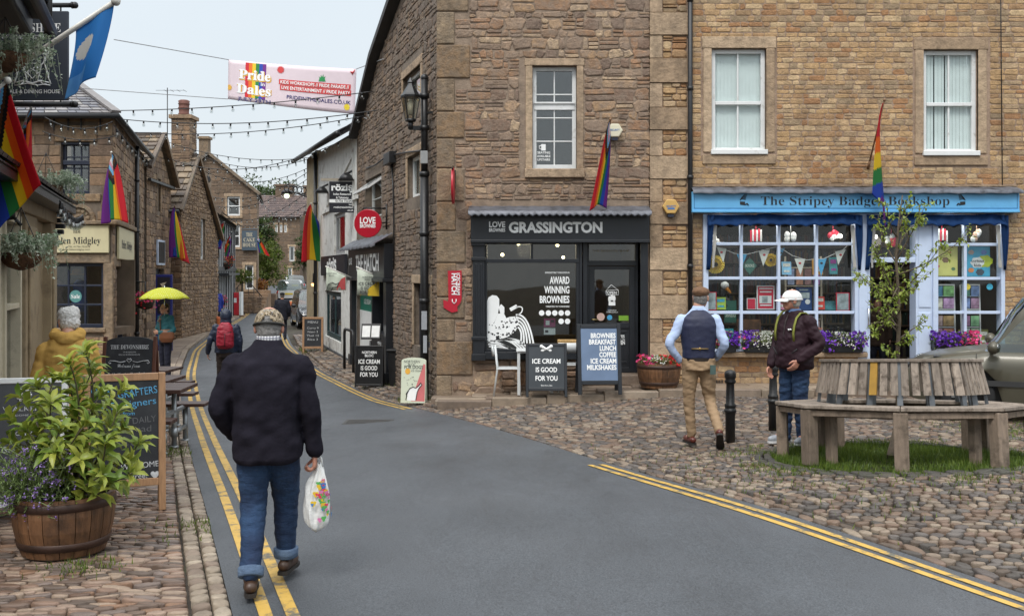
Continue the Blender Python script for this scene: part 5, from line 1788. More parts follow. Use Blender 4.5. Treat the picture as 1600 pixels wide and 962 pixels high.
def flags():
 flag('big rainbow flag draped above the inn canopy',at(-70,200,10.1),at(12,126,9.9),1.12,hoist=.46,progress=True,sway=(.27,0,-.02),conv=.05,folds=.8,amp=.03,pr=.02,seed=4,spread=(-.2,0,-.3))
 flag('narrow bunched rainbow flag behind the inn sign',at(20,235,15.2),at(52,160,15.0),.72,hoist=.4,progress=True,conv=.7,amp=.05,seed=5)
 def em(a,b):
  if .2<b<.55 and .35<a<.95:return 2 if (a-.62)**2/.09+(b-.4)**2/.02<1 else 0
  return 1 if b>.72 and a>.4 else 0
 flag('blue council flag with a white rose on a long white pole',at(-20,135,13.6),at(181,2,13.0),.98,hoist=.66,cols=['flagblue','paleblue','rosewhite'],emblem=em,conv=.22,sway=(-.18,0,.02),folds=1.0,amp=.05,pr=.035,seed=2,group=None)
 flag('progress rainbow flag on the corner of the clothes shop',at(176,262,25.0),at(174,238,24.0),1.6,hoist=.5,progress=True,conv=.1,amp=.07,sway=(.1,0,0),seed=6,spread=(-.6,0,.1))
 flag('plain rainbow flag on the blank rubble gable',at(276,350,37.2),at(273,322,35.6),1.75,hoist=.8,conv=.3,amp=.1,rev=True,seed=7,sway=(.15,0,0),spread=(.6,0,0),polem=POLEB)
 flag('rainbow flag nearest the white gable of the timbered house',at(348,368,47.0),at(350,347,45.6),1.0,hoist=.6,conv=.3,amp=.1,seed=8,sway=(-.35,0,0),spread=(.4,0,0))
 flag('progress flag over the red flower basket',at(354,376,51.5),at(362,362,50.0),1.2,hoist=.6,progress=True,conv=.3,amp=.1,seed=9,sway=(-.35,0,0),spread=(.3,0,0))
 flag('small progress flag beside the slate grey sign',at(402,380,61.9),at(404,371,59.5),.95,hoist=.55,progress=True,conv=.1,amp=.05,seed=10,sway=(.3,0,0),spread=(-.6,0,.3))
 flag('tall rainbow flag at the corner of the white restaurant',at(493,352,34.9),at(486,318,33.2),1.75,hoist=1.1,conv=.0,folds=1.6,amp=.07,seed=11,sway=(.15,0,0),spread=(1.05,0,.25))
 flag('progress flag drooping beside the alarm box over the cafe',PF(951,205,.02),PF(947,197,.75),1.42,hoist=.5,progress=True,conv=.4,amp=.035,folds=.7,seed=12,sway=(-.2,0,0),spread=(.34,0,.1),polem=POLEB)
 flag('progress flag drooping over the bookshop fascia',PF(1356,262,.02),PF(1357,168,.75),1.5,hoist=.7,progress=False,conv=.1,amp=.03,folds=.8,seed=13,diag=True,sway=(.02,0,0),spread=(.36,0,0),polem=POLEB)
flags()
def banner():
 Y=28.5
 P=px_frame(Y)
 c00,c10,c01,c11=(357,93.5),(557,108),(356,155),(554,178)
 def fr(u,v,n=0.0):                     # u, v in 0..1 from the top left corner
  a=(c00[0]*(1-u)+c10[0]*u)*(1-v)+(c01[0]*(1-u)+c11[0]*u)*v
  b=(c00[1]*(1-u)+c10[1]*u)*(1-v)+(c01[1]*(1-u)+c11[1]*u)*v
  b += 1.5*math.sin(u*math.pi)*(1-v)+2.0*math.sin(u*math.pi)*v
  return P(a,b,n+.06*math.sin(u*5)*v)
 root=thing('street_banner','pale pink festival banner strung on ropes across the street','banner',fr(.5,.5))
 PINKB=pbr('pale pink banner',(.72,.60,.64),rough=.6,var=.04)
 mb=MB(); mb.grid([[fr(i/30,j/10) for i in range(31)] for j in range(11)])
 o=mb.build('sheet',PINKB,root,world=True); s=o.modifiers.new('solidify','SOLIDIFY'); s.thickness=.004; s.offset=0
 def txt(mb,s,u,v,h,w,bold=.02,n=.012,**kw):
  letter(mb,s,lambda a,b,k:fr(a,1-b,k),u,1-v,h,width=w,bold=bold,n=n,**kw)
 mats=[pbr('banner '+k,RC[k],rough=.6,var=.05) for k in RAIN]
 mb=MB()
 for k in range(6):
  mb.grid([[fr(.135+(k+i)*.027,.03+.86*j/6,.006) for i in (0,1)] for j in range(7)],mi=k)
 mb.build('rainbow',mats,o,world=True)
 NB=pbr('banner navy print',(.03,.03,.16),rough=.6); OB=pbr('banner gold print',(.75,.42,.06),rough=.6); RB=pbr('banner red print',(.62,.05,.05),rough=.6)
 mb=MB(); txt(mb,serif('Pride'),.215,.46,.23,.255,bold=.05,n=.008); txt(mb,serif('Dales'),.21,.82,.23,.275,bold=.05,n=.008); mb.build('lettering',OB,o,world=True)
 mb=MB(); txt(mb,serif('Pride'),.21,.44,.23,.25,bold=.02,n=.014); txt(mb,serif('Dales'),.205,.80,.23,.27,bold=.02,n=.014); txt(mb,'in',.275,.57,.09,.03,n=.014)
 txt(mb,'KIDS WORKSHOPS // PRIDE PARADE //',.68,.455,.075,.535,bold=.02,n=.018); txt(mb,'LIVE ENTERTAINMENT // PRIDE PARTY',.69,.585,.075,.535,bold=.02,n=.018)
 mb.build('lettering',WHITELETTER,o,world=True)
 mb=MB()
 for v0,v1,u0,u1 in ((.355,.475,.4,.96),(.485,.61,.41,.965)):
  mb.grid([[fr(u0+(u1-u0)*i/12,v,.012) for i in range(13)] for v in (v0,v1)])
 for cu,cv,r_,in ((.41,.13,.05),):
  pts=[]
  for k in range(32):pts.append(fr(cu+r_*(.68 if k % 2 else 1)*math.cos(k*math.pi/16)*.62,cv+r_*2*(.68 if k % 2 else 1)*math.sin(k*math.pi/16),.01))
  mb.add(pts,[tuple(range(32))])
 for k in range(4):mb.tube([fr(.985,.02+k*.02,.01),fr(.97-k*.006,.13-k*.02,.01)],.012,4)
 mb.build('red_print',RB,o,world=True)
 mb=MB(); txt(mb,'JULY 29TH',.21,.985,.09,.26,bold=.012); txt(mb,'PRIDEINTHEDALES.CO.UK',.715,.80,.085,.5,bold=.01); mb.build('lettering',NB,o,world=True)
 mb=MB()
 for cu,cv,mi in ((.935,.86,0),(.008,.7,1)):
  pts=[]
  for k in range(24):pts.append(fr(max(.0,cu+.026*(.7 if k % 2 else 1)*math.cos(k*math.pi/12)),cv+.085*(.7 if k % 2 else 1)*math.sin(k*math.pi/12),.01))
  mb.add(pts,[tuple(range(24))],mi)
 pts=[fr(.735+x*.03,.33-y*.15,.01) for x,y in ((-.9,0),(-.7,.55),(-.95,.75),(-.4,.6),(-.35,1),(0,.7),(.3,1.15),(.35,.65),(.9,.85),(.65,.5),(.95,.05))]
 mb.add(pts,[tuple(range(11))],2)
 mb.build('motif',[pbr('banner yellow print',(.8,.62,.03),rough=.6),OB,pbr('banner green print',(.02,.28,.08),rough=.6)],o,world=True)
 mb=MB()
 mb.tube([at(178,62,24.9),fr(0,0)],.012,5); mb.tube([fr(1,0),GW.p(GW.u(606),GW.z(606,93),.1)],.012,5)
 mb.tube([at(128,138,25.2),fr(0,1)],.01,5); mb.tube([fr(1,1),GW.p(GW.u(580),GW.z(580,186),.1)],.01,5)
 mb.build('rope',pbr('grey rope',(.35,.36,.37),rough=.8),root,world=True)
banner()
_bulb=None
BULBGLASS=glass_mat('bulb glass',(.86,.88,.88),.04,.08)
def bulb_mesh():
 global _bulb
 if _bulb is None:
  mb=MB()
  mb.lathe([(.02,.01),(.026,0),(.026,-.06),(.022,-.07)],n=8,mi=0)
  mb.lathe([(.022,-.07),(.04,-.095),(.047,-.125),(.038,-.16),(.004,-.175)],n=10,mi=1)
  mb.lathe([(.012,-.07),(.016,-.1),(.006,-.13)],n=6,mi=2)
  _bulb=mb.mesh('bulb',[BLACKIRON,BULBGLASS,pbr('white bulb core',(.8,.8,.77),rough=.4)])
 return _bulb
def festoon(P0,P1,sag,n,label,sc=1.0,group='festoon lights across the street'):
 P0,P1=Vector(P0),Vector(P1)
 root=thing('festoon_lights',label,'string lights',P0,group=group)
 q=lambda t:P0.lerp(P1,t)-Vector((0,0,sag*4*t*(1-t)))
 mb=MB(); mb.tube([q(k/30) for k in range(31)],.011,5); mb.build('cable',BLACKIRON,root,world=True)
 for k in range(n):
  o=bpy.data.objects.new('bulb',bulb_mesh())
  COL.objects.link(o); o.parent=root
  o.location=q((k+.5)/n)-P0
  o.scale=(sc,)*3
  o.rotation_euler=(random.uniform(-.15,.15),random.uniform(-.15,.15),0)
 return root
def all_festoons():
 L=[((135,173,25.6),(583,143,23.0),.12,14,'string of bulbs just under the pink banner'),
   ((186,186,26.0),(592,172,22.6),.2,14,'string of bulbs crossing to the window above the street lamp'),
   ((200,206,28.5),(575,180,24.8),.22,14,'string of bulbs from the row house gutter to the gable eaves'),
   ((262,222,36.5),(484,246,36.8),.3,13,'string of bulbs level with the chimney top'),
   ((303,238,39.4),(482,248,37.6),.45,14,'string of bulbs starting at the tall chimney'),
   ((246,240,36.9),(560,207,26.4),.75,20,'long low string of bulbs to the white restaurant eaves'),
   ((308,262,40.5),(482,262,38),.55,14,'string of bulbs below the chimney string'),
   ((322,305,43.8),(482,268,38.2),.5,14,'string of bulbs from the white gable'),
   ((338,322,45),(480,280,39),.4,14,'string of bulbs in front of the tall gabled house'),
   ((350,340,50),(480,300,40),.5,14,'string of bulbs crossing before the upper sash window'),
   ((368,350,58),(482,318,41),.4,14,'string of bulbs in front of the far slate roof'),
   ((400,300,62),(482,330,42),.8,14,'farthest string of bulbs above the leafy tree')]
 for a,b,s,n,lab in L:festoon(at(*a),at(*b),s,n,lab,.85)
 festoon(at(70,183,24.55),at(176,190,24.5),.22,6,'string of bulbs looped under the clothes shop gutter',1.0)
 festoon(at(66,205,24.55),at(182,212,24.6),.15,5,'lower loop of bulbs over the clothes shop window',1.0)
 festoon(PW.p(-.3,2.78,.45),PW.p(3.4,2.75,.5),.12,12,'string of bulbs along the edge of the inn canopy',1.0)
 festoon(at(178,196,24.5),at(240,255,36),.15,10,'string of bulbs along the side gutter of the clothes shop',1.2)
all_festoons()
# ------------------------------------------------------------------ signs on the walls
def inn_sign():
 Y=14.6
 P=px_frame(Y)
 root=thing('hanging_sign','tall charcoal inn sign with white lettering and a crest','sign',P(20,90))
 NV=pbr('charcoal blue sign',(.035,.045,.062),rough=.5,var=.08)
 mb=MB(); a,b=P(-8,157),P(107,18)
 mb.box((a.x,Y-.02,a.z),(b.x,Y+.03,b.z)); bo=mb.build('board',NV,root,world=True,bevel=.008)
 mb=MB()
 for py,x1 in ((8.5,113),(163,113)):
  mb.tube([P(-70,py),P(x1,py)],.035,8); mb.ball(P(x1+4,py),.05,10,6)
  mb.tube([P(x1-1,py),P(x1+1,py)],.05,10)
 for px in (0,95):mb.tube([P(px,10),P(px,18)],.012,6); mb.tube([P(px,157),P(px,163)],.012,6)
 mb.build('bracket',BLACKIRON,root,world=True)
 mb=MB(); k=Y/1600; fr=lambda u,v,n:P(u,-v,n+.02)
 letter(mb,serif('DEVONSHIRE'),fr,96,-51,14,width=104,align='r',n=.003)
 letter(mb,serif('OF GRASSINGTON'),fr,76,-61.5,6,width=72,align='r',n=.003)
 letter(mb,'INN, ALE & DINING HOUSE',fr,95,-146.5,6,width=97,align='r',n=.003,bold=.01)
 # heraldic supporters: two beasts about a shield, drawn in strokes
 def st(pts,r=.007):mb.tube([P(x,y,.028) for x,y in pts],r,5)
 for s_ in (1,-1):
  X=lambda x:52+s_*(x-52)
  st([(X(60),128),(X(64),112),(X(66),102),(X(70),98),(X(71),92),(X(74),90),(X(71),100),(X(74),110),(X(77),122),(X(81),132)],.011)
  st([(X(71),92),(X(69),86),(X(72),82)],.006); st([(X(72),90),(X(76),85),(X(80),84)],.006); st([(X(76),85),(X(77),81)],.005); st([(X(73),88),(X(74),82)],.005)
  st([(X(66),104),(X(59),107),(X(57),113)],.007); st([(X(65),112),(X(59),116),(X(58),122)],.007)
  st([(X(62),126),(X(70),133),(X(80),134)],.009); st([(X(75),122),(X(78),116),(X(75),112)],.005)
 st([(44,100),(60,100),(59,116),(52,124),(45,116),(44,100)],.008); st([(47,106),(57,112)],.006); st([(57,104),(48,114)],.006)
 st([(26,130),(38,127),(52,131),(66,127),(78,130)],.012); st([(30,134),(44,131),(60,134),(74,132)],.008); st([(48,92),(52,88),(56,92),(52,96),(48,92)],.008)
 mb.build('lettering',WHITELETTER,bo,world=True)
inn_sign()
def wall_signs():
 # round hanging sign
 c=at(575,349,21.8)
 root=thing('hanging_sign','round red hanging sign on the gable wall','sign',c)
 T=Matrix.Translation(c) @ Matrix.Rotation(R(-8),4,'Z') @ Matrix.Rotation(R(90),4,'X')
 mb=MB(); mb.T=T; mb.lathe([(.29,-.02),(.30,-.015),(.30,.015),(.29,.02)],n=40,smooth=False)
 d=mb.build('disc',pbr('red enamel',(.42,.006,.022),rough=.35,var=.05),root,world=True)
 mb=MB(); fr=lambda u,v,n:T @ Vector((u,v,n))
 letter(mb,'LOVE',fr,0,.0,.13,width=.34,bold=.03,n=.023); letter(mb,'BROWNIES',fr,0,-.09,.075,width=.34,bold=.03,n=.023)
 mb.build('lettering',WHITELETTER,d,world=True)
 mb=MB(); w=GW.p(GW.u(606),c.z+.33,.03)
 e=T @ Vector((-.1,.33,0))
 mb.tube([w,e],.016,6); mb.tube([w-Vector((0,0,.3)),T @ Vector((.1,-.0,-.03))],.012,6); mb.tube([w+Vector((0,0,.1)),w-Vector((0,0,.45))],.02,6)
 mb.tube([T @ Vector((0,.29,0)),T @ Vector((0,.34,0))],.01,6)
 mb.build('bracket',BLACKIRON,root,world=True)
 # restaurant sign
 c=at(535,308,26.5)
 root=thing('hanging_sign','square black restaurant sign under a pale timber arm','sign',c)
 T=Matrix.Translation(c) @ Matrix.Rotation(R(6),4,'Z') @ Matrix.Rotation(R(90),4,'X')
 fr=lambda u,v,n:T @ Vector((u,v,n))
 mb=MB(); mb.T=T; mb.cbox((0,0,0),(.67,.8,.05)); bo=mb.build('board',pbr('black sign board',(.01,.01,.016),rough=.5),root,world=True,bevel=.006)
 mb=MB(); letter(mb,"r\u00f6zi\u015f",fr,0,.17,.17,width=.56,bold=.035,n=.028)
 letter(mb,'Indian Restaurant',fr,0,.05,.055,width=.46,n=.028,bold=.02); letter(mb,'& Takeaway',fr,0,-.04,.055,width=.32,n=.028,bold=.02)
 letter(mb,'www.',fr,.28,-.21,.04,width=.12,align='r',n=.028,bold=.02); letter(mb,'rozisgrassington',fr,.28,-.285,.05,width=.5,align='r',n=.028,bold=.02); letter(mb,'.co.uk',fr,.28,-.36,.045,width=.16,align='r',n=.028,bold=.02)
 mb.add([fr(-.33,-.145,.027),fr(.33,-.145,.027),fr(.33,-.06,.027),fr(-.33,-.06,.027)],[(0,1,2,3)])
 mb.build('lettering',WHITELETTER,bo,world=True)
 mb=MB(); letter(mb,'01756 753247',fr,.05,-.13,.06,width=.45,n=.03,bold=.02); mb.build('lettering',BLACKLETTER,bo,world=True)
 mb=MB(); mb.beam(T @ Vector((-.55,.45,0)),T @ Vector((.42,.45,0)),.06,.07); mb.build('arm',pbr('weathered pale timber',(.34,.3,.24),rough=.8),root,world=True)
 # lower restaurant board on the wall
 r=RW.rect(506,399,544,431)
 root=thing('wall_sign','dark wide board under the restaurant hanging sign','sign',RW.p((r[0]+r[2])/2,r[1],.1))
 mb=MB(); RW.box(mb,r[0],r[2],r[1],r[3],.02,.1); bo=mb.build('board',pbr('black sign board',(.01,.01,.016),rough=.5),root,world=True)
 mb=MB(); f2=RW.fr(); letter(mb,"r\u00f6zi\u015f",f2,RW.a((r[0]+r[2])/2),r[1]+.15,.4,width=2.2,bold=.035,n=.104); mb.build('lettering',WHITELETTER,bo,world=True)
 # red arrow
 root=thing('arrow_sign','red arrow sign pointing down round the corner, reads icecream hatch','sign',PF(710,488,.03))
 pts=[(700,423),(721.5,422.5),(721.5,468),(719,474),(714.5,479),(715.5,486),(706,488),(693.5,480.5),(693,468),(700,471),(701,466)]
 mb=MB(); mb.prism([(F.u(a),fz(b)) for a,b in pts],lambda a,b:F.p(a,b,.035),lambda a,b:F.p(a,b,.055))
 bo=mb.build('board',pbr('red sign board',(.46,.012,.03),rough=.4,var=.05),root,world=True,fixn=True)
 mb=MB(); fr=F.fr()
 letter(mb,'HATCH',fr,F.u(706.2),fz(443.5),.085,width=.36,bold=.03,rot=R(-90),n=.06)
 letter(mb,'ICECREAM',fr,F.u(714),fz(443.5),.055,width=.37,bold=.02,rot=R(-90),n=.06)
 mb.tube([PF(707,467,.06),PF(707,471,.06),PF(710,474,.06),PF(713,471,.06),PF(713,467,.06)],.008,5)
 mb.build('lettering',WHITELETTER,bo,world=True)
 # red board seen edge on
 root=thing('projecting_sign','narrow red board on a black bracket, standing out from the rubble wall','sign',PF(710,290,.02))
 mb=MB(); mb.tube([PF(709.5,293,.3)+Vector((k,0,0)) for k in (-.018,.018)],.3,28); mb.build('disc',pbr('red sign board',(.46,.012,.03)),root,world=True,bevel=.004)
 mb=MB(); fbox(mb,706.5,266,712,295,.0,.06); mb.tube([PF(709.5,268,.05),PF(709.5,268,.6)],.015,6); mb.build('bracket',BLACKIRON,root,world=True)
 # alarm boxes
 for px,py,r_,c_,lab in ((959.5,205.5,.135,(.68,.64,.48),'cream six sided alarm box beside the drooping flag'),(1046.5,323.5,.145,(.58,.36,.11),'orange six sided alarm box on the quoined pier')):
  root=thing('alarm_box',lab,'alarm box',PF(px,py,.05))
  hexa=[(F.u(px)+r_*math.cos(k*math.pi/3),fz(py)+r_*.95*math.sin(k*math.pi/3)) for k in range(6)]
  mb=MB(); mb.prism(hexa,lambda a,b:F.p(a,b,.05),lambda a,b:F.p(a,b,.15)); bo=mb.build('housing',pbr('alarm '+lab[:6],c_,rough=.35,var=.04),root,world=True,bevel=.015,fixn=True)
  mb=MB(); letter(mb,'SECURITY',F.fr(),F.u(px),fz(py)-.01,.03,width=.16,bold=.02,n=.155); F.box(mb,F.u(px)-.06,F.u(px)+.06,fz(py)-.05,fz(py)-.02,.15,.154) if px>1000 else None
  mb.build('lettering',pbr('alarm print',(.05,.16,.4),rough=.5),bo,world=True)
  mb=MB(); F.box(mb,F.u(px)-.05,F.u(px)+.05,fz(py)-r_-.03,fz(py)-r_+.02,.06,.13); mb.build('strobe',NAVYPAINT,root,world=True)
 # cable box on the gable
 root=thing('junction_box','small black junction box with trailing cables on the gable','junction box',GW.p(GW.u(615),GW.z(615,250),.02))
 r=GW.rect(610.5,239,620,257)
 mb=MB(); GW.box(mb,r[0],r[2],r[1],r[3],.0,.16); mb.build('box',BLACKIRON,root,world=True,bevel=.01)
 mb=MB(); mb.tube([GW.p(GW.u(x),GW.z(x,y),.05) for x,y in ((612,242),(600,250),(590,258),(576,263))],.018,5); mb.tube([GW.p(GW.u(x),GW.z(x,y),.05) for x,y in ((616,256),(618,300),(619,350),(619,420))],.018,5); mb.tube([GW.p(GW.u(x),GW.z(x,y),.05) for x,y in ((619,242),(640,238),(660,236),(672,228))],.018,5)
 mb.build('cable',BLACKIRON,root,world=True)
 # lantern on its pole
 b=GW.p(GW.u(675.5),0,.14); z0=g(b.x,b.y)
 root=thing('street_lamp','old style lantern on a black pole at the corner of the gable','street lamp',(b.x,b.y,z0))
 Yl=b.y
 mb=MB(); zt=fz_at(Yl,122)
 mb.tube([(b.x,b.y,z0-.05),(b.x,b.y,fz_at(Yl,270))],.075,12); mb.tube([(b.x,b.y,fz_at(Yl,270)),(b.x,b.y,zt)],.06,12)
 for py in (580,470,365,272,200,150):mb.tube([(b.x,b.y,fz_at(Yl,py)-.04),(b.x,b.y,fz_at(Yl,py)+.04)],.088,12)
 mb.ball((b.x,b.y,zt),.07,10,6); mb.build('pole',BLACKIRON,root,world=True)
 lx=at(641.5,0,Yl-.1).x; zl=fz_at(Yl,190)
 mb=MB(); mb.beam((b.x,b.y,fz_at(Yl,201)),(lx-.02,b.y-.1,fz_at(Yl,201)),.06,.07); mb.tube([(lx,b.y-.1,fz_at(Yl,203)),(lx,b.y-.1,zl)],.045,8); mb.beam((b.x,b.y,fz_at(Yl,177)),(b.x+.45,b.y-.2,fz_at(Yl,176)),.035,.035)
 mb.build('arm',BLACKIRON,root,world=True)
 mb=MB(); c=(lx,b.y-.1,zl)
 mb.lathe([(.085,-.02),(.095,.0),(.09,.03)],c,6); mb.lathe([(.17,.40),(.175,.43),(.15,.46),(.06,.60),(.045,.64),(.055,.66),(.015,.74)],c,6,smooth=False)
 for k in range(6):
  a=k*math.pi/3; mb.beam((c[0]+.09*math.cos(a),c[1]+.09*math.sin(a),c[2]+.02),(c[0]+.165*math.cos(a),c[1]+.165*math.sin(a),c[2]+.41),.014,.014)
 la=mb.build('lantern',BLACKIRON,root,world=True)
 mb=MB(); mb.lathe([(.082,.03),(.155,.40)],c,6,smooth=False,cap=False); mb.build('pane',glass_mat('lantern glass',(.8,.78,.7),.1,.15),la,world=True)
 mb=MB(); mb.lathe([(.05,.1),(.055,.3),(.02,.36)],c,8); mb.build('lamp',pbr('frosted lamp',(.7,.68,.6),rough=.5),la,world=True)
 mb=MB()
 for py,h,mi in ((500,.32,0),(537,.3,0)):
  z=fz_at(Yl,py); mb.box((b.x-.045+.03*(py>510),b.y-.085,z-h/2),(b.x+.05,b.y-.078,z+h/2))
 mb.build('notice',pbr('paper notice',(.36,.38,.41),rough=.6,var=.2),root,world=True)
 mb=MB(); z=fz_at(Yl,247); mb.box((b.x-.06,b.y-.13,z-.11),(b.x+.07,b.y-.07,z+.11)); mb.build('control_box',pbr('grey plastic',(.3,.31,.31),rough=.5),root,world=True,bevel=.01)
 # lit bracket lamp hung far down the street, and one on the restaurant corner
 c=at(448,303,40)
 root=thing('bracket_lamp','scrolled iron bracket lamp, lit greenish white, high on the corner','street lamp',c)
 e=at(482,308,38)
 mb=MB(); mb.tube([e,c+Vector((0,0,.15))],.035,6)
 for k in range(5):
  p=e.lerp(c,(k+.5)/5)+Vector((0,0,.22)); mb.tube([p+Vector((.18*math.cos(t),0,.14*math.sin(t))) for t in [i*math.pi/5 for i in range(11)]],.02,5)
 mb.lathe([(.05,.2),(.2,.1),(.23,.0),(.2,.0)],c,10); mb.tube([e+Vector((0,0,.9)),e-Vector((0,0,.6))],.03,6); mb.build('bracket',BLACKIRON,root,world=True)
 mb=MB(); mb.ball(c-Vector((0,0,.08)),(.11,.11,.10),10,8); mb.build('lamp',glow_mat('greenish lamp',(.85,1.0,.75),1.4),root,world=True)
 c=at(489.5,444,34.5)
 root=thing('wall_lamp','small amber wall lamp glowing on the restaurant corner','wall lamp',c)
 mb=MB(); mb.ball(c,.07,10,8); mb.build('lamp',glow_mat('amber lamp',(1.0,.5,.15),4.0),root,world=True)
 mb=MB(); mb.tube([c+Vector((0,0,.06)),c+Vector((.0,0,.35)),c+Vector((.2,.1,.55)),c+Vector((.35,.3,.4))],.02,6); mb.lathe([(.03,.08),(.09,.05),(.09,.03)],c,10); mb.build('bracket',BLACKIRON,root,world=True)
wall_signs()
def hatch_flags():
 for (tip,base,lab,kind,Y) in (((556.5,417),(611.5,441),'white and yellow pennant on a pole above the hatch',0,22.6),((508.5,416),(556,437),'white and red pennant with a dog on a pole by the restaurant',1,25.2)):
  a,b=at(*tip,Y),at(*base,Y+.3)
  root=thing('pennant',lab,'flag',b)
  mb=MB(); mb.tube([a,b],.02,8); mb.build('pole',POLEW,root,world=True)
  P=px_frame(Y)
  x0,x1=tip[0]+1.5,tip[0]+(37 if kind == 0 else 32)
  yb=461 if kind == 0 else 454
  top=lambda x:tip[1]+(x-tip[0])*(base[1]-tip[1])/(base[0]-tip[0])+1
  fr=lambda u,v,n=0.0:P(u,v,n+.02*math.sin(u*.3))
  mb=MB(); mb.grid([[fr(x0+(x1-x0)*i/10,top(x0+(x1-x0)*i/10)*(1-t)+(yb+(2 if kind == 0 else-1)*i/10)*t) for i in range(11)] for t in (0,.33,.66,1)])
  o=mb.build('cloth',pbr('pale pennant cloth',(.55,.60,.50),rough=.7,var=.05),root,world=True)
  s=o.modifiers.new('solidify','SOLIDIFY'); s.thickness=.004; s.offset=0
  mb=MB()
  if kind == 0:
   mb.add([fr(x1-1,438,.01),fr(x1-1,yb+1.5,.01),fr(x0+4,yb+.5,.01)],[(0,1,2)])
  else:
   mb.add([fr(x1-1,432,.01),fr(x1-1,yb-1.5,.01),fr(x0+16,yb-1,.01),fr(x0+18,445,.01),fr(x0+23,436,.01)],[(0,1,2,3,4)])
  mb.build('corner',pbr('pennant yellow',(.62,.42,.02),rough=.6) if kind == 0 else pbr('pennant red',(.52,.08,.08),rough=.6),o,world=True)
  mb=MB(); f2=lambda u,v,n:fr(u,-v,n)
  cx=(x0+x1)/2-1
  if kind == 0:
   for s_,y,h,w in (('NORTHERN',434,2.2,17),('BLOC',437.5,2.2,9),('ICE CREAM',445.5,4.8,29),('IS GOOD',452,4.8,22),('FOR YOU',458.8,4.8,24)):letter(mb,s_,f2,cx,-y,h,width=w,n=.014,bold=.01)
  else:
   for s_,y,h,w in (('NORTHERN',428,2.0,16),('BLOC',431.5,2.0,8)):letter(mb,s_,f2,cx-6,-y,h,width=w,n=.014)
   mb.tube([fr(x,y,.016) for x,y in ((511,452),(513,444),(519,441),(525,444),(530,441),(527,448),(520,449),(517,455))],.01,4)
  mb.build('lettering',pbr('pennant grey print',(.06,.06,.06),rough=.6),o,world=True)
hatch_flags()
# ------------------------------------------------------------------ boards standing about
def board(label,loc,rz,w,h,fm,pm,lines,tilt=10,ft=.05,arch=0.0,legs=0.0,name='sandwich_board',style='frame',art=None,group=None,lm=None):
 """an A-board: two leaning leaves hinged at the top; lines = (text, u from centre, v from bottom (0..1), cap height, width, material index)"""
 root=thing(name,label,'signboard',loc,rz,group)
 t=R(tilt)
 def leaf(s):
  # local frame of a leaf: v runs up the leaf
  V=Vector((0,s*math.sin(t),math.cos(t))); U=Vector((1,0,0)) if s>0 else Vector((-1,0,0))
  O=Vector((0,-s*math.sin(t)*h,.0))
  return frame(O,U,V)
 for s in (1,-1):
  fr=leaf(s)
  mb=MB()
  ZB=lambda v0,v1,u0,u1,n0,n1:mb.add([fr(u,v,n) for n in (n0,n1) for (u,v) in ((u0,v0),(u1,v0),(u1,v1),(u0,v1))],[(3,2,1,0),(4,5,6,7),(0,1,5,4),(1,2,6,5),(2,3,7,6),(3,0,4,7)])
  if style == 'frame':
   ZB(0,h,-w/2,-w/2+ft,-.015,.022); ZB(0,h,w/2-ft,w/2,-.015,.022)
   ZB(legs,legs+ft*1.1,-w/2+ft,w/2-ft,-.014,.02)
   if not arch:ZB(h-ft*1.1,h-.002,-w/2+ft,w/2-ft,-.014,.02)
   o=mb.build('frame',fm,root,bevel=.006)
  mb=MB()
  e=ft*.8 if style == 'frame' else 0
  top=h-(e if not arch else 0)
  pts=[(-w/2+e,legs+e),(w/2-e,legs+e),(w/2-e,top-arch)]
  if arch:pts += [(w/2*math.cos(a)*(1-e/w*2),top-arch+arch*math.sin(a)) for a in [math.pi*k/14 for k in range(1,14)]]
  pts.append((-w/2+e,top-arch))
  mb.prism(pts,lambda a,b:fr(a,b,-.006),lambda a,b:fr(a,b,.010))
  p=mb.build('panel',pm,root,fixn=True)
  if s>0:
   by={}
   for L_ in lines:
    txt,u,v,ch,wd=L_[:5]; mi=L_[5] if len(L_)>5 else 0
    by.setdefault(mi,MB())
    kw=L_[6] if len(L_)>6 else {}
    letter(by[mi],txt,fr,u,legs+v*(h-legs),ch,width=wd,n=.0135,**kw)
   for mi,m_ in by.items():m_.build('lettering',(lm or [WHITELETTER])[mi],p)
   if art:art(p,fr,w,h)
 return root
CHALK=pbr('chalkboard',(.016,.018,.022),rough=.65,var=.5,scale=4,dirt=(.05,.052,.056),dirt_scale=3,dirt_lo=.5,dirt_hi=.85)
PALEWOOD=pbr('pale pine',(.36,.2,.1),rough=.5,var=.25,scale=6,stretch=(12,12,1),bump=.15,bscale=30)
REDWOOD=pbr('red brown wood',(.1,.035,.02),rough=.45,var=.3,scale=6,stretch=(8,8,1),bump=.15)
WHITECHALK=pbr('white chalk',(.52,.53,.54),rough=.9,var=.3,scale=30)
BLUECHALK=pbr('blue chalk',(.10,.34,.56),rough=.9,var=.3,scale=30)
GREYCHALK=pbr('faded chalk',(.12,.12,.125),rough=.9,var=.3,scale=30)
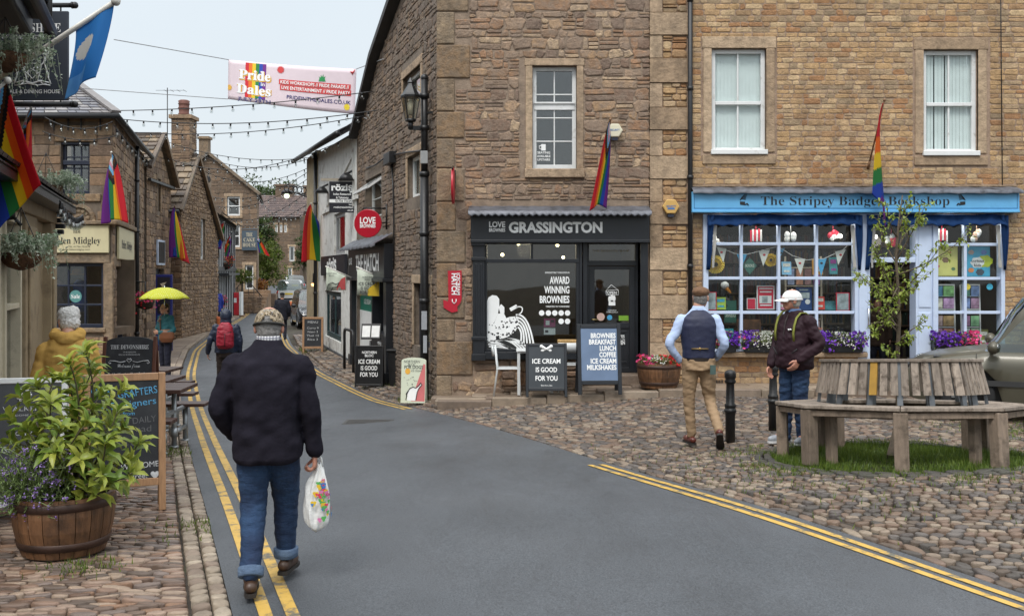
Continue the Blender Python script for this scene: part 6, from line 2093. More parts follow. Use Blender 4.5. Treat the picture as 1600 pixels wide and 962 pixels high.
def boards():
 # crafts board by the planter
 x,y=-3.12,8.25
 board('pine framed chalkboard with blue chalk writing behind the barrel planter',(x,y,g(x,y)),R(21),.62,1.1,PALEWOOD,CHALK,
   [('LOCAL',-.18,.83,.045,.2,1),('GRAFTERS',.1,.80,.06,.3,1,dict(rot=.12)),('& Designers',.03,.70,.055,.42,1,dict(rot=.1)),('from',.03,.63,.03,.09,1),('FRESH DAILY',.05,.55,.05,.38,2,dict(rot=.08)),('Bread',.1,.48,.05,.2,2),('COFFEE & CAKES',0,.36,.035,.4,2),('WELCOME!',.12,.16,.045,.3,0,dict(rot=.05)),('free! \u2665',.16,.07,.04,.2,0)],
   tilt=6,ft=.055,legs=.2,lm=[WHITECHALK,BLUECHALK,GREYCHALK])
 x,y=-3.78,7.95
 board('grey cafe board in a white frame behind the purple flowers',(x,y,g(x,y)),R(12),.62,1.1,WHITEPAINT,pbr('grey board',(.05,.053,.058),rough=.5,var=.15),
   [('WALKERS',.0,.74,.036,.3),('WELCOME HERE',.0,.7,.013,.26),('Coffee',0,.55,.045,.22),('Savoury',0,.42,.045,.27),('Treats',0,.30,.045,.22),('& cakes',.0,.19,.045,.24)],tilt=9,ft=.04,legs=.12,
   art=lambda p,fr,w,h:rosette(p,fr,0,h*.88,.04),lm=[WHITECHALK])
 x,y=-5.85,13.6
 board('brown framed board standing open by the inn corner',(x,y,g(x,y)),R(14),.62,1.18,pbr('light brown frame',(.22,.12,.065),rough=.5,var=.25,scale=6),CHALK,[(serif('THE BULLS'),0,.70,.085,.5),(serif('ARMS'),0,.58,.085,.3),(script('Cask ales'),0,.44,.07,.4),('PIES & CHIPS',0,.32,.05,.4)],tilt=13,ft=.06,legs=.14)
 x,y=-5.55,14.9
 def scroll(p,fr,w,h):
  mb=MB()
  for s in (1,-1):
   mb.tube([fr(s*a,b,.014) for a,b in ((.05,.92),(.12,.905),(.2,.925),(.27,.93),(.29,.9),(.27,.885),(.255,.9))],.006,5)
   mb.tube([fr(s*a,b-.36,.014) for a,b in ((.05,.92),(.12,.905),(.2,.925),(.27,.93),(.29,.9))],.006,5)
  for dy in (0,-.36):mb.tube([fr(a,b+dy,.014) for a,b in ((0,.9),(-.035,.94),(-.02,.96),(0,.945),(.02,.96),(.035,.94),(0,.9))],.006,5)
  mb.build('scrollwork',WHITECHALK,p)
 board('arched inn chalkboard with white script, red brown sides, behind the picnic tables',(x,y,g(x,y)),R(4),.76,1.28,REDWOOD,CHALK,
   [(serif('THE DEVONSHIRE'),0,.845,.062,.54),('OF GRASSINGTON',0,.80,.018,.18),('INN ALE & DINING HOUSE',0,.768,.02,.3),(script('Welcome from'),0,.62,.06,.32),(script('Matt, Kirsty, Carl & Team'),0,.51,.065,.62),('Menus inside',0,.3,.05,.4),('served all day',0,.22,.05,.42)],tilt=10,ft=.05,arch=.09,legs=.1,art=scroll,lm=[WHITECHALK])
 # by the cafe
 zp=lambda x,y:g(x,y)+.118
 x,y=.55,16.45
 def cones(p,fr,w,h):
  mb=MB()
  for s in (1,-1):
   mb.tube([fr(s*.07,h*.935,.014),fr(-s*.045,h*.865,.014)],[.026,.008],6); mb.ball(fr(s*.078,h*.94,.014),.03,8,6)
   mb.ball(fr(-s*.06,h*.865,.014),(.03,.006,.02),8,6)
  mb.build('crossed_cones',WHITELETTER,p)
 board('dark ice cream board in front of the white table',(x,y,zp(x,y)),R(0),.66,.86,DARKPAINT,pbr('slate grey panel',(.03,.037,.044),rough=.5),
   [('ICE CREAM',0,.575,.075,.45,0,dict(bold=.02)),('IS GOOD',0,.395,.075,.34,0,dict(bold=.02)),('FOR YOU',0,.215,.075,.35,0,dict(bold=.02)),('@northern_bloc',0,.1,.022,.18)],tilt=12,ft=.045,legs=.1,art=cones)
 x,y=1.38,16.35
 board('taller cafe board with a blue grey poster listing brownies and breakfast',(x,y,zp(x,y)),R(4),.70,1.12,DARKPAINT,pbr('blue grey poster',(.14,.20,.31),rough=.3,var=.2,scale=2),
   [(s,.27,.77-k*.105,.076,w,0,dict(bold=.03,align='r')) for k,(s,w) in enumerate((('BROWNIES',.4),('BREAKFAST',.43),('LUNCH',.26),('COFFEE',.27),('ICE CREAM',.41),('MILKSHAKES',.47)))],tilt=9,ft=.06,legs=.16)
 # by the hatch
 x,y=-2.92,21.0
 def rubber(loc,w):
  pass
 board('black pavement sign on a rubber foot outside the hatch',(x,y,g(x,y)+.05),R(-3),.58,.85,BLACKIRON,pbr('black poster',(.01,.01,.011),rough=.35),
   [('NORTHERN',0,.80,.05,.3,0,dict(bold=.02)),('BLOC',0,.72,.05,.18,0,dict(bold=.02)),('ICE CREAM',0,.55,.085,.44,0,dict(bold=.02)),('IS GOOD',0,.39,.085,.34,0,dict(bold=.02)),('FOR YOU',0,.23,.085,.36,0,dict(bold=.02))],tilt=6,ft=.03,legs=.03,name='pavement_sign')
 x,y=-1.66,17.35
 def dog(p,fr,w,h):
  mb=MB(); mb.add([fr(a,b,.0115) for a,b in ((.0,.03),(.19,.03),(.19,h-.2),(.17,h-.05))] and [fr(-.03,.03,.0115),fr(.2,.03,.0115),fr(.2,h-.12,.0115),fr(.17,h-.1,.0115)],[(0,1,2,3)]); mb.build('pink_corner',pbr('coral print',(.58,.16,.16),rough=.5),p)
  mb=MB(); mb.tube([fr(a,b,.016) for a,b in ((-.12,.05),(-.1,.16),(-.06,.24),(0,.27),(.05,.25),(.10,.3),(.13,.34),(.15,.31),(.1,.25),(.07,.18),(.05,.05))],.007,5); mb.tube([fr(a,b,.016) for a,b in ((-.09,.2),(-.12,.15),(-.1,.11))],.006,5)
  rg=random.Random(3)
  for _ in range(16):mb.ball(fr(rg.uniform(-.16,.06),rg.uniform(.3,.45),.014),.006,6,4)
  mb.build('dog_drawing',BLACKLETTER,p)
  mb=MB(); mb.add([fr(-.1+.045*math.cos(k*.314),.53+.05*math.sin(k*.314),.014) for k in range(20)],[tuple(range(20))]); mb.build('orange_dot',pbr('orange dot',(.72,.38,.05),rough=.5),p)
 def dog2(p,fr,w,h):
  dog(p,fr,w,h)
  mb=MB()
  mb.add([fr(-.10,.04,.0125)]+[fr(a,b,.0125) for a,b in ((-.1,.16),(-.06,.23),(0,.26),(.05,.24),(.10,.28),(.13,.32),(.14,.3),(.1,.25),(.07,.18),(.05,.04))],[tuple(range(11))]); mb.build('dog_shape',WHITELETTER,p)
 board('rounded pale pavement sign with a coral corner and a drawn dog',(x,y,g(x,y)+.06),R(-6),.42,.76,WHITEPAINT,pbr('pale mint poster',(.62,.66,.52),rough=.4,var=.03),
   [('NORTHERN',-.03,.885,.045,.27,0),('BLOC',-.03,.82,.045,.13,0),('FOR DOGS',0,.755,.055,.32,0,dict(bold=.02)),('ICE CREAM',.05,.69,.03,.18,0)],tilt=7,ft=.02,arch=.05,style='panel',name='pavement_sign',art=dog2,lm=[pbr('grey green print',(.06,.07,.06),rough=.6)])
 for (x,y,w,lab) in ((-2.92,21.0,.62,'feet'),(-1.66,17.35,.44,'feet')):
  pass
 # chalkboard up the street
 p=ground_at(489,31.0)
 board('pine framed menu chalkboard by the restaurant door',p,R(8),.62,1.1,PALEWOOD,CHALK,[('MENU',0,.8,.07,.3),('Curry 9',0,.62,.06,.34),('Naan 3',0,.5,.06,.3),('Thali 12',0,.38,.06,.36),('Rice 3',0,.26,.06,.3)],tilt=10,ft=.06,legs=.14,lm=[WHITECHALK])
def rosette(p,fr,u,v,r):
 mb=MB()
 mb.tube([fr(u+r*math.cos(k*.449),v+r*math.sin(k*.449),.014) for k in range(15)],.008,5)
 for k in range(12):mb.ball(fr(u+r*1.15*math.cos(k*.5236),v+r*1.15*math.sin(k*.5236),.012),.012,6,4)
 mb.ball(fr(u,v,.012),.02,8,6); mb.build('emblem',WHITELETTER,p)
boards()
def street_furniture():
 # rubber feet belong to the pavement signs; menu stand
 p=ground_at(579,21.7)
 root=thing('menu_stand','black menu stand with two lit white pages outside the hatch','menu stand',p,R(-4))
 mb=MB(); mb.lathe([(.2,0),(.2,.03),(.03,.06),(.025,.95)],n=14); mb.build('post',BLACKIRON,root)
 fr=frame((0,0,.98),(1,0,0),(0,.35,1))
 mb=MB(); mb.add([fr(u,v,n) for n in (-.03,.02) for (u,v) in ((-.21,0),(.21,0),(.21,.34),(-.21,.34))],[(3,2,1,0),(4,5,6,7),(0,1,5,4),(1,2,6,5),(2,3,7,6),(3,0,4,7)]); cs=mb.build('case',BLACKIRON,root,bevel=.008)
 for s in (-1,1):
  mb=MB(); mb.add([fr(s*.1+a,b,.023) for a,b in ((-.085,.04),(.085,.04),(.085,.29),(-.085,.29))],[(0,1,2,3)]); mb.build('page',pbr('menu page',(.78,.78,.76),rough=.5),cs)
 # hoop barrier
 p=ground_at(545,24.4)
 root=thing('hoop_barrier','black hooped guard rail on the narrow footway','guard rail',p,R(-70))
 mb=MB(); mb.tube([(-.55,0,-.1),(-.55,0,.92),(-.5,0,1.0),(-.42,0,1.02),(.42,0,1.02),(.5,0,1.0),(.55,0,.92),(.55,0,-.1)],.035,10); mb.build('hoop',BLACKIRON,root)
 # bollards
 for px,Y,lab in ((1141,11.6,'chipped black iron bollard beside the man in the waistcoat'),(1208,12.6,'black iron bollard behind the man in the white cap')):
  p=ground_at(px,Y)
  t=thing('bollard',lab,'bollard',p,group='iron bollards on the square')
  mb=MB(); mb.lathe([(.055,-.05),(.055,.30),(.06,.31),(.06,.335),(.068,.34),(.068,.37),(.06,.375),(.06,.40),(.064,.405),(.064,.425),(.05,.44),(.045,.66),(.046,.665)],n=20)
  mb.build('post',pbr('chipped black paint',(.012,.012,.013),rough=.4,var=.3,bump=.2,dirt=(.1,.05,.03),dirt_scale=9,dirt_lo=.62,dirt_hi=.7),t)
  mb=MB(); mb.lathe([(.046,.66),(.06,.67),(.066,.69),(.052,.71),(.064,.73),(.066,.77),(.056,.80),(.024,.815),(.0,.818)],n=20); mb.build('cap',BLACKIRON,t)
 # cafe table and chairs
 WM=pbr('white metal',(.66,.68,.68),rough=.35,var=.05)
 z=lambda x,y:g(x,y)+.118
 x,y=.38,17.0
 t=thing('cafe_table','small white metal table under the cafe window','table',(x,y,z(x,y)))
 mb=MB(); mb.cbox((0,0,.72),(.62,.55,.025)); mb.cbox((0,0,.695),(.56,.5,.03)); mb.build('tabletop',WM,t,bevel=.006)
 for sx in (-1,1):
  for sy in (-1,1):mb=MB(); mb.beam((sx*.27,sy*.23,0),(sx*.27,sy*.23,.68),.045,.045); mb.build('leg',WM,t)
 def chair(x,y,rz,lab):
  t=thing('cafe_chair',lab,'chair',(x,y,z(x,y)),rz,group='white cafe chairs')
  mb=MB(); mb.cbox((0,0,.45),(.4,.4,.02)); mb.build('seat',WM,t,bevel=.01)
  for sx in (-1,1):
   mb=MB(); mb.tube([(sx*.19,-.2,0),(sx*.17,-.17,.45)],.016,8); mb.build('leg',WM,t)
   mb=MB(); mb.tube([(sx*.19,.24,0),(sx*.18,.18,.45),(sx*.18,.22,.82)],.016,8); mb.build('leg',WM,t)
  mb=MB(); mb.grid([[(.19*math.sin(a),.215+.04*math.cos(a)+.02*q,.66+.16*q) for a in [(-1+k/5)*1.2 for k in range(11)]] for q in (0,.5,1)]); b=mb.build('backrest',WM,t)
  s=b.modifiers.new('solidify','SOLIDIFY'); s.thickness=.015
 chair(-.06,16.95,R(90),'white cafe chair turned sideways at the end of the table')
 chair(.95,17.0,R(180),'white cafe chair between the two dark boards')
 t=thing('throw','sandy fur throw draped over the chair between the two boards','blanket',(.95,16.8,z(.95,16.8)+.84))
 mb=MB(); mb.grid([[(-.2+.4*i/14+.01*math.sin(j*2),-.028*math.cos(q)-.0,.03*math.sin(max(0,q))-(.2+.03*math.sin(i*1.3))*(abs(q-1.57)-1.57 if abs(q-1.57)>1.57 else 0)) for i in range(15)] for j,q in enumerate([-.9,-.6,-.3,0,.5,1.0,1.57,2.1,2.6,3.14,3.5,3.9])])
 o=mb.build('fur',pbr('sandy fur',(.42,.27,.12),rough=1,var=.4,scale=30,bump=1.0,bscale=70,spec=.1),t); s=o.modifiers.new('solidify','SOLIDIFY'); s.thickness=.03
 # pub tables
 GAL=pbr('galvanised tube',(.34,.36,.37),rough=.38,metal=.6,var=.2)
 for i,(xr_,y,lab) in enumerate(((-3.62,11.45,'nearest dark wood picnic table with steel tube legs'),(-4.35,13.3,'dark wood picnic table in front of the arched chalkboard'),(-5.35,16.3,'farthest dark wood picnic table past the inn boards'))):
  xc=xr_-.95
  zt=.70
  t=thing('picnic_table',lab,'picnic table',(xc,y,g(xc,y)+.02),R(3-i*3),group='picnic tables on the terrace')
  mb=MB()
  for k in range(5):mb.cbox((0,-.3+k*.15,zt),(1.9,.138,.042),rnd=random.random())
  mb.build('tabletop',WOOD_D,t,bevel=.006)
  for s in (-1,1):
   mb=MB()
   for k in range(2):mb.cbox((0,s*(.64+k*.14),.43),(1.95,.132,.04))
   mb.build('seat',WOOD_D,t,bevel=.006)
  for sx in (-.72,.72):
   for s in (-1,1):
    mb=MB(); mb.tube([(sx,s*.22,.0),(sx,s*.22,zt-.02)],.03,10); mb.tube([(sx,s*.7,.0),(sx,s*.7,.41)],.03,10); mb.tube([(sx,s*.22,.17),(sx,s*.7,.17)],.028,10)
    mb.lathe([(.055,0),(.055,.012),(.035,.02)],(sx,s*.22,0),10); mb.lathe([(.055,0),(.055,.012),(.035,.02)],(sx,s*.7,0),10)
    for z_ in (.17,):mb.tube([(sx,s*.22,z_-.05),(sx,s*.22,z_+.05)],.042,10)
    mb.build('leg',GAL,t)
   mb=MB(); mb.tube([(sx,-.72,.41),(sx,.72,.41)],.026,10); mb.tube([(sx,-.3,zt-.03),(sx,.3,zt-.03)],.026,10); mb.build('crossbar',GAL,t)
  mb=MB(); mb.tube([(-.72,0,.28),(.72,0,.28)],.024,8); mb.tube([(-.72,-.25,.17),(.72,-.25,.17)],.024,8); mb.build('stretcher',GAL,t)
street_furniture()
# ------------------------------------------------------------------ plants
def leaf(mb,b,d,up,L,W,curl=.2,mi=0,rg=random,simple=False):
 d=Vector(d).normalized(); up=Vector(up)
 s=d.cross(up)
 s=s.normalized() if s.length>1e-3 else d.orthogonal().normalized()
 u=s.cross(d)
 b=Vector(b); r=rg.random()
 if simple:
  m=b+d*L*.5+u*(L*curl*.3)
  t=b+d*L-u*L*curl*.3
  mb.add([b,m+s*W/2,t,m-s*W/2],[(0,1,2,3)],mi,r)
  return
 c1=b+d*L*.32+u*L*curl*.25; c2=b+d*L*.7+u*L*curl*.1; t=b+d*L-u*L*curl*.55
 f=u*W*.22
 mb.add([b,c1+s*W*.42+f,c1,c1-s*W*.42+f,c2+s*W*.40+f,c2,c2-s*W*.40+f,t],
   [(0,1,2),(0,2,3),(1,4,5,2),(2,5,6,3),(4,7,5),(5,7,6)],mi,r,True)
def rdir(rg,zb=0.0):
 while True:
  v=Vector((rg.uniform(-1,1),rg.uniform(-1,1),rg.uniform(-1,1)+zb))
  if .1<v.length<1.5:return v.normalized()
def bend(p0,p1,k=.15,n=6,rg=random):
 p0,p1=Vector(p0),Vector(p1)
 off=rdir(rg)*(p1-p0).length*k
 return [p0.lerp(p1,t)+off*(4*t*(1-t)) for t in [i/n for i in range(n+1)]]
LAUREL=leaf_mat('laurel leaf',(.13,.22,.03),(.36,.38,.06),rough=.42,transl=.3)
LAVLEAF=leaf_mat('lavender leaf',(.14,.22,.06),(.26,.34,.13),rough=.6,transl=.25)
IVY=leaf_mat('variegated ivy',(.15,.24,.12),(.66,.70,.58),rough=.5,transl=.25)
TREELEAF=leaf_mat('young tree leaf',(.18,.26,.03),(.34,.40,.07),rough=.45,transl=.35)
DARKLEAF=leaf_mat('dark hedge leaf',(.03,.055,.015),(.08,.12,.03),rough=.55,transl=.25)
MIDLEAF=leaf_mat('mid green leaf',(.06,.10,.015),(.16,.20,.03),rough=.55,transl=.3)
BARK=pbr('young bark',(.10,.075,.05),rough=.85,var=.4,scale=20,bump=.4)
SOIL=pbr('soil',(.03,.02,.014),rough=1,var=.4,scale=20,bump=.6)
BARREL=pbr('oak barrel stave',(.135,.065,.03),rough=.5,var=.45,scale=5,stretch=(6,6,1),rnd=.3,bump=.3,bscale=18,dirt=(.03,.018,.012),dirt_scale=4,dirt_lo=.52,dirt_hi=.75)
HOOP=pbr('rusty hoop',(.05,.026,.018),rough=.5,var=.4,scale=6,bump=.15,metal=.3)
def barrel(t,r0,r1,h):
 """a half barrel: staves inside two hoops"""
 mb=MB(); n=20
 prof=lambda z:r0+(r1-r0)*(z/h)+.035*math.sin(z/h*2.6)
 zs=[0,h*.2,h*.45,h*.7,h*.88,h]
 for k in range(n):
  a0,a1=2*math.pi*(k+.02)/n,2*math.pi*(k+.98)/n
  rows=[]
  for z in zs:
   rows.append([((prof(z))*math.cos(a),(prof(z))*math.sin(a),z) for a in (a0,(a0+a1)/2,a1)])
  rows.append([((prof(h)-.03)*math.cos(a),(prof(h)-.03)*math.sin(a),h) for a in (a0,(a0+a1)/2,a1)])
  rows.append([((prof(h)-.03)*math.cos(a),(prof(h)-.03)*math.sin(a),h-.12) for a in (a0,(a0+a1)/2,a1)])
  mb.grid(rows,smooth=False)
 mb.lathe([(.01,.01),(r0-.01,.01)],n=20,cap=False)
 b=mb.build('barrel',BARREL,t)
 for z0,z1 in ((h*.12,h*.26),(h*.80,h*.94)):
  mb=MB(); mb.lathe([(prof(z0)+.001,z0),(prof(z0)+.008,z0+.004),(prof(z1)+.008,z1-.004),(prof(z1)+.001,z1)],n=40,cap=False); mb.build('hoop',HOOP,t)
 mb=MB(); mb.lathe([(prof(h)-.032,h-.06),(.01,h-.045)],n=20,cap=False); mb.build('soil',SOIL,t)
def planter():
 c=Vector((-3.04,6.95,g(-3.05,6.98)+.02))
 t=thing('barrel_planter','half barrel planter on the terrace, filled with a leafy green shrub','planter',c)
 barrel(t,.265,.305,.39)
 rg=random.Random(5)
 sh=thing('shrub','bright green broad leaved shrub growing in the half barrel','shrub',c+Vector((0,0,.38)))
 k=7.0/1600
 # stem tips, in photo pixels with a depth offset
 tips=[(137,548,0),(150,575,.1),(112,566,-.1),(90,590,.15),(62,600,-.05),(35,618,.1),(20,650,-.1),(45,668,-.25),(84,628,-.2),(120,610,.2),(165,612,-.1),(196,608,.05),(188,640,-.2),(222,690,.0),(205,720,-.15),(212,738,-.25),(168,690,-.3),(140,660,-.3),(100,668,-.32),(128,715,-.33),(60,710,-.2),(165,740,-.35),(178,752,-.3),(90,705,-.35),(150,640,.3),(70,645,.3),(118,640,.05),(25,690,.05),(196,668,.2),(176,660,0),(108,590,.12),(136,690,-.1)]
 st=MB(); lf=MB()
 for i,(px,py,dy) in enumerate(tips):
  Y=6.98+dy
  tip=at(px-4,py,Y)
  b0=c+Vector((rg.uniform(-.1,.1),rg.uniform(-.1,.1),.36))
  ln=(tip-b0).length
  pts=bend(b0,tip,.12,8,rg)
  st.tube(pts,[.011-.007*q/8 for q in range(9)],6)
  n=int(8+ln*11)
  for q in range(n):
   f=.28+.72*(q+rg.random())/n
   j=min(7,int(f*8)); p=pts[j].lerp(pts[j+1],f*8-j)
   ax=(pts[j+1]-pts[j]).normalized()
   d=rdir(rg) ; d=(d-ax*d.dot(ax)).normalized()*rg.uniform(.7,1)+ax*rg.uniform(.2,.8)+Vector((0,0,-.1))
   leaf(lf,p,d,ax+Vector((0,0,.3)),rg.uniform(.09,.165),rg.uniform(.042,.07),rg.uniform(.15,.5),0,rg)
  for q in range(7):                                           # whorl at the tip
   a=q*2.4
   ax=(pts[-1]-pts[-2]).normalized(); e=ax.orthogonal().normalized(); e2=ax.cross(e)
   d=(e*math.cos(a)+e2*math.sin(a))*rg.uniform(.5,1)+ax*rg.uniform(.3,.9)
   leaf(lf,tip-ax*.01*q,d,ax,rg.uniform(.09,.145),rg.uniform(.04,.058),.35,0,rg)
 st.build('stem',pbr('green stem',(.07,.06,.03),rough=.7),sh,world=True); lf.build('foliage',LAUREL,sh,world=True)
 lv=thing('lavender','trailing purple flowered plant spilling over the near rim of the half barrel','flowers',c+Vector((0,0,.38)))
 lf=MB(); fl=MB()
 for i in range(620):
  px,py=rg.gauss(48,34),rg.gauss(752,26)
  if px>118 or py>812 or py<690:continue
  Y=6.98-rg.uniform(.05,.42)
  tip=at(px,py,Y)
  b0=c+Vector((rg.uniform(-.25,.02),rg.uniform(-.25,-.05),.38))
  pts=bend(b0,tip,.15,5,rg)
  lf.tube(pts,.003,3,cap=False)
  for q in range(9):
   f=.35+.65*rg.random(); j=min(4,int(f*5)); p=pts[j].lerp(pts[j+1],f*5-j)
   leaf(lf,p,rdir(rg,.5),(0,0,1),rg.uniform(.025,.05),rg.uniform(.006,.011),.3,0,rg,True)
  if rg.random()<.6:
   for q in range(7):
    leaf(fl,tip+Vector((rg.uniform(-.008,.008),rg.uniform(-.008,.008),rg.uniform(-.02,.02))),rdir(rg,.6),(0,0,1),.016,.012,.2,0,rg,True)
 lf.build('foliage',LAVLEAF,lv,world=True); fl.build('blossoms',leaf_mat('lavender blossom',(.20,.11,.40),(.42,.28,.64),transl=.2),lv,world=True)
planter()
def basket(c,r,label,seed,drop=.35,spread=1.0,chain=.4,side=0.0):
 t=thing('hanging_basket',label,'hanging basket',c)
 rg=random.Random(seed); c=Vector(c)
 mb=MB(); mb.lathe([(.02,-r*.8),(r*.55,-r*.66),(r*.85,-r*.35),(r*.95,0),(r*.85,-.02)],c,16,cap=False); mb.build('basket',pbr('coir basket',(.12,.06,.03),rough=.95,var=.5,scale=20,bump=.8),t,world=True)
 mb=MB()
 for k in range(3):
  a=k*2.094; mb.tube([c+Vector((r*.9*math.cos(a),r*.9*math.sin(a),0)),c+Vector((0,0,chain))],.005,4)
 mb.build('chain',BLACKIRON,t,world=True)
 lf=MB()
 for i in range(95):
  a=rg.uniform(0,6.28); q=r*math.sqrt(rg.random())
  p0=c+Vector((q*math.cos(a),q*math.sin(a),.02))
  o=p0+Vector((math.cos(a)*rg.uniform(.2,1.1)*r*spread+side*r,math.sin(a)*rg.uniform(.2,.9)*r*spread,rg.uniform(.0,.22)))
  e=o+Vector((rg.uniform(-.05,.12),rg.uniform(-.05,.05),-rg.uniform(.05,drop)))
  pts=[p0,p0.lerp(o,.6)+Vector((0,0,.05)),o,e]
  lf.tube(pts,.0025,3,cap=False)
  for w in range(26):
   f=rg.random()*3; j=min(2,int(f)); p=pts[j].lerp(pts[j+1],f-j)
   leaf(lf,p+rdir(rg)*.02,rdir(rg,.2),(0,0,1),rg.uniform(.028,.05),rg.uniform(.022,.04),.3,0,rg,True)
 lf.build('foliage',IVY,t,world=True)
def baskets():
 basket(at(33,395,11.2),.24,'hanging basket of pale ivy just below the inn canopy',3,.3,1.0,.5)
 basket(at(8,85,11.0),.25,'hanging basket of trailing ivy in front of the inn sign',4,.55,1.1,.4)
 basket(at(72,290,15.6),.25,'hanging basket of pale ivy behind the big rainbow flag',5,.5,1.5,.5)
 root=thing('basket_bracket','black iron arm holding the basket under the inn canopy','bracket',at(20,345,11.3))
 mb=MB(); mb.tube([at(-30,348,11.3),at(22,340,11.2),at(33,352,11.2)],.022,8); mb.tube([at(20,340,11.2),at(19,318,11.3)],.03,8); mb.build('arm',BLACKIRON,root,world=True)
baskets()
def flower_mass(t,fr,L,H,cols,n,rg,droop=.12,leafm=None,dep=.16):
 """foliage and blossoms heaped over a trough; fr(u, n, z) -> point"""
 lf=MB(); fl={c:MB() for c in dict.fromkeys(cols)}
 for i in range(n*2):
  u=rg.uniform(-L/2,L/2); a=rg.uniform(0,math.pi); q=math.sqrt(rg.random())
  p=fr(u,math.cos(a)*dep*q,math.sin(a)*H*q-(droop*rg.random() if rg.random()<.35 else 0))
  leaf(lf,p,rdir(rg,.2),(0,0,1),rg.uniform(.03,.055),rg.uniform(.018,.03),.3,0,rg,True)
 zones=list(cols)
 for i in range(n):
  u=rg.uniform(-L/2,L/2); a=rg.uniform(-.2,math.pi+.2)
  p=fr(u,math.cos(a)*dep*1.02+.02,math.sin(a)*H*rg.uniform(.75,1.05)-(droop*rg.random() if rg.random()<.3 else 0))
  k=int(((u/L+.5)*2.6+rg.uniform(-.35,.35)+rg.random()*.5) % len(zones))
  c=zones[k]
  s_={'white':.016,'purple':.03,'pink':.034,'red':.034,'orange':.03}[c]
  d0=rdir(rg,.6)
  e=d0.orthogonal().normalized(); e2=d0.cross(e)
  for q in range(5):
   a2=q*1.2566
   leaf(fl[c],p,e*math.cos(a2)+e2*math.sin(a2)+d0*.35,d0,s_,s_*.85,.15,0,rg,True)
 lf.build('foliage',leafm or MIDLEAF,t,world=True)
 for c in fl:
  fl[c].build('blossoms',BLOSSOM[c],t,world=True)
BLOSSOM={'white':leaf_mat('white blossom',(.75,.75,.7),(.85,.85,.8),transl=.2),'purple':leaf_mat('purple blossom',(.10,.02,.34),(.22,.06,.55),transl=.25),'pink':leaf_mat('pink blossom',(.70,.04,.20),(.85,.12,.32),transl=.25),
   'red':leaf_mat('red blossom',(.55,.01,.02),(.7,.04,.05),transl=.25),'orange':leaf_mat('orange blossom',(.75,.12,.02),(.8,.25,.04),transl=.25)}
def troughs():
 rg=random.Random(15)
 z0=fz(549)
 for x0,x1,lab,cols in ((1118,1150,'black flower trough by the bookshop downpipe, pink and purple blooms',['pink','purple','purple']),(1156,1214,'flower trough of white blossom between the two men',['purple','white','white','pink']),(1278,1346,'flower trough of purple and white blooms beside the bookshop door',['purple','white','purple','pink']),(1450,1522,'flower trough of deep purple blooms behind the parked car',['purple','purple','pink'])):
  uc,L=(F.u(x0)+F.u(x1))/2,(x1-x0)*YF/FPX
  t=thing('flower_trough',lab,'flower trough',F.p(uc,z0,.12),group='flower troughs on the bookshop sills')
  mb=MB()
  vs=[F.p(uc+s*(L/2-i),z,n) for z,i in ((z0+.002,.05),(z0+.15,.02)) for s,n in ((-1,.02),(1,.02),(1,.2),(-1,.2))]
  mb.add(vs,[(3,2,1,0),(4,5,6,7),(0,1,5,4),(1,2,6,5),(2,3,7,6),(3,0,4,7)]); mb.build('trough',pbr('black plastic trough',(.012,.012,.013),rough=.4),t,world=True)
  flower_mass(t,lambda u,n,z:F.p(uc+u,z0+.15+z,.12+n),L,.2,cols,int(L*460),rg)
 # half barrel of flowers by the cafe step
 x,y=2.41,16.8
 c=Vector((x,y,g(x,y)+.118))
 t=thing('barrel_planter','half barrel of white, red and pink flowers by the cafe step','planter',c)
 barrel(t,.29,.335,.40)
 flower_mass(t,lambda u,n,z:c+Vector((u,n,.40+z)),.66,.12,['pink','white','red'],170,rg,.02,dep=.28)
 # baskets of flowers far down the left side
 for px,py,Y,r,cols,lab in ((352,411,50,.42,['red','orange'],'red and orange flower basket on the timbered house'),(227,470,27.0,.3,['pink','red'],'pink flower basket on the side of the clothes shop'),(345,470,47,.3,['pink','red'],'pink flower basket low on the timbered house')):
  c=at(px,py,Y)
  t=thing('hanging_basket',lab,'hanging basket',c)
  mb=MB(); mb.lathe([(.02,-r*.8),(r*.6,-r*.6),(r*.8,0)],c,12); mb.build('basket',SOIL,t,world=True)
  mb=MB(); mb.tube([c+Vector((0,0,-.05)),c+Vector((0,0,.5)),c+Vector((-.35,.1,.5))],.02,5); mb.build('bracket',BLACKIRON,t,world=True)
  flower_mass(t,lambda u,n,z,c=c:c+Vector((u,n,z)),r*1.8,r*.8,cols,150,rg,.3,dep=r)
troughs()
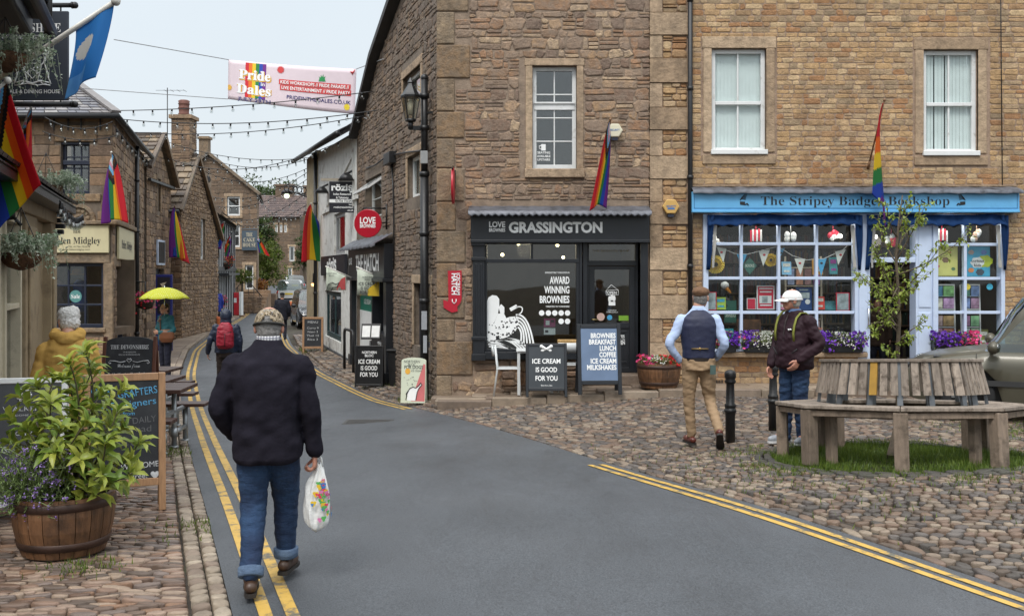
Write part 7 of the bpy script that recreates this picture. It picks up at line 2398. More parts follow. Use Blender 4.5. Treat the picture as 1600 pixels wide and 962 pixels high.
def bench():
 z0=g(CX,CY)
 root=thing('tree_bench','weathered eight sided wooden bench round the young tree','bench',(CX,CY,z0))
 root.rotation_euler=(R(-5.0),0,0)
 GREYWOOD=pbr('silvered wood',(.26,.212,.17),rough=.8,var=.35,scale=5,rnd=.22,stretch=(6,6,1.2),bump=.5,bscale=26,dirt=(.07,.05,.035),dirt_scale=9,dirt_lo=.52,dirt_hi=.68)
 YEL=pbr('lichen yellow wood',(.34,.19,.03),rough=.8,var=.35,scale=6,bump=.4)
 LEGW=pbr('brown grey legs',(.20,.15,.11),rough=.8,var=.3,scale=6,rnd=.2,stretch=(6,6,1),bump=.4,bscale=26,dirt=(.06,.045,.03),dirt_scale=6)
 th0=math.atan2(-CY,-CX)
 V=lambda k,r:Vector((r*math.cos(th0+k*math.pi/4),r*math.sin(th0+k*math.pi/4),0))
 Z=lambda p,z:Vector((p.x,p.y,z))
 hs=.50
 for k in range(8):
  mb=MB()
  for i in range(4):
   ra,rb=.80+i*.105,.80+i*.105+.096
   a,b,c,d=V(k,ra),V(k+1,ra),V(k+1,rb),V(k,rb)
   e=(b-a).normalized()*.004
   vs=[Z(a+e,hs),Z(b-e,hs),Z(c-e,hs),Z(d+e,hs)]; vs += [p-Vector((0,0,.034)) for p in vs]
   mb.add(vs,[(0,1,2,3),(7,6,5,4),(0,4,5,1),(1,5,6,2),(2,6,7,3),(3,7,4,0)],0,random.random())
  mb.build('seat',GREYWOOD,root,bevel=.006)
  mb=MB(); mb.beam(Z(V(k,1.16),hs-.075),Z(V(k+1,1.16),hs-.068),.035,.05); mb.beam(Z(V(k,.88),hs-.075),Z(V(k+1,.88),hs-.075),.04,.09); mb.build('apron',LEGW,root)
  r1=V(k,1.24)
  for rr_,w in ((1.14,.125),(.88,.09)):
   p=V(k,rr_)
   mb=MB(); d=p.normalized(); zz=-.06
   mb.beam(Z(p,zz),Z(p,hs-.045),w,w*.85,up=(d.x,d.y,0)); mb.build('leg',LEGW,root,bevel=.008)
  # backrest: slats leaning in over a rail
  bk=MB()
  n=6
  for i in range(n):
   for side in (0,):
    t=(i+.5)/n
    lo,hi=V(k,.80).lerp(V(k+1,.80),t),V(k,.735).lerp(V(k+1,.735),t)
    tang=(V(k+1,1)-V(k,1)).normalized()
    w=.80*.765/n*.70
    a,b=Z(lo,.595),Z(hi,.90)
    nn=Vector((lo.x,lo.y,0)).normalized()*.012
    vs=[a-tang*w/2+nn,a+tang*w/2+nn,b+tang*w*.46+nn,b-tang*w*.46+nn]; vs += [p-nn*2 for p in vs]
    yel=(k == 7 and i == 3)
    if yel:
     ym=MB(); ym.add(vs,[(0,1,2,3),(7,6,5,4),(0,4,5,1),(1,5,6,2),(2,6,7,3),(3,7,4,0)])
    else:
     bk.add(vs,[(0,1,2,3),(7,6,5,4),(0,4,5,1),(1,5,6,2),(2,6,7,3),(3,7,4,0)],0,random.random())
  o=bk.build('backrest',GREYWOOD,root)
  if k == 7:ym.build('slat',YEL,o)['label']='one slat stained lichen yellow'
  mb=MB(); a,b,c,d=V(k,.69),V(k+1,.69),V(k+1,.765),V(k,.765)
  vs=[Z(p,.93) for p in (a,b,c,d)]; vs += [p-Vector((0,0,.03)) for p in vs]
  mb.add(vs,[(0,1,2,3),(7,6,5,4),(0,4,5,1),(1,5,6,2),(2,6,7,3),(3,7,4,0)]); mb.build('cap_rail',GREYWOOD,root,bevel=.005)
  mb=MB(); mb.beam(Z(V(k,.775),hs),Z(V(k,.715),.90),.05,.03); mb.beam(Z(V(k,.775).lerp(V(k+1,.775),.5),hs-.05),Z(V(k,.71).lerp(V(k+1,.71),.5),.90),.05,.03); mb.build('back_post',pbr('grey steel',(.12,.13,.14),rough=.5,metal=.5),root)
 # grass and edging
 rg=random.Random(8)
 mb=MB()
 for ring,(r0,n) in enumerate(((1.28,40),(1.375,44))):
  for k in range(n):
   a=2*math.pi*(k+rg.uniform(-.1,.1))/n
   x,y=CX+r0*math.cos(a),CY+r0*math.sin(a)
   cobble(mb,x,y,g(x,y)-.005,.085,2*math.pi*r0/n*.97,.02,a,rg)
 plain(mb.build('kerb',stone_mat('dark ring setts',[(72,68,64),(60,57,54),(84,78,70),(68,66,58)],var=.3,stain=.4,moss=.6,rough=.6)),'rings of dark mossy setts round the tree bench',kind='structure')
 mb=MB()
 for i in range(15000):
  a=rg.uniform(0,6.283); r=1.26*math.sqrt(rg.random())
  x,y=CX+r*math.cos(a),CY+r*math.sin(a); z=g(x,y)-.02
  h=rg.uniform(.03,.085)*(1.1 if noise.noise((x*2,y*2,0))>-.1 else .6)
  dx,dy=rg.uniform(-.03,.03),rg.uniform(-.03,.03); w=rg.uniform(.003,.006); t=rg.uniform(0,6.28); c,s_=math.cos(t)*w,math.sin(t)*w
  mb.add([(x-c,y-s_,z),(x+c,y+s_,z),(x+dx,y+dy,z+h)],[(0,1,2)])
 plain(mb.build('grass',leaf_mat('grass blade',(.05,.10,.012),(.15,.21,.03),transl=.3)),'short grass inside the tree bench',kind='stuff')
 mb=MB()
 for i in range(5200):                                             # tufts in the joints round about
  a=rg.uniform(0,6.283); r=1.24+abs(rg.gauss(0,.25))
  x,y=CX+r*math.cos(a),CY+r*math.sin(a)
  if noise.noise((x*2.3,y*2.3,5))<.12:continue
  z=g(x,y); h=rg.uniform(.02,.05); dx,dy=rg.uniform(-.02,.02),rg.uniform(-.02,.02); t=rg.uniform(0,6.28); c,s_=math.cos(t)*.005,math.sin(t)*.005
  mb.add([(x-c,y-s_,z),(x+c,y+s_,z),(x+dx,y+dy,z+h)],[(0,1,2)])
 for (cx_,cy_,sp,nn) in ((-2.2,7.6,.18,260),(-2.75,6.55,.12,160),(-3.6,11.4,.3,500),(-2.5,21.6,.4,500),(-1.55,18.2,.25,900),(-6.6,31.5,.6,900),(1.9,9.4,.9,400),(6.3,12.3,.5,900),(3.3,8.6,.7,300)):
  for i in range(nn):
   x,y=rg.gauss(cx_,sp),rg.gauss(cy_,sp); z=g(x,y)+.015; h=rg.uniform(.02,.06)*(2.5 if cy_>17 else 1); dx,dy=rg.uniform(-.02,.02),rg.uniform(-.02,.02); t=rg.uniform(0,6.28); c,s_=math.cos(t)*.005,math.sin(t)*.005
   if xl(y)<x<xr(y):continue
   mb.add([(x-c,y-s_,z),(x+c,y+s_,z),(x+dx,y+dy,z+h)],[(0,1,2)])
 plain(mb.build('weeds',leaf_mat('weed blade',(.06,.11,.012),(.17,.22,.03),transl=.3)),'tufts of weeds in the joints of the cobbles',kind='stuff')
bench()
def young_tree():
 rg=random.Random(19)
 b=Vector((CX+.02,CY+.1,g(CX,CY)))
 t=thing('young_tree','slender young tree with sparse pale green leaves inside the round bench','tree',b)
 Y=b.y
 st=MB(); lf=MB()
 trunk=[b,at(1403,620,Y),at(1402,560,Y),at(1405,500,Y),at(1403,450,Y),at(1400,400,Y),at(1404,350,Y),at(1410,305,Y)]
 st.tube(trunk,[.026,.024,.022,.02,.017,.014,.010,.005],8)
 # limbs: from a height on the trunk to a tip, in photo pixels with depth offsets
 limbs=[((1404,520),(1352,470),.3),((1403,500),(1335,425),-.2),((1402,470),(1362,380),-.3),((1401,450),(1348,436),.4),((1402,480),(1450,425),.2),((1402,460),(1470,385),-.3),((1401,430),(1512,362),-.1),((1400,410),(1372,335),.2),((1402,390),(1440,345),.3),((1402,370),(1385,318),-.2),((1404,510),(1360,505),-.3),((1404,530),(1450,500),.1),((1404,490),(1426,440),-.4),((1403,440),(1430,395),.4),((1405,360),(1415,312),.0),((1402,405),(1446,320),-.1),((1404,475),(1380,430),.1),((1403,515),(1378,490),.3),((1404,540),(1415,522),-.2),((1402,425),(1372,405),-.1),((1403,505),(1372,455),.0),((1403,485),(1366,520),.1),((1404,555),(1382,545),-.1),((1402,395),(1410,345),.15),((1402,450),(1388,480),-.3)]
 for (bx,by),(tx,ty),dy in limbs:
  p0,p1=at(bx,by,Y),at(tx,ty,Y+dy)
  pts=bend(p0,p1,.1,7,rg)
  L=(p1-p0).length
  st.tube(pts,[.009-.007*q/7 for q in range(8)],5)
  twigs=[pts]
  for q in range(int(3+L*8)):
   f=rg.uniform(.25,1)*7; j=min(6,int(f)); p=pts[j].lerp(pts[j+1],f-j)
   e=p+(rdir(rg,.1)*.6+(p1-p0).normalized()*.6)*rg.uniform(.08,.2)
   tw=bend(p,e,.15,4,rg); st.tube(tw,.0025,4,cap=False); twigs.append(tw)
  for tw in twigs[1:]:
   n=rg.randint(6,10)
   for q in range(n):
    f=rg.random()*4; j=min(3,int(f)); p=tw[j].lerp(tw[j+1],f-j)
    leaf(lf,p,rdir(rg,-.1),(0,0,1),rg.uniform(.032,.056),rg.uniform(.02,.032),.3,0,rg)
 st.build('trunk',BARK,t,world=True); lf.build('crown',TREELEAF,t,world=True)
 s=thing('tree_stake','short leaning timber stake beside the young tree','stake',b)
 mb=MB(); mb.beam(at(1392,715,Y-.5) ,at(1408,650,Y-.1),.07,.07); mb.build('post',BARK,s,world=True)
young_tree()
def tree(label,base,h,r,leafm,seed,n=2600,ls=.28,trunk_r=.15,name='tree',cat='tree',low=.25,group=None,sq=(1,1,1)):
 rg=random.Random(seed); base=Vector(base)
 t=thing(name,label,cat,base,group=group)
 st=MB(); lf=MB()
 st.tube(bend(base-Vector((0,0,.2)),base+Vector((0,0,h*.75)),.04,6,rg),[trunk_r*(1-.12*q) for q in range(7)],8)
 cl=[]
 for k in range(22):
  d=rdir(rg); f=rg.uniform(.3,1)
  c=base+Vector((d.x*r*f*sq[0],d.y*r*f*sq[1],h*(low+(1-low)*(.5+.42*d.z*f))))
  cl.append((c,r*rg.uniform(.24,.46)))
  st.tube(bend(base+Vector((0,0,h*rg.uniform(.2,.6))),c,.1,4,rg),[trunk_r*.35,.03,.02,.02,.01],5)
 for i in range(n):
  c,q=rg.choice(cl); d=rdir(rg)
  p=c+d*q*rg.uniform(.5,1.08)
  leaf(lf,p,(d+rdir(rg)*.8),(0,0,1),ls*rg.uniform(.6,1.2),ls*rg.uniform(.4,.7),.3,0,rg,True)
 st.build('trunk',BARK,t,world=True); lf.build('crown',leafm,t,world=True)
 return t
def trees():
 b=ground_at(418,80)
 tree('rounded green tree beside the tall gabled house',b,5.6,1.5,MIDLEAF,1,n=5000,ls=.2,trunk_r=.12,low=.12)
 tree('taller dark tree behind the rounded green tree',ground_at(405,92),8.5,1.7,DARKLEAF,2,n=3500,ls=.28,low=.15)
 for i,(px,Y,top,r,lab) in enumerate(((398,150,276,4.5,'dark tree on the skyline nearest the tall gable'),(425,160,279,5.0,'broad dark tree in the middle of the skyline group'),(446,158,286,3.6,'smallest dark tree on the skyline, above the chimney'))):
  bb=ground_at(px,Y)
  tree(lab,bb,fz_at(Y,top)-bb.z,r,DARKLEAF,10+i,n=4500,ls=.5,trunk_r=.3,low=.3,group='trees on the skyline')
 tree('dark clipped evergreen at the right of the far house',ground_at(474,98),5.5,.9,DARKLEAF,22,n=2200,ls=.22,low=.1)
 # fern like plants on the steps
 rg=random.Random(4)
 for px,py,Y,lab in ((378,432,59,'green bush on the stone steps by the post box'),(400,445,64,'low orange leaved bush past the steps'),):
  c=at(px,py,Y)
  t=thing('bush',lab,'bush',(c.x,c.y,g(c.x,c.y)))
  lf=MB()
  for k in range(700):
   d=rdir(rg); leaf(lf,c+Vector((d.x*.8,d.y*.6,d.z*.45))*rg.random()**.4,rdir(rg),(0,0,1),.16,.09,.3,0,rg,True)
  lf.build('foliage',MIDLEAF if px<390 else leaf_mat('orange leaf',(.3,.1,.02),(.4,.2,.04)),t,world=True)
  mb=MB(); mb.tube([(c.x,c.y,g(c.x,c.y)),c],.05,6); mb.build('stem',BARK,t,world=True)
trees()
# ------------------------------------------------------------------ what fills the bookshop window
def bookshop_display():
 for px in (1130,1187,1246,1305,1484,1530):shop_light(PF(px,342,-.08),9,(1,.93,.82))  # added fill lights at the window head, no lamps there, to brighten the display
 n0=-.12
 P=lambda px,py,n:PF(px,py,n)
 def flat(name,lab,cat,x0,y0,x1,y1,n,frame_m,face_m,deco=None,group=None):
  t=thing(name,lab,cat,P((x0+x1)/2,y1,n),group=group)
  mb=MB(); fbox(mb,x0,y0,x1,y1,n-.02,n); o=mb.build('board',frame_m,t,world=True)
  mb=MB(); d=min(2.2,(x1-x0)*.07); fbox(mb,x0+d,y0+d,x1-d,y1-d,n,n+.003); f=mb.build('print',face_m,t,world=True)
  if deco:deco(f,n+.005)
  return t
 REDP=pbr('red poster',(.52,.02,.05),rough=.4,var=.15); BLUEP=pbr('deep blue poster',(.015,.05,.16),rough=.4,var=.3,scale=8); WP=pbr('white paper',(.62,.62,.6),rough=.6)
 PHOTO=pbr('grey photo print',(.3,.34,.34),rough=.4,var=.7,scale=9); GREENP=pbr('green board',(.02,.10,.07),rough=.5); YELP=pbr('yellow poster',(.62,.58,.16),rough=.4,var=.15,scale=5); CYANP=pbr('cyan poster',(.04,.36,.55),rough=.4,var=.2)
 def d_red(f,n):
  mb=MB(); fbox(mb,1189,462,1208,474,n,n+.002); fbox(mb,1189,450,1210,452,n,n+.002); fbox(mb,1190,455,1208,457,n,n+.002); fbox(mb,1190,476,1208,478,n,n+.002); mb.build('print_block',WP,f,world=True)
  mb=MB(); fbox(mb,1193,463,1202,473,n+.003,n+.004); mb.build('portrait',PHOTO,f,world=True)
 flat('poster','red poster with a small grey portrait in the bookshop window','poster',1185,446,1213,484,n0,WP,REDP,d_red)
 flat('poster','small red striped card beside the red poster','poster',1170,466,1184,484,n0-.02,WP,REDP)
 def d_blue(f,n):
  mb=MB(); mb.add([P(1265+4*math.cos(k*.314),471.5+4*math.sin(k*.314),n) for k in range(20)],[tuple(range(20))]); mb.build('disc',WP,f,world=True)
  mb=MB(); fbox(mb,1250,457,1268,466,n,n+.002); fbox(mb,1252,452,1266,454,n,n+.002); mb.build('print_block',PHOTO,f,world=True)
 flat('poster','deep blue poster with a white disc above the white cap man','poster',1247,449,1272,485,n0,BLUEP,BLUEP,d_blue)
 flat('framed_picture','red framed picture behind the flat cap','picture',1102,456,1122,485,n0,REDP,PHOTO)
 flat('framed_picture','red framed picture at the door end of the bookshop window','picture',1310,457,1331,486,n0,REDP,PHOTO)
 flat('sign_board','green board with pale letters behind the flower trough','signboard',1136,470,1155,505,n0-.1,GREENP,GREENP,lambda f,n:flat_text(f,'ANNEAU',1145.5,496,4.5,16,n))
 def d_diamond():pass
 t=thing('diamond_sign','dark green diamond sign hanging in the bookshop window','sign',P(1174,415,n0))
 mb=MB(); q=[(1174,402),(1185.5,415),(1174,429),(1162.5,415)]; mb.prism([(F.u(a),fz(b)) for a,b in q],lambda a,b:F.p(a,b,n0-.02),lambda a,b:F.p(a,b,n0)); bo=mb.build('board',GREENP,t,world=True,fixn=True)
 flat_text(bo,'BOOKS',1174,417,4.5,14,n0+.003)
 for px,py,r,lab in ((1120,413,.155,'large gold paper rosette at the end of the bunting'),(1207,406,.11,'smaller gold paper rosette half behind a pennant')):
  t=thing('paper_rosette',lab,'rosette',P(px,py,n0))
  mb=MB(); rows=[]
  for rr,zz in ((r,0),(r*.62,.012),(r*.6,-.01),(r*.25,.02)):
   rows.append([F.p(F.u(px)+rr*math.cos(a)*(1+.03*(k % 2)),fz(py)+rr*math.sin(a)*(1+.03*(k % 2)),n0+zz+.012*(k % 2)) for k,a in enumerate([i*math.pi/24 for i in range(48)])])
  mb.grid(rows,close=True,smooth=False); mb.build('paper',pbr('gold paper',(.62,.42,.03),rough=.35,metal=.3),t,world=True)
 t=thing('bunting','white and blue pennant bunting strung inside the bookshop window','bunting',P(1215,395,n0+.03))
 pts=[(1119,384),(1150,396),(1170,397),(1205,388),(1218,385),(1240,399),(1262,406),(1290,404),(1320,390),(1326,384)]
 mb=MB(); mb.tube([P(a,b,n0+.03) for a,b in pts],.006,4); mb.build('string',WP,t,world=True)
 for k,(x,y,w,h,a,blue) in enumerate(((1129,387,16,24,-.3,0),(1161,397,16,20,0,1),(1196,391,18,25,.15,0),(1222,388,14,16,.3,1),(1252,404,17,26,-.1,0),(1286,404,16,27,.05,1),(1316,391,18,25,.4,0))):
  mb=MB(); c,s_=math.cos(a),math.sin(a)
  q=[(-w/2,0),(w/2,0),(0,h)]
  mb.add([P(x+u*c-v*s_*.4,y+v*c-u*s_*.5,n0+.034) for u,v in q],[(0,1,2)])
  pn=mb.build('pennant',pbr('blue pennant',(.06,.35,.6),rough=.6) if blue else pbr('white pennant',(.66,.66,.6),rough=.6),t,world=True)
  mb=MB(); mb.ball(P(x,y+7,n0+.036),(.025,.003,.02),8,6); mb.build('motif',BLACKLETTER if blue else pbr('small red print',(.5,.03,.04)),pn,world=True)
 # toy goose head and dark figures, hanging cards along the top
 rg=random.Random(6)
 for k,(x,y,c,lab) in enumerate(((1120,374,WP,'white paper bird hanging in the top pane nearest the downpipe'),(1186,368,REDP,'red and white card hanging in the top row of panes'),(1241,370,WP,'pale paper lantern hanging in the third top pane'),(1308,366,REDP,'red and white toy hanging in the top pane by the door post'),(1400,375,REDP,'red and white toy hanging above the open shop door'),(1480,368,REDP,'striped red pencil toys hanging over the yellow poster'),(1535,368,pbr('beige toy',(.5,.33,.24),rough=.8),'beige cloth toy hanging over the cyan poster'))):
  t=thing('hanging_toy',lab,'hanging decoration',P(x,y,n0-.1))
  mb=MB()
  if c is REDP and k in (1,5):
   for q in range(6):mb.cbox(P(x-8+q*3.2,y-1+rg.uniform(-2,2),n0-.1),(.028,.02,.2),q % 2)
  else:
   for q in range(6):mb.ball(P(x+rg.uniform(-7,7),y+rg.uniform(-6,5),n0-.1),(.05,.03,.06),10,8,q % 2)
  mb.tube([P(x,y-5,n0-.1),P(x,352,n0-.1)],.004,4)
  mb.build('figure',[c,WP],t,world=True)
 t=thing('toy_goose','black and white toy goose with an orange beak behind the glass','toy',P(1137,470,n0-.12))
 mb=MB(); mb.ball(P(1137,446,n0-.12),(.075,.06,.065),12,8,0); mb.ball(P(1134,458,n0-.14),(.07,.06,.09),12,8,1); mb.ball(P(1138,478,n0-.18),(.13,.09,.17),12,8,1); mb.build('body',[WP,BLACKLETTER],t,world=True)
 mb=MB(); mb.tube([P(1139,451,n0-.06),P(1145,458,n0-.02)],[.035,.012],8); mb.build('beak',pbr('orange beak',(.7,.25,.02),rough=.5),t,world=True)
 # shelf ladders with cards, the second window
 flat('poster','yellow poster with a brown hedgehog shape in the second window','poster',1464,385,1501,431,n0,YELP,YELP,lambda f,n:dots(f,n,1482,408,[(0,-2,.06,(.2,.11,.05)),(-12,8,.03,(.5,.08,.05)),(12,12,.035,(.1,.2,.08)),(6,-14,.03,(.55,.2,.1))]))
 flat('poster','cyan and lime poster with a white cloud in the second window','poster',1513,385,1552,432,n0,CYANP,CYANP,lambda f,n:dots(f,n,1532,408,[(12,0,.13,(.42,.5,.02)),(0,2,.115,(.7,.7,.68)),(-10,14,.05,(.6,.2,.05)),(4,17,.07,(.03,.05,.07)),(-10,-14,.05,(.4,.3,.25)),(10,-14,.05,(.1,.2,.5))],'CURIOUS'))
 for x0,x1,lab in ((1463,1500,'wire card rack behind the yellow poster'),(1510,1540,'wire card rack behind the cyan poster')):
  t=thing('card_rack',lab,'card rack',P((x0+x1)/2,540,n0-.1),group='card racks in the second bookshop window')
  mb=MB()
  for x in (x0,x1):mb.beam(P(x,445,n0-.12),P(x,545,n0-.06),.02,.02)
  for y in (445,463,484,512,530):mb.beam(P(x0,y,n0-.1),P(x1,y,n0-.1),.02,.02)
  mb.build('rack',WP,t,world=True)
  for y in (447,466,494,514):
   for q in range(2):
    c=(rg.uniform(.1,.6),rg.uniform(.1,.6),rg.uniform(.1,.6))
    mb=MB(); w=(x1-x0)/2-2; fbox(mb,x0+1+q*(w+1.5),y,x0+1+q*(w+1.5)+w,y+16,n0-.09,n0-.08); mb.build('card',pbr('card %d%d%d' % (x0,y,q),c,rough=.5,var=.7,scale=11),t,world=True)
 for x,y,c in ((1513,448,(.6,.5,.05)),(1548,448,(.05,.35,.5))):
  t=thing('round_sticker','round %s sticker on the second window pane' % ('yellow' if x<1530 else 'blue'),'sticker',P(x,y,-.04))
  mb=MB(); mb.add([P(x+5*math.cos(k*.314),y+5*math.sin(k*.314),-.036) for k in range(20)],[tuple(range(20))]); mb.build('print',pbr('sticker %d' % x,c,rough=.4,var=.5,scale=20),t,world=True)
 # book stand in the middle
 t=thing('book_stand','pale shelf ladder of books in the middle of the first window','shelf',P(1262,530,n0-.25))
 mb=MB()
 for x in (1237,1294):mb.beam(P(x,400,n0-.3),P(x,540,n0-.22),.03,.03)
 for y in (418,447,500,528):mb.beam(P(1236,y,n0-.26),P(1295,y,n0-.26),.03,.02)
 mb.build('frame',pbr('pale shelf',(.45,.38,.28),rough=.6),t,world=True)
 for y in (432,515):
  for q in range(4):
   mb=MB(); fbox(mb,1240+q*13.5,y-12,1250+q*13.5,y+13,n0-.25,n0-.23); mb.build('book',pbr('book %d%d' % (y,q),(rg.uniform(.05,.5),rg.uniform(.1,.45),rg.uniform(.1,.5)),rough=.5,var=.6,scale=10),t,world=True)
 for x,w,c,lab in ((1300,30,(.05,.18,.2),'landscape book lying open by the red frame'),(1175,38,(.12,.05,.02),'wooden toy cabinet low in the window')):
  t=thing('book' if x>1200 else 'toy_cabinet',lab,'book' if x>1200 else 'toy',P(x,486 if x>1200 else 535,n0))
  mb=MB(); fbox(mb,x-w/2,471 if x>1200 else 500,x+w/2,485 if x>1200 else 530,n0-.2,n0-.1); mb.build('body',pbr(lab[:14],c,rough=.5,var=.8,scale=8),t,world=True)
 tints=dict(crimson=(.5,.03,.06),turquoise=(.03,.4,.42),mustard=(.55,.36,.04),violet=(.2,.06,.4),ivory=(.66,.62,.5),emerald=(.02,.28,.1),coral=(.65,.2,.14),navy=(.02,.04,.18),lime=(.35,.5,.05),rose=(.65,.25,.35),sky=(.2,.45,.65),amber=(.65,.3,.02),teal=(.02,.2,.22),scarlet=(.6,.04,.02),lilac=(.4,.3,.6),olive=(.2,.2,.04))
 spots=[(1126,540,1),(1143,538,1),(1166,541,1),(1184,540,1),(1202,541,1),(1225,540,1),(1283,539,1),(1318,541,1),(1130,484,0),(1225,484,0),(1234,429,0),(1283,429,0),(1308,428,0),(1286,484,0),(1472,542,1),(1546,541,1)]
 for (c,q),(x,y,low) in zip(tints.items(),spots):
  t=thing('book','%s covered book standing in the %s panes of the bookshop' % (c,'lowest' if low else 'middle'),'book',P(x,y,n0-.06),group='books in the bookshop window')
  h,w=rg.uniform(18,27),rg.uniform(12,16)
  mb=MB(); mb.add([P(a,b,n0-.06+d-.0016*(y-b)) for d in (-.03,0) for a,b in ((x-w/2,y),(x+w/2,y),(x+w/2,y-h),(x-w/2,y-h))],[(3,2,1,0),(4,5,6,7),(0,1,5,4),(1,2,6,5),(2,3,7,6),(3,0,4,7)]); mb.build('cover',pbr('book cover '+c,q,rough=.4,var=.45,scale=9),t,world=True)
  mb=MB()
  for f0,f1,e in ((.62,.86,.38),(.2,.34,.3)):mb.add([P(x+s*w*e,y-h*f,n0-.055-.0016*h*f) for f,s in ((f0,-1),(f0,1),(f1,1),(f1,-1))],[(0,1,2,3)])
  mb.build('title_block',pbr('cover print %s' % c,(.6,.58,.5) if rg.random()<.6 else (q[2],q[0],q[1]),rough=.5,var=.6,scale=25),t,world=True)
 # the light inside
 for px,py in ((1322,368),(1378,369)):
  shop_light(P(px,py+8,-.1),3,(1,.93,.8))
  t=thing('window_lamp','small lit bulb in the top pane %s' % ('left of the blue door post' if px<1350 else 'over the shop door'),'lamp',P(px,py,-.3))
  mb=MB(); mb.ball(P(px,py,-.3),.035,10,8); mb.build('bulb',glow_mat('white lamp',(1,.95,.85),6),t,world=True)
def flat_text(parent,s,px,base,cap,w,n):
 mb=MB(); fletter(mb,s,px,base,cap,n-.002,width=w,bold=.02); mb.build('lettering',pbr('pale print',(.45,.5,.42),rough=.6),parent,world=True)
def dots(f,n,cx,cy,L,word=None):
 for i,(dx,dy,r,c) in enumerate(L):
  mb=MB(); mb.add([F.p(F.u(cx+dx)+r*math.cos(k*.314)*(1+.1*math.sin(k*2)),fz(cy+dy)+r*.8*math.sin(k*.314)*(1+.1*math.sin(k*2)),n+i*.0012) for k in range(20)],[tuple(range(20))]); mb.build('print_shape',pbr('print %s' % (c,),c,rough=.4,var=.3,scale=12),f,world=True)
 if word:mb=MB(); fletter(mb,word.lower(),cx,cy+1,4,n+.008,width=20,bold=.02); fletter(mb,'kids',cx,cy+8,4,n+.008,width=11,bold=.02); mb.build('lettering',BLACKLETTER,f,world=True)
bookshop_display()
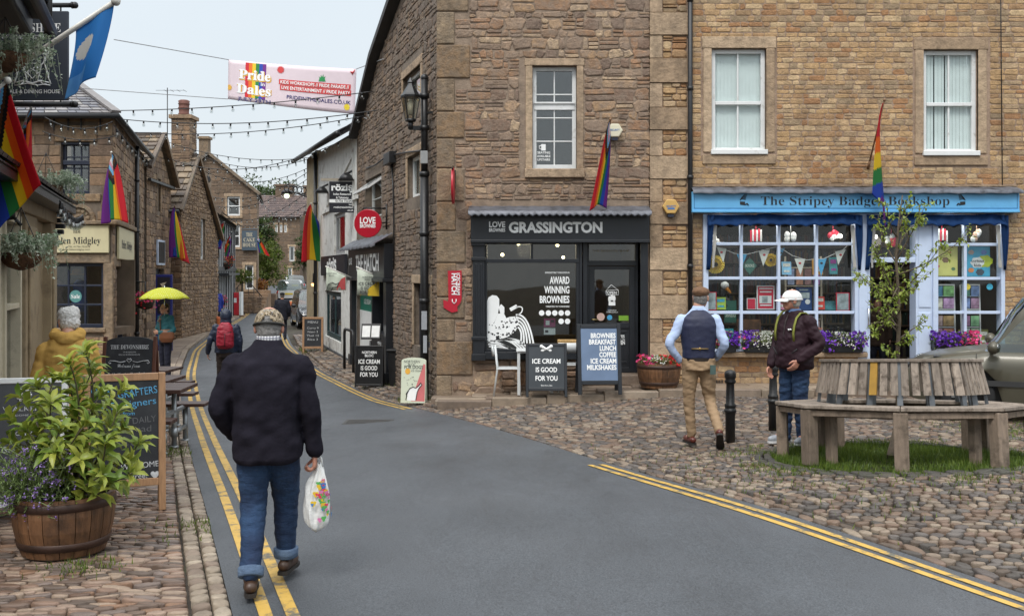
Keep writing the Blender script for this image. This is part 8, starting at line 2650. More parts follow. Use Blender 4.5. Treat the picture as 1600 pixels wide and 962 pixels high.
# ------------------------------------------------------------------ cars
TYRE=pbr('tyre rubber',(.012,.012,.013),rough=.8)
ALLOY=pbr('alloy wheel',(.35,.36,.37),rough=.35,metal=.8)
CARGLASS=glass_mat('car glass',(.42,.52,.49),.22)
CHROME=pbr('bright trim',(.55,.56,.56),rough=.2,metal=.9)
def car(label,loc,rz,paint,L=4.2,W=1.8,H=1.65,bonnet=.95,boot=.25,group=None,detail=True,rear_steep=True,name='parked_car',plate=(.7,.55,.05)):
 t=thing(name,label,'car',loc,rz,group)
 belt=H*.545
 x0,x1=-L/2,L/2
 ws=x1-bonnet                    # base of the windscreen
 # lower body
 rows=[]
 n=44
 wa=(x1-.82,x0+.78)           # wheel centres
 for i in range(n+1):
  x=x0+L*i/n
  e=min(1.0,(x-x0)/.35,(x1-x)/.45)
  e=max(e,0); k=math.sqrt(1-(1-e)**2)
  w=W/2*(.78+.22*k)
  zt=belt
  if x>ws:zt=belt-.02-.17*((x-ws)/bonnet)**1.3-(.18*(1-k))
  if x<x0+.2:zt=belt-.05*(1-(x-x0)/.2)
  zl=.24+.14*(1-k)
  arch=0
  for c in wa:
   d=abs(x-c)
   if d<.39:arch=max(arch,math.sqrt(.39**2-d*d)+.33)
  zl2=max(zl,arch)
  zl2=min(zl2,zt-.12)
  half=[(w*.96,zl2),(w*1.0,max(zl2+.02,zt*.55)),(w*.995,zt*.78),(w*.97,zt*.93),(w*.90,zt),(w*.45,zt+.035),(0,zt+.045)]
  rows.append([(x,-y,z) for y,z in half]+[(x,y,z) for y,z in reversed(half[:-1])])
 mb=MB(); mb.grid(rows)
 for r in (rows[0],rows[-1]):mb.add(r,[tuple(range(len(r)))])
 # greenhouse
 slope_f,slope_r=.62,(.32 if rear_steep else .9)
 gx0,gx1=x0+boot*.4,ws+.02
 st=[]
 m=30
 for i in range(m+1):
  x=gx0+(gx1-gx0)*i/m
  hf=min(1,(gx1-x)/slope_f); hr=min(1,(x-gx0)/slope_r)
  h=min(hf-.12*math.sin(hf*6.2832)/2,math.sin(hr*math.pi/2)**.6) if hf<1 or hr<1 else 1
  zr=belt-.03+(H-belt+.03)*h*(1-.03*((x-(gx0+gx1)/2)/L)**2)
  wb=W/2*.90; wr=W/2*(.90-.13*h)
  row=[]
  for k in range(5):f=k/4; row.append((x,-(wb+(wr-wb)*f),belt-.03+(zr-belt-.0)*f*.93))
  row += [(x,-wr*.8,zr*1.0-.01*h),(x,0,zr+.02*h),(x,wr*.8,zr-.01*h)]
  for k in range(4,-1,-1):f=k/4; row.append((x,(wb+(wr-wb)*f),belt-.03+(zr-belt)*f*.93))
  st.append(row)
 gl={}
 for i in range(m):
  x=(st[i][0][0]+st[i+1][0][0])/2
  for j in range(len(st[0])-1):
   q=[st[i][j],st[i][j+1],st[i+1][j+1],st[i+1][j]]
   side=j<4 or j>7
   kk=j if j<4 else 11-j
   g_=None
   if side and 0<kk+1<4 and kk >= 0 and gx0+.28<x<gx1-.12:
    pil=[gx1-slope_f*1.05-1.0,gx0+.9]
    if not any(abs(x-p)<.05 for p in pil) and kk in (0,1,2):
     zone=0 if x>pil[0] else (1 if x>pil[1] else 2)
     g_='side%d%d' % (zone,j>7)
   if not side and x>gx1-slope_f+.06 and x<gx1-.04:g_='screen'
   if not side and x<gx0+slope_r-.04 and x>gx0+.05:g_='rear'
   (gl.setdefault(g_,MB()) if g_ else mb).add(q,[(0,1,2,3)],0,.5,True)
 bd=mb.build('body',paint,t)
 wm=bd.modifiers.new('weld','WELD'); wm.merge_threshold=.001
 for g_,m_ in gl.items():
  q=m_.build('window',CARGLASS,t); wm=q.modifiers.new('weld','WELD'); wm.merge_threshold=.001
 mb=MB(); mb.box((x0+.3,-W/2+.15,.25),(x1-.4,W/2-.15,belt-.08)); mb.build('underbody',BLACKIRON,t)
 for c in wa:
  for s in (-1,1):
   wb_=thing('wheel',None,None,(0,0,0)); wb_.parent=t
   del_me=wb_
   mb=MB(); T=Matrix.Translation((c,s*(W/2-.12),.33)) @ Matrix.Rotation(R(90),4,'X'); mb.T=T
   mb.lathe([(.20,-.10),(.31,-.11),(.33,-.08),(.33,.08),(.31,.11),(.20,.10)],n=28,cap=False); mb.build('tyre',TYRE,wb_)
   mb=MB(); mb.T=T
   mb.lathe([(.21,-.1),(.205,0),(.21,.1)],n=28,cap=False); mb.lathe([(.2,-.02),(.05,-.0),(.05,.02),(.2,.02)],n=28) if not detail else None
   if detail:
    for q in range(5):
     a=q*1.2566
     for f in (-1,1):mb.beam((0,0,f*.085),(.2*math.cos(a),.2*math.sin(a),f*.07),.05,.03)
    mb.lathe([(.05,-.095),(.055,.095)],n=14)
   mb.build('rim',ALLOY,wb_)
 for s in (-1,1):
  mb=MB(); mb.ball((x1-.28,s*W*.37,belt-.24),(.2,.13,.1),12,8); mb.build('headlight',glass_mat('lamp glass',(.8,.82,.82),.3,.1),t)
  mb=MB(); mb.ball((x0+.12,s*W*.4,belt-.14),(.1,.1,.15),10,8); mb.build('tail_light',pbr('red lens',(.4,.01,.01),rough=.25),t)
  mb=MB(); mb.ball((ws-.12,s*(W/2+.11),belt+.07),(.075,.11,.085),12,8); mb.beam((ws-.1,s*(W/2-.1),belt+.02),(ws-.1,s*(W/2+.06),belt+.04),.05,.04); mi=mb.build('mirror',paint if detail else BLACKIRON,t)
  if detail:
   mb=MB(); mb.ball((ws-.165,s*(W/2+.115),belt+.07),(.04,.085,.068),10,8); mb.build('mirror_glass',CARGLASS,mi)
   for xx in (ws-1.0,ws-1.95):
    mb=MB(); mb.tube([(xx-.1,s*(W/2-.005),belt-.1),(xx-.06,s*(W/2+.03),belt-.1),(xx+.06,s*(W/2+.03),belt-.1),(xx+.1,s*(W/2-.005),belt-.1)],.014,8); mb.build('door_handle',CHROME,t)
   mb=MB(); mb.box((ws-2.2,s*(W/2-.0)-.012,.48),(ws+.05,s*(W/2)+.012,.55)); mb.build('side_strip',pbr('dark strip',(.03,.03,.03),rough=.5),t)
   mb=MB()
   for xx in (ws+.08,ws-1.18,ws-2.1):mb.box((xx-.004,s*W/2-.03,.35),(xx+.004,s*W/2+.002,belt-.02))
   mb.build('door_seam',BLACKIRON,t)
   mb=MB(); mb.tube([(gx0+.5,s*W*.33,H+.02),(gx0+.55,s*W*.33,H+.06),(gx1-slope_f-.1,s*W*.33,H+.05),(gx1-slope_f,s*W*.33,H-.0)],.018,6); mb.build('roof_rail',BLACKIRON,t)
 mb=MB(); mb.box((x1-.05,-.26,.42),(x1+.01,.26,.53)); mb.box((x0-.02,-.26,.62),(x0+.05,.26,.73),1); mb.build('number_plate',[pbr('white plate',(.7,.7,.68)),pbr('yellow plate',plate)],t)
 mb=MB(); mb.box((x1-.1,-.55,.52),(x1-.01,.55,.7)); mb.build('grille',BLACKIRON,t)
 return t
def cars():
 OLIVE=pbr('olive beige car paint',(.085,.078,.055),rough=.38,var=.03,metal=.25,coat=.25)
 x,y=7.5,13.7
 car('olive beige car parked nose in behind the round bench',(x,y,g(x,y)),R(156),OLIVE,H=1.68,bonnet=1.0)
 p=ground_at(455,72)
 car('white car seen from behind, halfway up the hill',p,R(98),pbr('white car paint',(.72,.73,.73),rough=.3,var=.03,coat=.5),H=1.62,W=1.85,detail=False)
 p=ground_at(459,87)
 car('silver blue car ahead of the white one at the bend',p,R(105),pbr('silver blue car paint',(.32,.37,.40),rough=.3,metal=.5,var=.03),H=1.5,detail=False)
 p=ground_at(490,47)
 car('dark car parked half hidden by the white restaurant corner',p,R(-72),pbr('black car paint',(.014,.015,.018),rough=.2,coat=.6),H=1.7,detail=False)
 # orange road mat
 p=ground_at(449,66)
 t=thing('barrier_mesh','orange plastic barrier lying low across the road behind the white car','barrier',p)
 mb=MB()
 mb.grid([[(-1.2+i*.24,.15*math.sin(i),.05+.38*j+.06*math.sin(i*1.7)) for i in range(11)] for j in (0,.5,1)]); o=mb.build('sheet',pbr('orange plastic',(.62,.16,.05),rough=.6),t); s=o.modifiers.new('solidify','SOLIDIFY'); s.thickness=.04
 for sx in (-1.1,0,1.1):mb=MB(); mb.box((sx-.15,-.2,-.02),(sx+.15,.2,.08)); mb.build('foot',TYRE,t)
cars()
def far_bits():
 c=ground_at(369,57)
 t=thing('post_box','red post box cabinet with a white notice beside the stone steps','post box',c)
 mb=MB(); mb.box((-.28,-.2,.1),(.22,.2,1.35)); o=mb.build('cabinet',pbr('post box red',(.45,.01,.02),rough=.4),t,bevel=.03)
 mb=MB(); mb.box((-.12,-.21,.8),(.08,-.2,1.05)); mb.build('notice',WHITEPAINT,o)
 mb=MB(); mb.box((.225,-.22,.0),(.34,.22,1.4)); mb.build('side_post',WHITEPAINT,t); mb=MB(); mb.box((-.4,-.3,-.4),(.5,.3,.1)); mb.build('plinth',DARKSTONE,t)
 t=thing('stone_steps','stone steps with an iron rail climbing beside the post box','steps',ground_at(384,60))
 mb=MB()
 for k in range(7):mb.box((-.9,k*.35,-.5),(.9,k*.35+.36,.15+k*.2))
 mb.build('tread',DARKSTONE,t,bevel=.02)
 mb=MB()
 mb.tube([(-.9,0,1.1),(.0,0,2.1),(.95,0,1.0)],.03,6)
 for k in range(6):x=-.8+k*.32; mb.tube([(x,0,0),(x,0,2.0-abs(x)*.95)],.02,5)
 mb.build('railing',BLACKIRON,t)
 mb=MB(); stones(mb,frame((-.95,-.05,-.4),(1,0,0),(0,0,1)),[(0,0),(1.9,0),(1.9,1.4),(0,1.9)],[],rows=(.12,.2),wid=(.2,.4),mi=0,seed=3); mb.build('side_wall',DARKSTONE,t)
 t=thing('low_wall','low dark wall with orange flowers past the stone steps','wall',ground_at(402,66))
 mb=MB(); mb.box((-1.0,0,-.3),(1.2,.4,.9)); mb.build('stonework',DARKSTONE,t,bevel=.03)
 for px,py,Y,lab in ((357,408,52,'small dark hanging sign on the timbered house'),):
  c=at(px,py,Y); t=thing('hanging_sign',lab,'sign',c)
  mb=MB(); mb.cbox((0,0,0),(.42,.05,.55)); mb.build('board',BLACKLETTER,t); mb=MB(); mb.tube([(-.4,0,.35),(.22,0,.35)],.02,5); mb.build('bracket',BLACKIRON,t)
 c=ground_at(256,27.5)
 t=thing('notice_board','blue framed poster case on the pavement behind the yellow umbrella','notice board',c)
 mb=MB(); mb.box((-.22,0,.3),(.22,.08,2.35)); o=mb.build('case',pbr('blue case',(.018,.025,.16),rough=.4),t,bevel=.01)
 mb=MB(); mb.box((-.17,-.01,1.3),(.17,0,2.28)); mb.build('poster',pbr('dark poster',(.02,.02,.03),rough=.4),o); mb=MB(); mb.add([(-.1,-.013,2.1),(-.02,-.013,2.0),(.03,-.013,2.08),(.08,-.013,2.15)],[(0,1,2,3)]); mb.build('motif',CREAMPAINT,o)
 mb=MB(); mb.box((-.17,-.01,.45),(.17,0,1.25)); mb.build('poster',pbr('sky poster',(.03,.1,.3),rough=.4),o)
 mb=MB(); mb.box((-.03,.02,-.1),(.03,.06,.3)); mb.build('post',BLACKIRON,t)
 c=ground_at(343,43.2)
 t=thing('orange_sack','flat orange sack leaning at the gable corner','sack',c)
 mb=MB(); mb.grid([[(-.2+.4*i/6,-.05*math.sin(i*.9) ,.0+.62*j/5+.02*math.sin(i)) for i in range(7)] for j in range(6)]); o=mb.build('cloth',pbr('orange plastic',(.62,.16,.05)),t); s=o.modifiers.new('solidify','SOLIDIFY'); s.thickness=.09
 # wheelie bin by the hatch
 c=ground_at(613,21.2)
 t=thing('bin','black wheeled bin against the gable wall','bin',c+Vector((.12,0,.03)),R(-15))
 mb=MB(); mb.add([(x*(.14+.03*z),y*(.14+.03*z),z*.72) for z in (0,1) for x,y in ((-1,-1),(1,-1),(1,1),(-1,1))],[(3,2,1,0),(4,5,6,7),(0,1,5,4),(1,2,6,5),(2,3,7,6),(3,0,4,7)]); mb.build('body',BLACKIRON,t,bevel=.015)
 mb=MB(); mb.cbox((0,0,.755),(.38,.40,.06)); mb.build('lid',BLACKIRON,t,bevel=.02)
far_bits()
# ------------------------------------------------------------------ people
def limb(mb,pts,rad,n=14,fl=None):
 """a tapered limb with rounded ends through the joints"""
 pts=[Vector(p) for p in pts]
 P,Q=[],[]
 m=6
 ext=[pts[0]*2-pts[1]]+pts+[pts[-1]*2-pts[-2]]
 re=[rad[0]]+list(rad)+[rad[-1]]
 for i in range(1,len(ext)-2):
  p0,p1,p2,p3=ext[i-1:i+3]
  for q in range(m):
   t=q/m
   P.append(.5*((2*p1)+(p2-p0)*t+(2*p0-5*p1+4*p2-p3)*t*t+(3*p1-p0-3*p2+p3)*t**3))
   Q.append(re[i]+(re[i+1]-re[i])*t)
 P.append(pts[-1]); Q.append(rad[-1])
 d0=(P[0]-P[1]).normalized(); d1=(P[-1]-P[-2]).normalized()
 A=[(P[0]+d0*Q[0]*s,Q[0]*c) for s,c in ((1.0,.05),(.85,.5),(.5,.86))]
 B=[(P[-1]+d1*Q[-1]*s,Q[-1]*c) for s,c in ((.5,.86),(.85,.5),(1.0,.05))]
 mb.tube([a for a,_ in A]+P+[b for b,_ in B],[r for _,r in A]+Q+[r for _,r in B],n)
def trunk(mb,secs,n=24,ex=2.4):
 """a body form through level sections (x, y, z, half width, half depth)"""
 rows=[]
 secs=[(s[0],s[1],s[2]-.012,s[3]*.6,s[4]*.6) if i == 0 else s for i,s in enumerate([secs[0]]+list(secs))]+[(secs[-1][0],secs[-1][1],secs[-1][2]+.012,secs[-1][3]*.6,secs[-1][4]*.6)]
 for x,y,z,rx,ry in secs:
  row=[]
  for k in range(n):
   t=2*math.pi*k/n; c,s_=math.cos(t),math.sin(t)
   row.append((x+rx*math.copysign(abs(c)**(2/ex),c),y+ry*math.copysign(abs(s_)**(2/ex),s_),z))
  rows.append(row)
 mb.grid(rows,close=True)
 mb.add(rows[0],[tuple(range(n-1,-1,-1))]); mb.add(rows[-1],[tuple(range(n))])
def skin(mb,vox,name,mats,parent,smooth=3,wr=0.0,wf=(10,10,24),seed=0,keep=None,mif=None):
 """melts the collected forms into one continuous surface; wr adds folds of cloth"""
 me=mb.mesh('raw',[])
 o=bpy.data.objects.new('raw',me); COL.objects.link(o)
 r=o.modifiers.new('r','REMESH'); r.mode='VOXEL'; r.voxel_size=vox; r.use_smooth_shade=True
 if smooth:s=o.modifiers.new('s','SMOOTH'); s.factor=.5; s.iterations=smooth
 dg=bpy.context.evaluated_depsgraph_get()
 m2=bpy.data.meshes.new_from_object(o.evaluated_get(dg))
 bpy.data.objects.remove(o); bpy.data.meshes.remove(me)
 m2.name=name
 m2.materials.clear()
 for m in (mats if isinstance(mats,(list,tuple)) else [mats]):m2.materials.append(m)
 if wr:
  nv=len(m2.vertices)
  co=np.empty(nv*3); m2.vertices.foreach_get('co',co); co=co.reshape(-1,3)
  no=np.empty(nv*3); m2.vertices.foreach_get('normal',no); no=no.reshape(-1,3)
  h=np.array([noise.noise((c[0]*wf[0]+seed,c[1]*wf[1]+1.3*c[2]*wf[0],c[2]*wf[2]+c[0]*wf[0]*.9))+.5*noise.noise((c[0]*wf[0]*2.3,c[1]*wf[1]*2.3+seed,c[2]*wf[2]*1.9-c[0]*9)) for c in co])
  h=np.sign(h)*np.abs(h)**1.2
  co += no*(h*wr)[:,None]
  m2.vertices.foreach_set('co',co.ravel())
 m2.polygons.foreach_set('use_smooth',[True]*len(m2.polygons))
 if mif:
  m2.polygons.foreach_set('material_index',[mif(p.center) for p in m2.polygons])
 m2.update()
 o2=bpy.data.objects.new(name,m2); COL.objects.link(o2)
 if parent:o2.parent=parent
 return o2
def hand(mb,w,d,pn,th,curl=.5,sc=1.0):
 """w wrist, d towards the knuckles, pn out of the palm (fingers curl that way), th the side of the thumb"""
 w,d,pn,th=Vector(w),Vector(d).normalized(),Vector(pn),Vector(th)
 th=(th-d*th.dot(d)).normalized(); pn=(pn-d*pn.dot(d)-th*pn.dot(th)).normalized()
 for k,(off,ln,pl) in enumerate(((.028,.072,.088),(.009,.082,.09),(-.010,.076,.087),(-.028,.06,.08))):
  k0=w+th*off*.55*sc+d*.012*sc; k1=w+th*off*sc+d*pl*sc
  limb(mb,[k0,k0.lerp(k1,.5),k1],[.014*sc,.0145*sc,.012*sc],8)
  p=k1; a=.25+curl*.45; pts=[k1]
  for s_ in (.45,.32,.25):
   p=p+(d*math.cos(a)+pn*math.sin(a))*ln*s_*sc; pts.append(p); a += curl*.8
  limb(mb,pts,[.0105*sc,.0098*sc,.009*sc,.0078*sc],8)
 b=w+th*.022*sc+d*.025*sc
 t1=b+(th*.7+d*.65+pn*.25)*.04*sc; t2=t1+(th*.25+d*.8+pn*.55*curl)*.032*sc; t3=t2+(d*.8+pn*.8*curl)*.024*sc
 limb(mb,[b,t1,t2,t3],[.015*sc,.013*sc,.011*sc,.009*sc],8)
SKIN=pbr('skin',(.50,.27,.19),rough=.5,var=.12,scale=25)
SKIN_R=pbr('ruddy skin',(.45,.21,.145),rough=.5,var=.15,scale=25)
EYE=pbr('eye white',(.55,.53,.5),rough=.2)
def head(mb,c,T,sc=1.0,old=True):
 """skull, face, ears, nose, chin; facing +y before T"""
 def B(p,r):mb.ball(c+T @ (Vector(p)*sc),tuple(q*sc for q in r),16,12,rot=T)
 B((0,-.008,.025),(.077,.097,.092)); B((0,.02,-.02),(.066,.078,.09)); B((0,.045,-.075),(.045,.043,.038)); B((0,.03,-.05),(.058,.055,.055))
 B((0,.092,.022),(.05,.012,.012)); B((0,.098,-.028),(.016,.026,.016)); B((0,.102,.0),(.010,.014,.028)); B((0,.078,-.062),(.026,.018,.009)); B((0,.077,-.075),(.024,.017,.009))
 for s in (-1,1):
  B((s*.04,.072,-.025),(.024,.022,.022)); B((s*.079,-.012,-.012),(.012,.022,.034)); B((s*.084,-.018,.008),(.009,.016,.016))
def person(label,loc,rz,J,vox=.006,hat=None,hair=None,top=None,bottom=None,shoes=None,skinm=None,extra=None,group=None,scale=1.0):
 t=thing('person',label,'person',loc,rz,group)
 t.scale=(scale,)*3
 skinm=skinm or SKIN
 hz=J['hipz']
 cv=max(.008,vox*1.35)
 hc=Vector(J['head']); HT=Matrix.Rotation(J.get('yaw',0),3,'Z') @ Matrix.Rotation(J.get('pitch',0),3,'X') @ Matrix.Rotation(J.get('roll',0),3,'Y')
 mb=MB()
 S=J['torso']
 trunk(mb,[(x,y,z,rx*.80,ry*.80) for x,y,z,rx,ry in S])
 nk=Vector(S[-1][:3])
 limb(mb,[nk-Vector((0,0,.08)),nk+Vector((0,.0,.02)),hc+HT @ Vector((0,-.02,-.05))],[.062,.056,.054],14)
 head(mb,hc,HT)
 for s in ('L','R'):
  sh,el,wr_=J['sh'+s],J['el'+s],J['wr'+s]
  limb(mb,[sh,el,wr_],[.040,.032,.027],12)
  hd=J['hand'+s]
  hand(mb,wr_,hd[0],hd[1],hd[2],hd[3] if len(hd)>3 else .5)
  hp,kn,an=J['hip'+s],J['kn'+s],J['an'+s]
  limb(mb,[hp,kn,an],[.075,.052,.036],12)
  toe=Vector(J['toe'+s])
  a_=Vector(an); limb(mb,[a_,a_+toe*.10-Vector((0,0,.035))],[.036,.032],10)
 body=skin(mb,vox,'body',skinm,t,smooth=3)
 # eyes, brows
 mb=MB(); m2=MB()
 for s in (-1,1):
  p=hc+HT @ Vector((s*.032,.083,.008)); mb.ball(p,.0125,10,8); m2.ball(p+HT @ Vector((0,.009,0)),.0062,8,6)
 mb.add(m2.v,m2.f,1); mb.build('eyes',[EYE,BLACKLETTER],t)
 # hair
 if hair:
  mb=MB()
  for p,r in hair['b']:mb.ball(hc+HT @ Vector(p),r,16,12,rot=HT)
  skin(mb,max(.006,vox),'hair',hair['m'],t,smooth=2,wr=hair.get('w',.006),wf=(60,60,40))
 # trousers
 mb=MB()
 f=bottom
 trunk(mb,f['seat'])
 for s in ('L','R'):
  hp,kn,an=Vector(J['hip'+s]),Vector(J['kn'+s]),Vector(J['an'+s])
  q=f['r']
  limb(mb,[hp+Vector((0,0,.03)),hp.lerp(kn,.5),kn,kn.lerp(an,.55),an+Vector((0,0,f.get('hem',.0)))],[q[0],q[1],q[2],q[3],q[4]],16)
 skin(mb,cv,'trousers',f['m'],t,smooth=3,wr=f.get('wr',.009),wf=(9,9,20),seed=3)
 # shoes
 for s in ('L','R'):
  an=Vector(J['an'+s]); toe=Vector(J['toe'+s]).normalized(); dn=Vector(J.get('dn'+s,(0,0,-1)))
  heel=an-toe*.055+dn*.042; ball_=an+toe*.12+dn*.05; tip=an+toe*.175+dn*.052
  mb=MB(); limb(mb,[heel,heel.lerp(ball_,.5),ball_,tip],[.038,.039,.044,.034],12); limb(mb,[an+dn*-.03,an+toe*.02+dn*.02],[.042,.044],12)
  sh=skin(mb,max(.006,vox),'shoe',shoes['m'],t,smooth=3)
  mb=MB(); side=toe.cross(dn).normalized()
  ol=[(-.095,.0),(-.085,.03),(-.03,.036),(.05,.037),(.12,.046),(.17,.042),(.205,.02),(.21,0),(.205,-.02),(.17,-.042),(.12,-.046),(.05,-.037),(-.03,-.036),(-.085,-.03)]
  mb.prism(ol,lambda a,b:an+toe*a+side*b+dn*.072,lambda a,b:an+toe*a+side*b+dn*.094); mb.build('sole',shoes['sole'],sh,fixn=True)
 # coat, jacket or shirt
 for c in top:
  mb=MB()
  k=c.get('grow',1.0)
  sec=c.get('secs') or [(x,y,z,rx*k,ry*k) for x,y,z,rx,ry in S if z >= c.get('zmin',-9)]
  trunk(mb,sec)
  if c.get('arms',True):
   for s in ('L','R'):
    sh,el,wr_=Vector(J['sh'+s]),Vector(J['el'+s]),Vector(J['wr'+s])
    r=c.get('ar',(.088,.072,.062,.05))
    e=c.get('cuff',.96)
    limb(mb,[sh,sh.lerp(el,.55),el,el.lerp(wr_,e)],r,16)
  for p0,p1,r0,r1 in c.get('more',()):limb(mb,[p0,p1],[r0,r1],16)
  skin(mb,cv,c['name'],c['m'],t,smooth=c.get('smooth',3),wr=c.get('wr',.01),wf=c.get('wf',(8,8,15)),seed=c.get('seed',5))
 if hat:hat(t,hc,HT)
 if extra:extra(t,hc,HT)
 return t
def base_pose(H=1.75,sw=.2,depth=1.0):
 k=H/1.75
 J=dict(hipz=.93*k,head=(0,.03,1.625*k))
 for s,x in (('L',-1),('R',1)):
  J['hip'+s]=(x*.09,0,.91*k); J['kn'+s]=(x*.1,.02,.50*k); J['an'+s]=(x*.1,0,.095); J['toe'+s]=Vector((x*.15,1,0)).normalized()
  J['sh'+s]=(x*sw,-.01,1.41*k); J['el'+s]=(x*(sw+.07),-.03,1.12*k); J['wr'+s]=(x*(sw+.06),.06,.87*k)
  J['hand'+s]=((0,.15,-1),(-x,0,0),(0,1,0),.45)
 J['torso']=[(0,0,.90*k,.165,.115),(0,0,1.02*k,.16,.115),(0,0,1.18*k,.175,.12),(0,-.005,1.30*k,.19,.118),(0,-.005,1.40*k,.165,.10),(0,.0,1.46*k,.10,.075),(0,.005,1.50*k,.066,.06)]
 return J
def denim(name,c1,c2):
 if name in MATS:return MATS[name]
 m,t,p=nodes_of(name)
 L=t.links.new
 n1=noise_node(t,5,6); n2=noise_node(t,260,3)
 r=N(t,'ShaderNodeValToRGB'); r.color_ramp.elements[0].position=.35; r.color_ramp.elements[0].color=(*c1,1); r.color_ramp.elements[1].position=.72; r.color_ramp.elements[1].color=(*c2,1)
 L(n1.outputs[0],r.inputs[0])
 mr=N(t,'ShaderNodeMapRange'); mr.inputs['To Min'].default_value=.6; mr.inputs['To Max'].default_value=1.4; L(n2.outputs[0],mr.inputs[0])
 vm=N(t,'ShaderNodeVectorMath',operation='SCALE'); L(r.outputs[0],vm.inputs[0]); L(mr.outputs[0],vm.inputs['Scale']); L(vm.outputs[0],p.inputs['Base Color'])
 p.inputs['Roughness'].default_value=.85
 n3=noise_node(t,14,6,stretch=(1,1,2.4),rough=.6); b=N(t,'ShaderNodeBump'); b.inputs['Strength'].default_value=.7; b.inputs['Distance'].default_value=.02; L(n3.outputs[0],b.inputs['Height']); L(b.outputs[0],p.inputs['Normal'])
 MATS[name]=m
 return m
def camo():
 m,t,p=nodes_of('camouflage cloth')
 n1=noise_node(t,34,4,rough=.6)
 r=N(t,'ShaderNodeValToRGB'); r.color_ramp.interpolation='CONSTANT'
 for i,(ps,c) in enumerate(((0,(.05,.035,.02)),(.42,(.20,.15,.09)),(.50,(.40,.33,.24)),(.56,(.10,.075,.04)),(.63,(.30,.24,.16)))):
  q=r.color_ramp.elements[i] if i<2 else r.color_ramp.elements.new(ps)
  q.position=ps; q.color=(*c,1)
 t.links.new(n1.outputs[0],r.inputs[0]); t.links.new(r.outputs[0],p.inputs['Base Color']); p.inputs['Roughness'].default_value=.9
 return m
def knit(name,c,bs=150,b=.5,var=.2):return pbr(name,c,rough=1,var=var,scale=7,bump=b,bscale=bs,spec=.08)
def dome_cap(m,brim_m,strap=True,back_gap=True):
 def f(t,hc,HT):
  mb=MB(); rows=[]
  n=32
  for i in range(9):
   ph=i/8*math.pi/2
   row=[]
   for k in range(n):
    a=2*math.pi*k/n
    z0=-.012 if not back_gap else (-.012+0)
    row.append(hc+HT @ Vector((.0895*math.cos(ph)**.9*math.cos(a),-.006+.112*math.cos(ph)**.9*math.sin(a),.014+z0+.109*math.sin(ph)**.85)))
   rows.append(row)
  skip=set()
  mb2=MB()
  b=len(mb.v)
  for r_ in rows:mb.v.extend([tuple(p) for p in r_])
  for i in range(8):
   for k in range(n):
    a=2*math.pi*(k+.5)/n
    back=abs(((a-1.5*math.pi+math.pi) % (2*math.pi))-math.pi)
    if back_gap and back<.42-i*.16 and i<2:continue
    k2=(k+1) % n
    mb.f.append((b+i*n+k,b+i*n+k2,b+(i+1)*n+k2,b+(i+1)*n+k)); mb.m.append(0); mb.r.append(.5); mb.sm.append(True)
  o=mb.build('cap',m,t); s=o.modifiers.new('solidify','SOLIDIFY'); s.thickness=.004
  mb=MB(); mb.tube([hc+HT @ Vector((.0895*math.cos(a),-.006+.112*math.sin(a),.006)) for a in [2*math.pi*k/32 for k in range(33)]],.008,6); mb.build('band',brim_m,o)
  mb=MB(); mb.ball(hc+HT @ Vector((0,-.006,.113)),.008,8,6); mb.build('button',m,o)
  mb=MB(); rows=[]
  for j in range(7):
   f_=j/6
   rows.append([hc+HT @ Vector((.087*math.cos(a)*(1-.06*f_),.0+.100*math.sin(a)+.10*f_*math.sin(a)**1.2,.012-.022*f_-.012*math.cos(a)**2*f_)) for a in [math.pi*(.12+.76*k/16) for k in range(17)]])
  mb.grid(rows); b_=mb.build('brim',m,o); s=b_.modifiers.new('solidify','SOLIDIFY'); s.thickness=.004
 return f
def flat_cap(m):
 def f(t,hc,HT):
  mb=MB()
  mb.ball(hc+HT @ Vector((0,-.012,.06)),(.096,.118,.06),18,12,rot=HT); mb.ball(hc+HT @ Vector((0,.03,.06)),(.088,.10,.045),18,12,rot=HT); mb.ball(hc+HT @ Vector((0,.098,.03)),(.07,.05,.012),14,8,rot=HT); mb.ball(hc+HT @ Vector((0,-.015,.03)),(.083,.105,.03),16,10,rot=HT)
  skin(mb,.007,'cap',m,t,smooth=3,wr=.003)
 return f
def hood(m):
 def f(t,hc,HT):
  mb=MB(); mb.ball(hc+HT @ Vector((0,-.025,.02)),(.115,.125,.14),18,12,rot=HT); mb.ball(hc+HT @ Vector((0,-.04,-.09)),(.11,.10,.09),16,10,rot=HT)
  skin(mb,.012,'hood',m,t,smooth=3,wr=.006)
 return f
GREYHAIR=pbr('grey hair',(.20,.19,.18),rough=.7,var=.5,scale=60,bump=.5,bscale=120)
WHITEHAIR=pbr('white hair',(.62,.60,.57),rough=.7,var=.25,scale=50,bump=.6,bscale=90)
SHORTHAIR=[((0,-.022,.0),(.0795,.085,.075)),((0,-.03,-.04),(.07,.066,.05)),((0,-.032,.035),(.077,.078,.07))]
FULLHAIR=[((0,-.02,.03),(.090,.10,.095)),((0,-.035,-.02),(.086,.085,.08)),((.03,-.03,.07),(.06,.075,.06)),((-.04,-.02,.06),(.05,.07,.06))]
BROWNSHOE=pbr('brown leather',(.05,.025,.014),rough=.45,var=.3,scale=12)
TAN=pbr('tan sole',(.12,.07,.035),rough=.7)
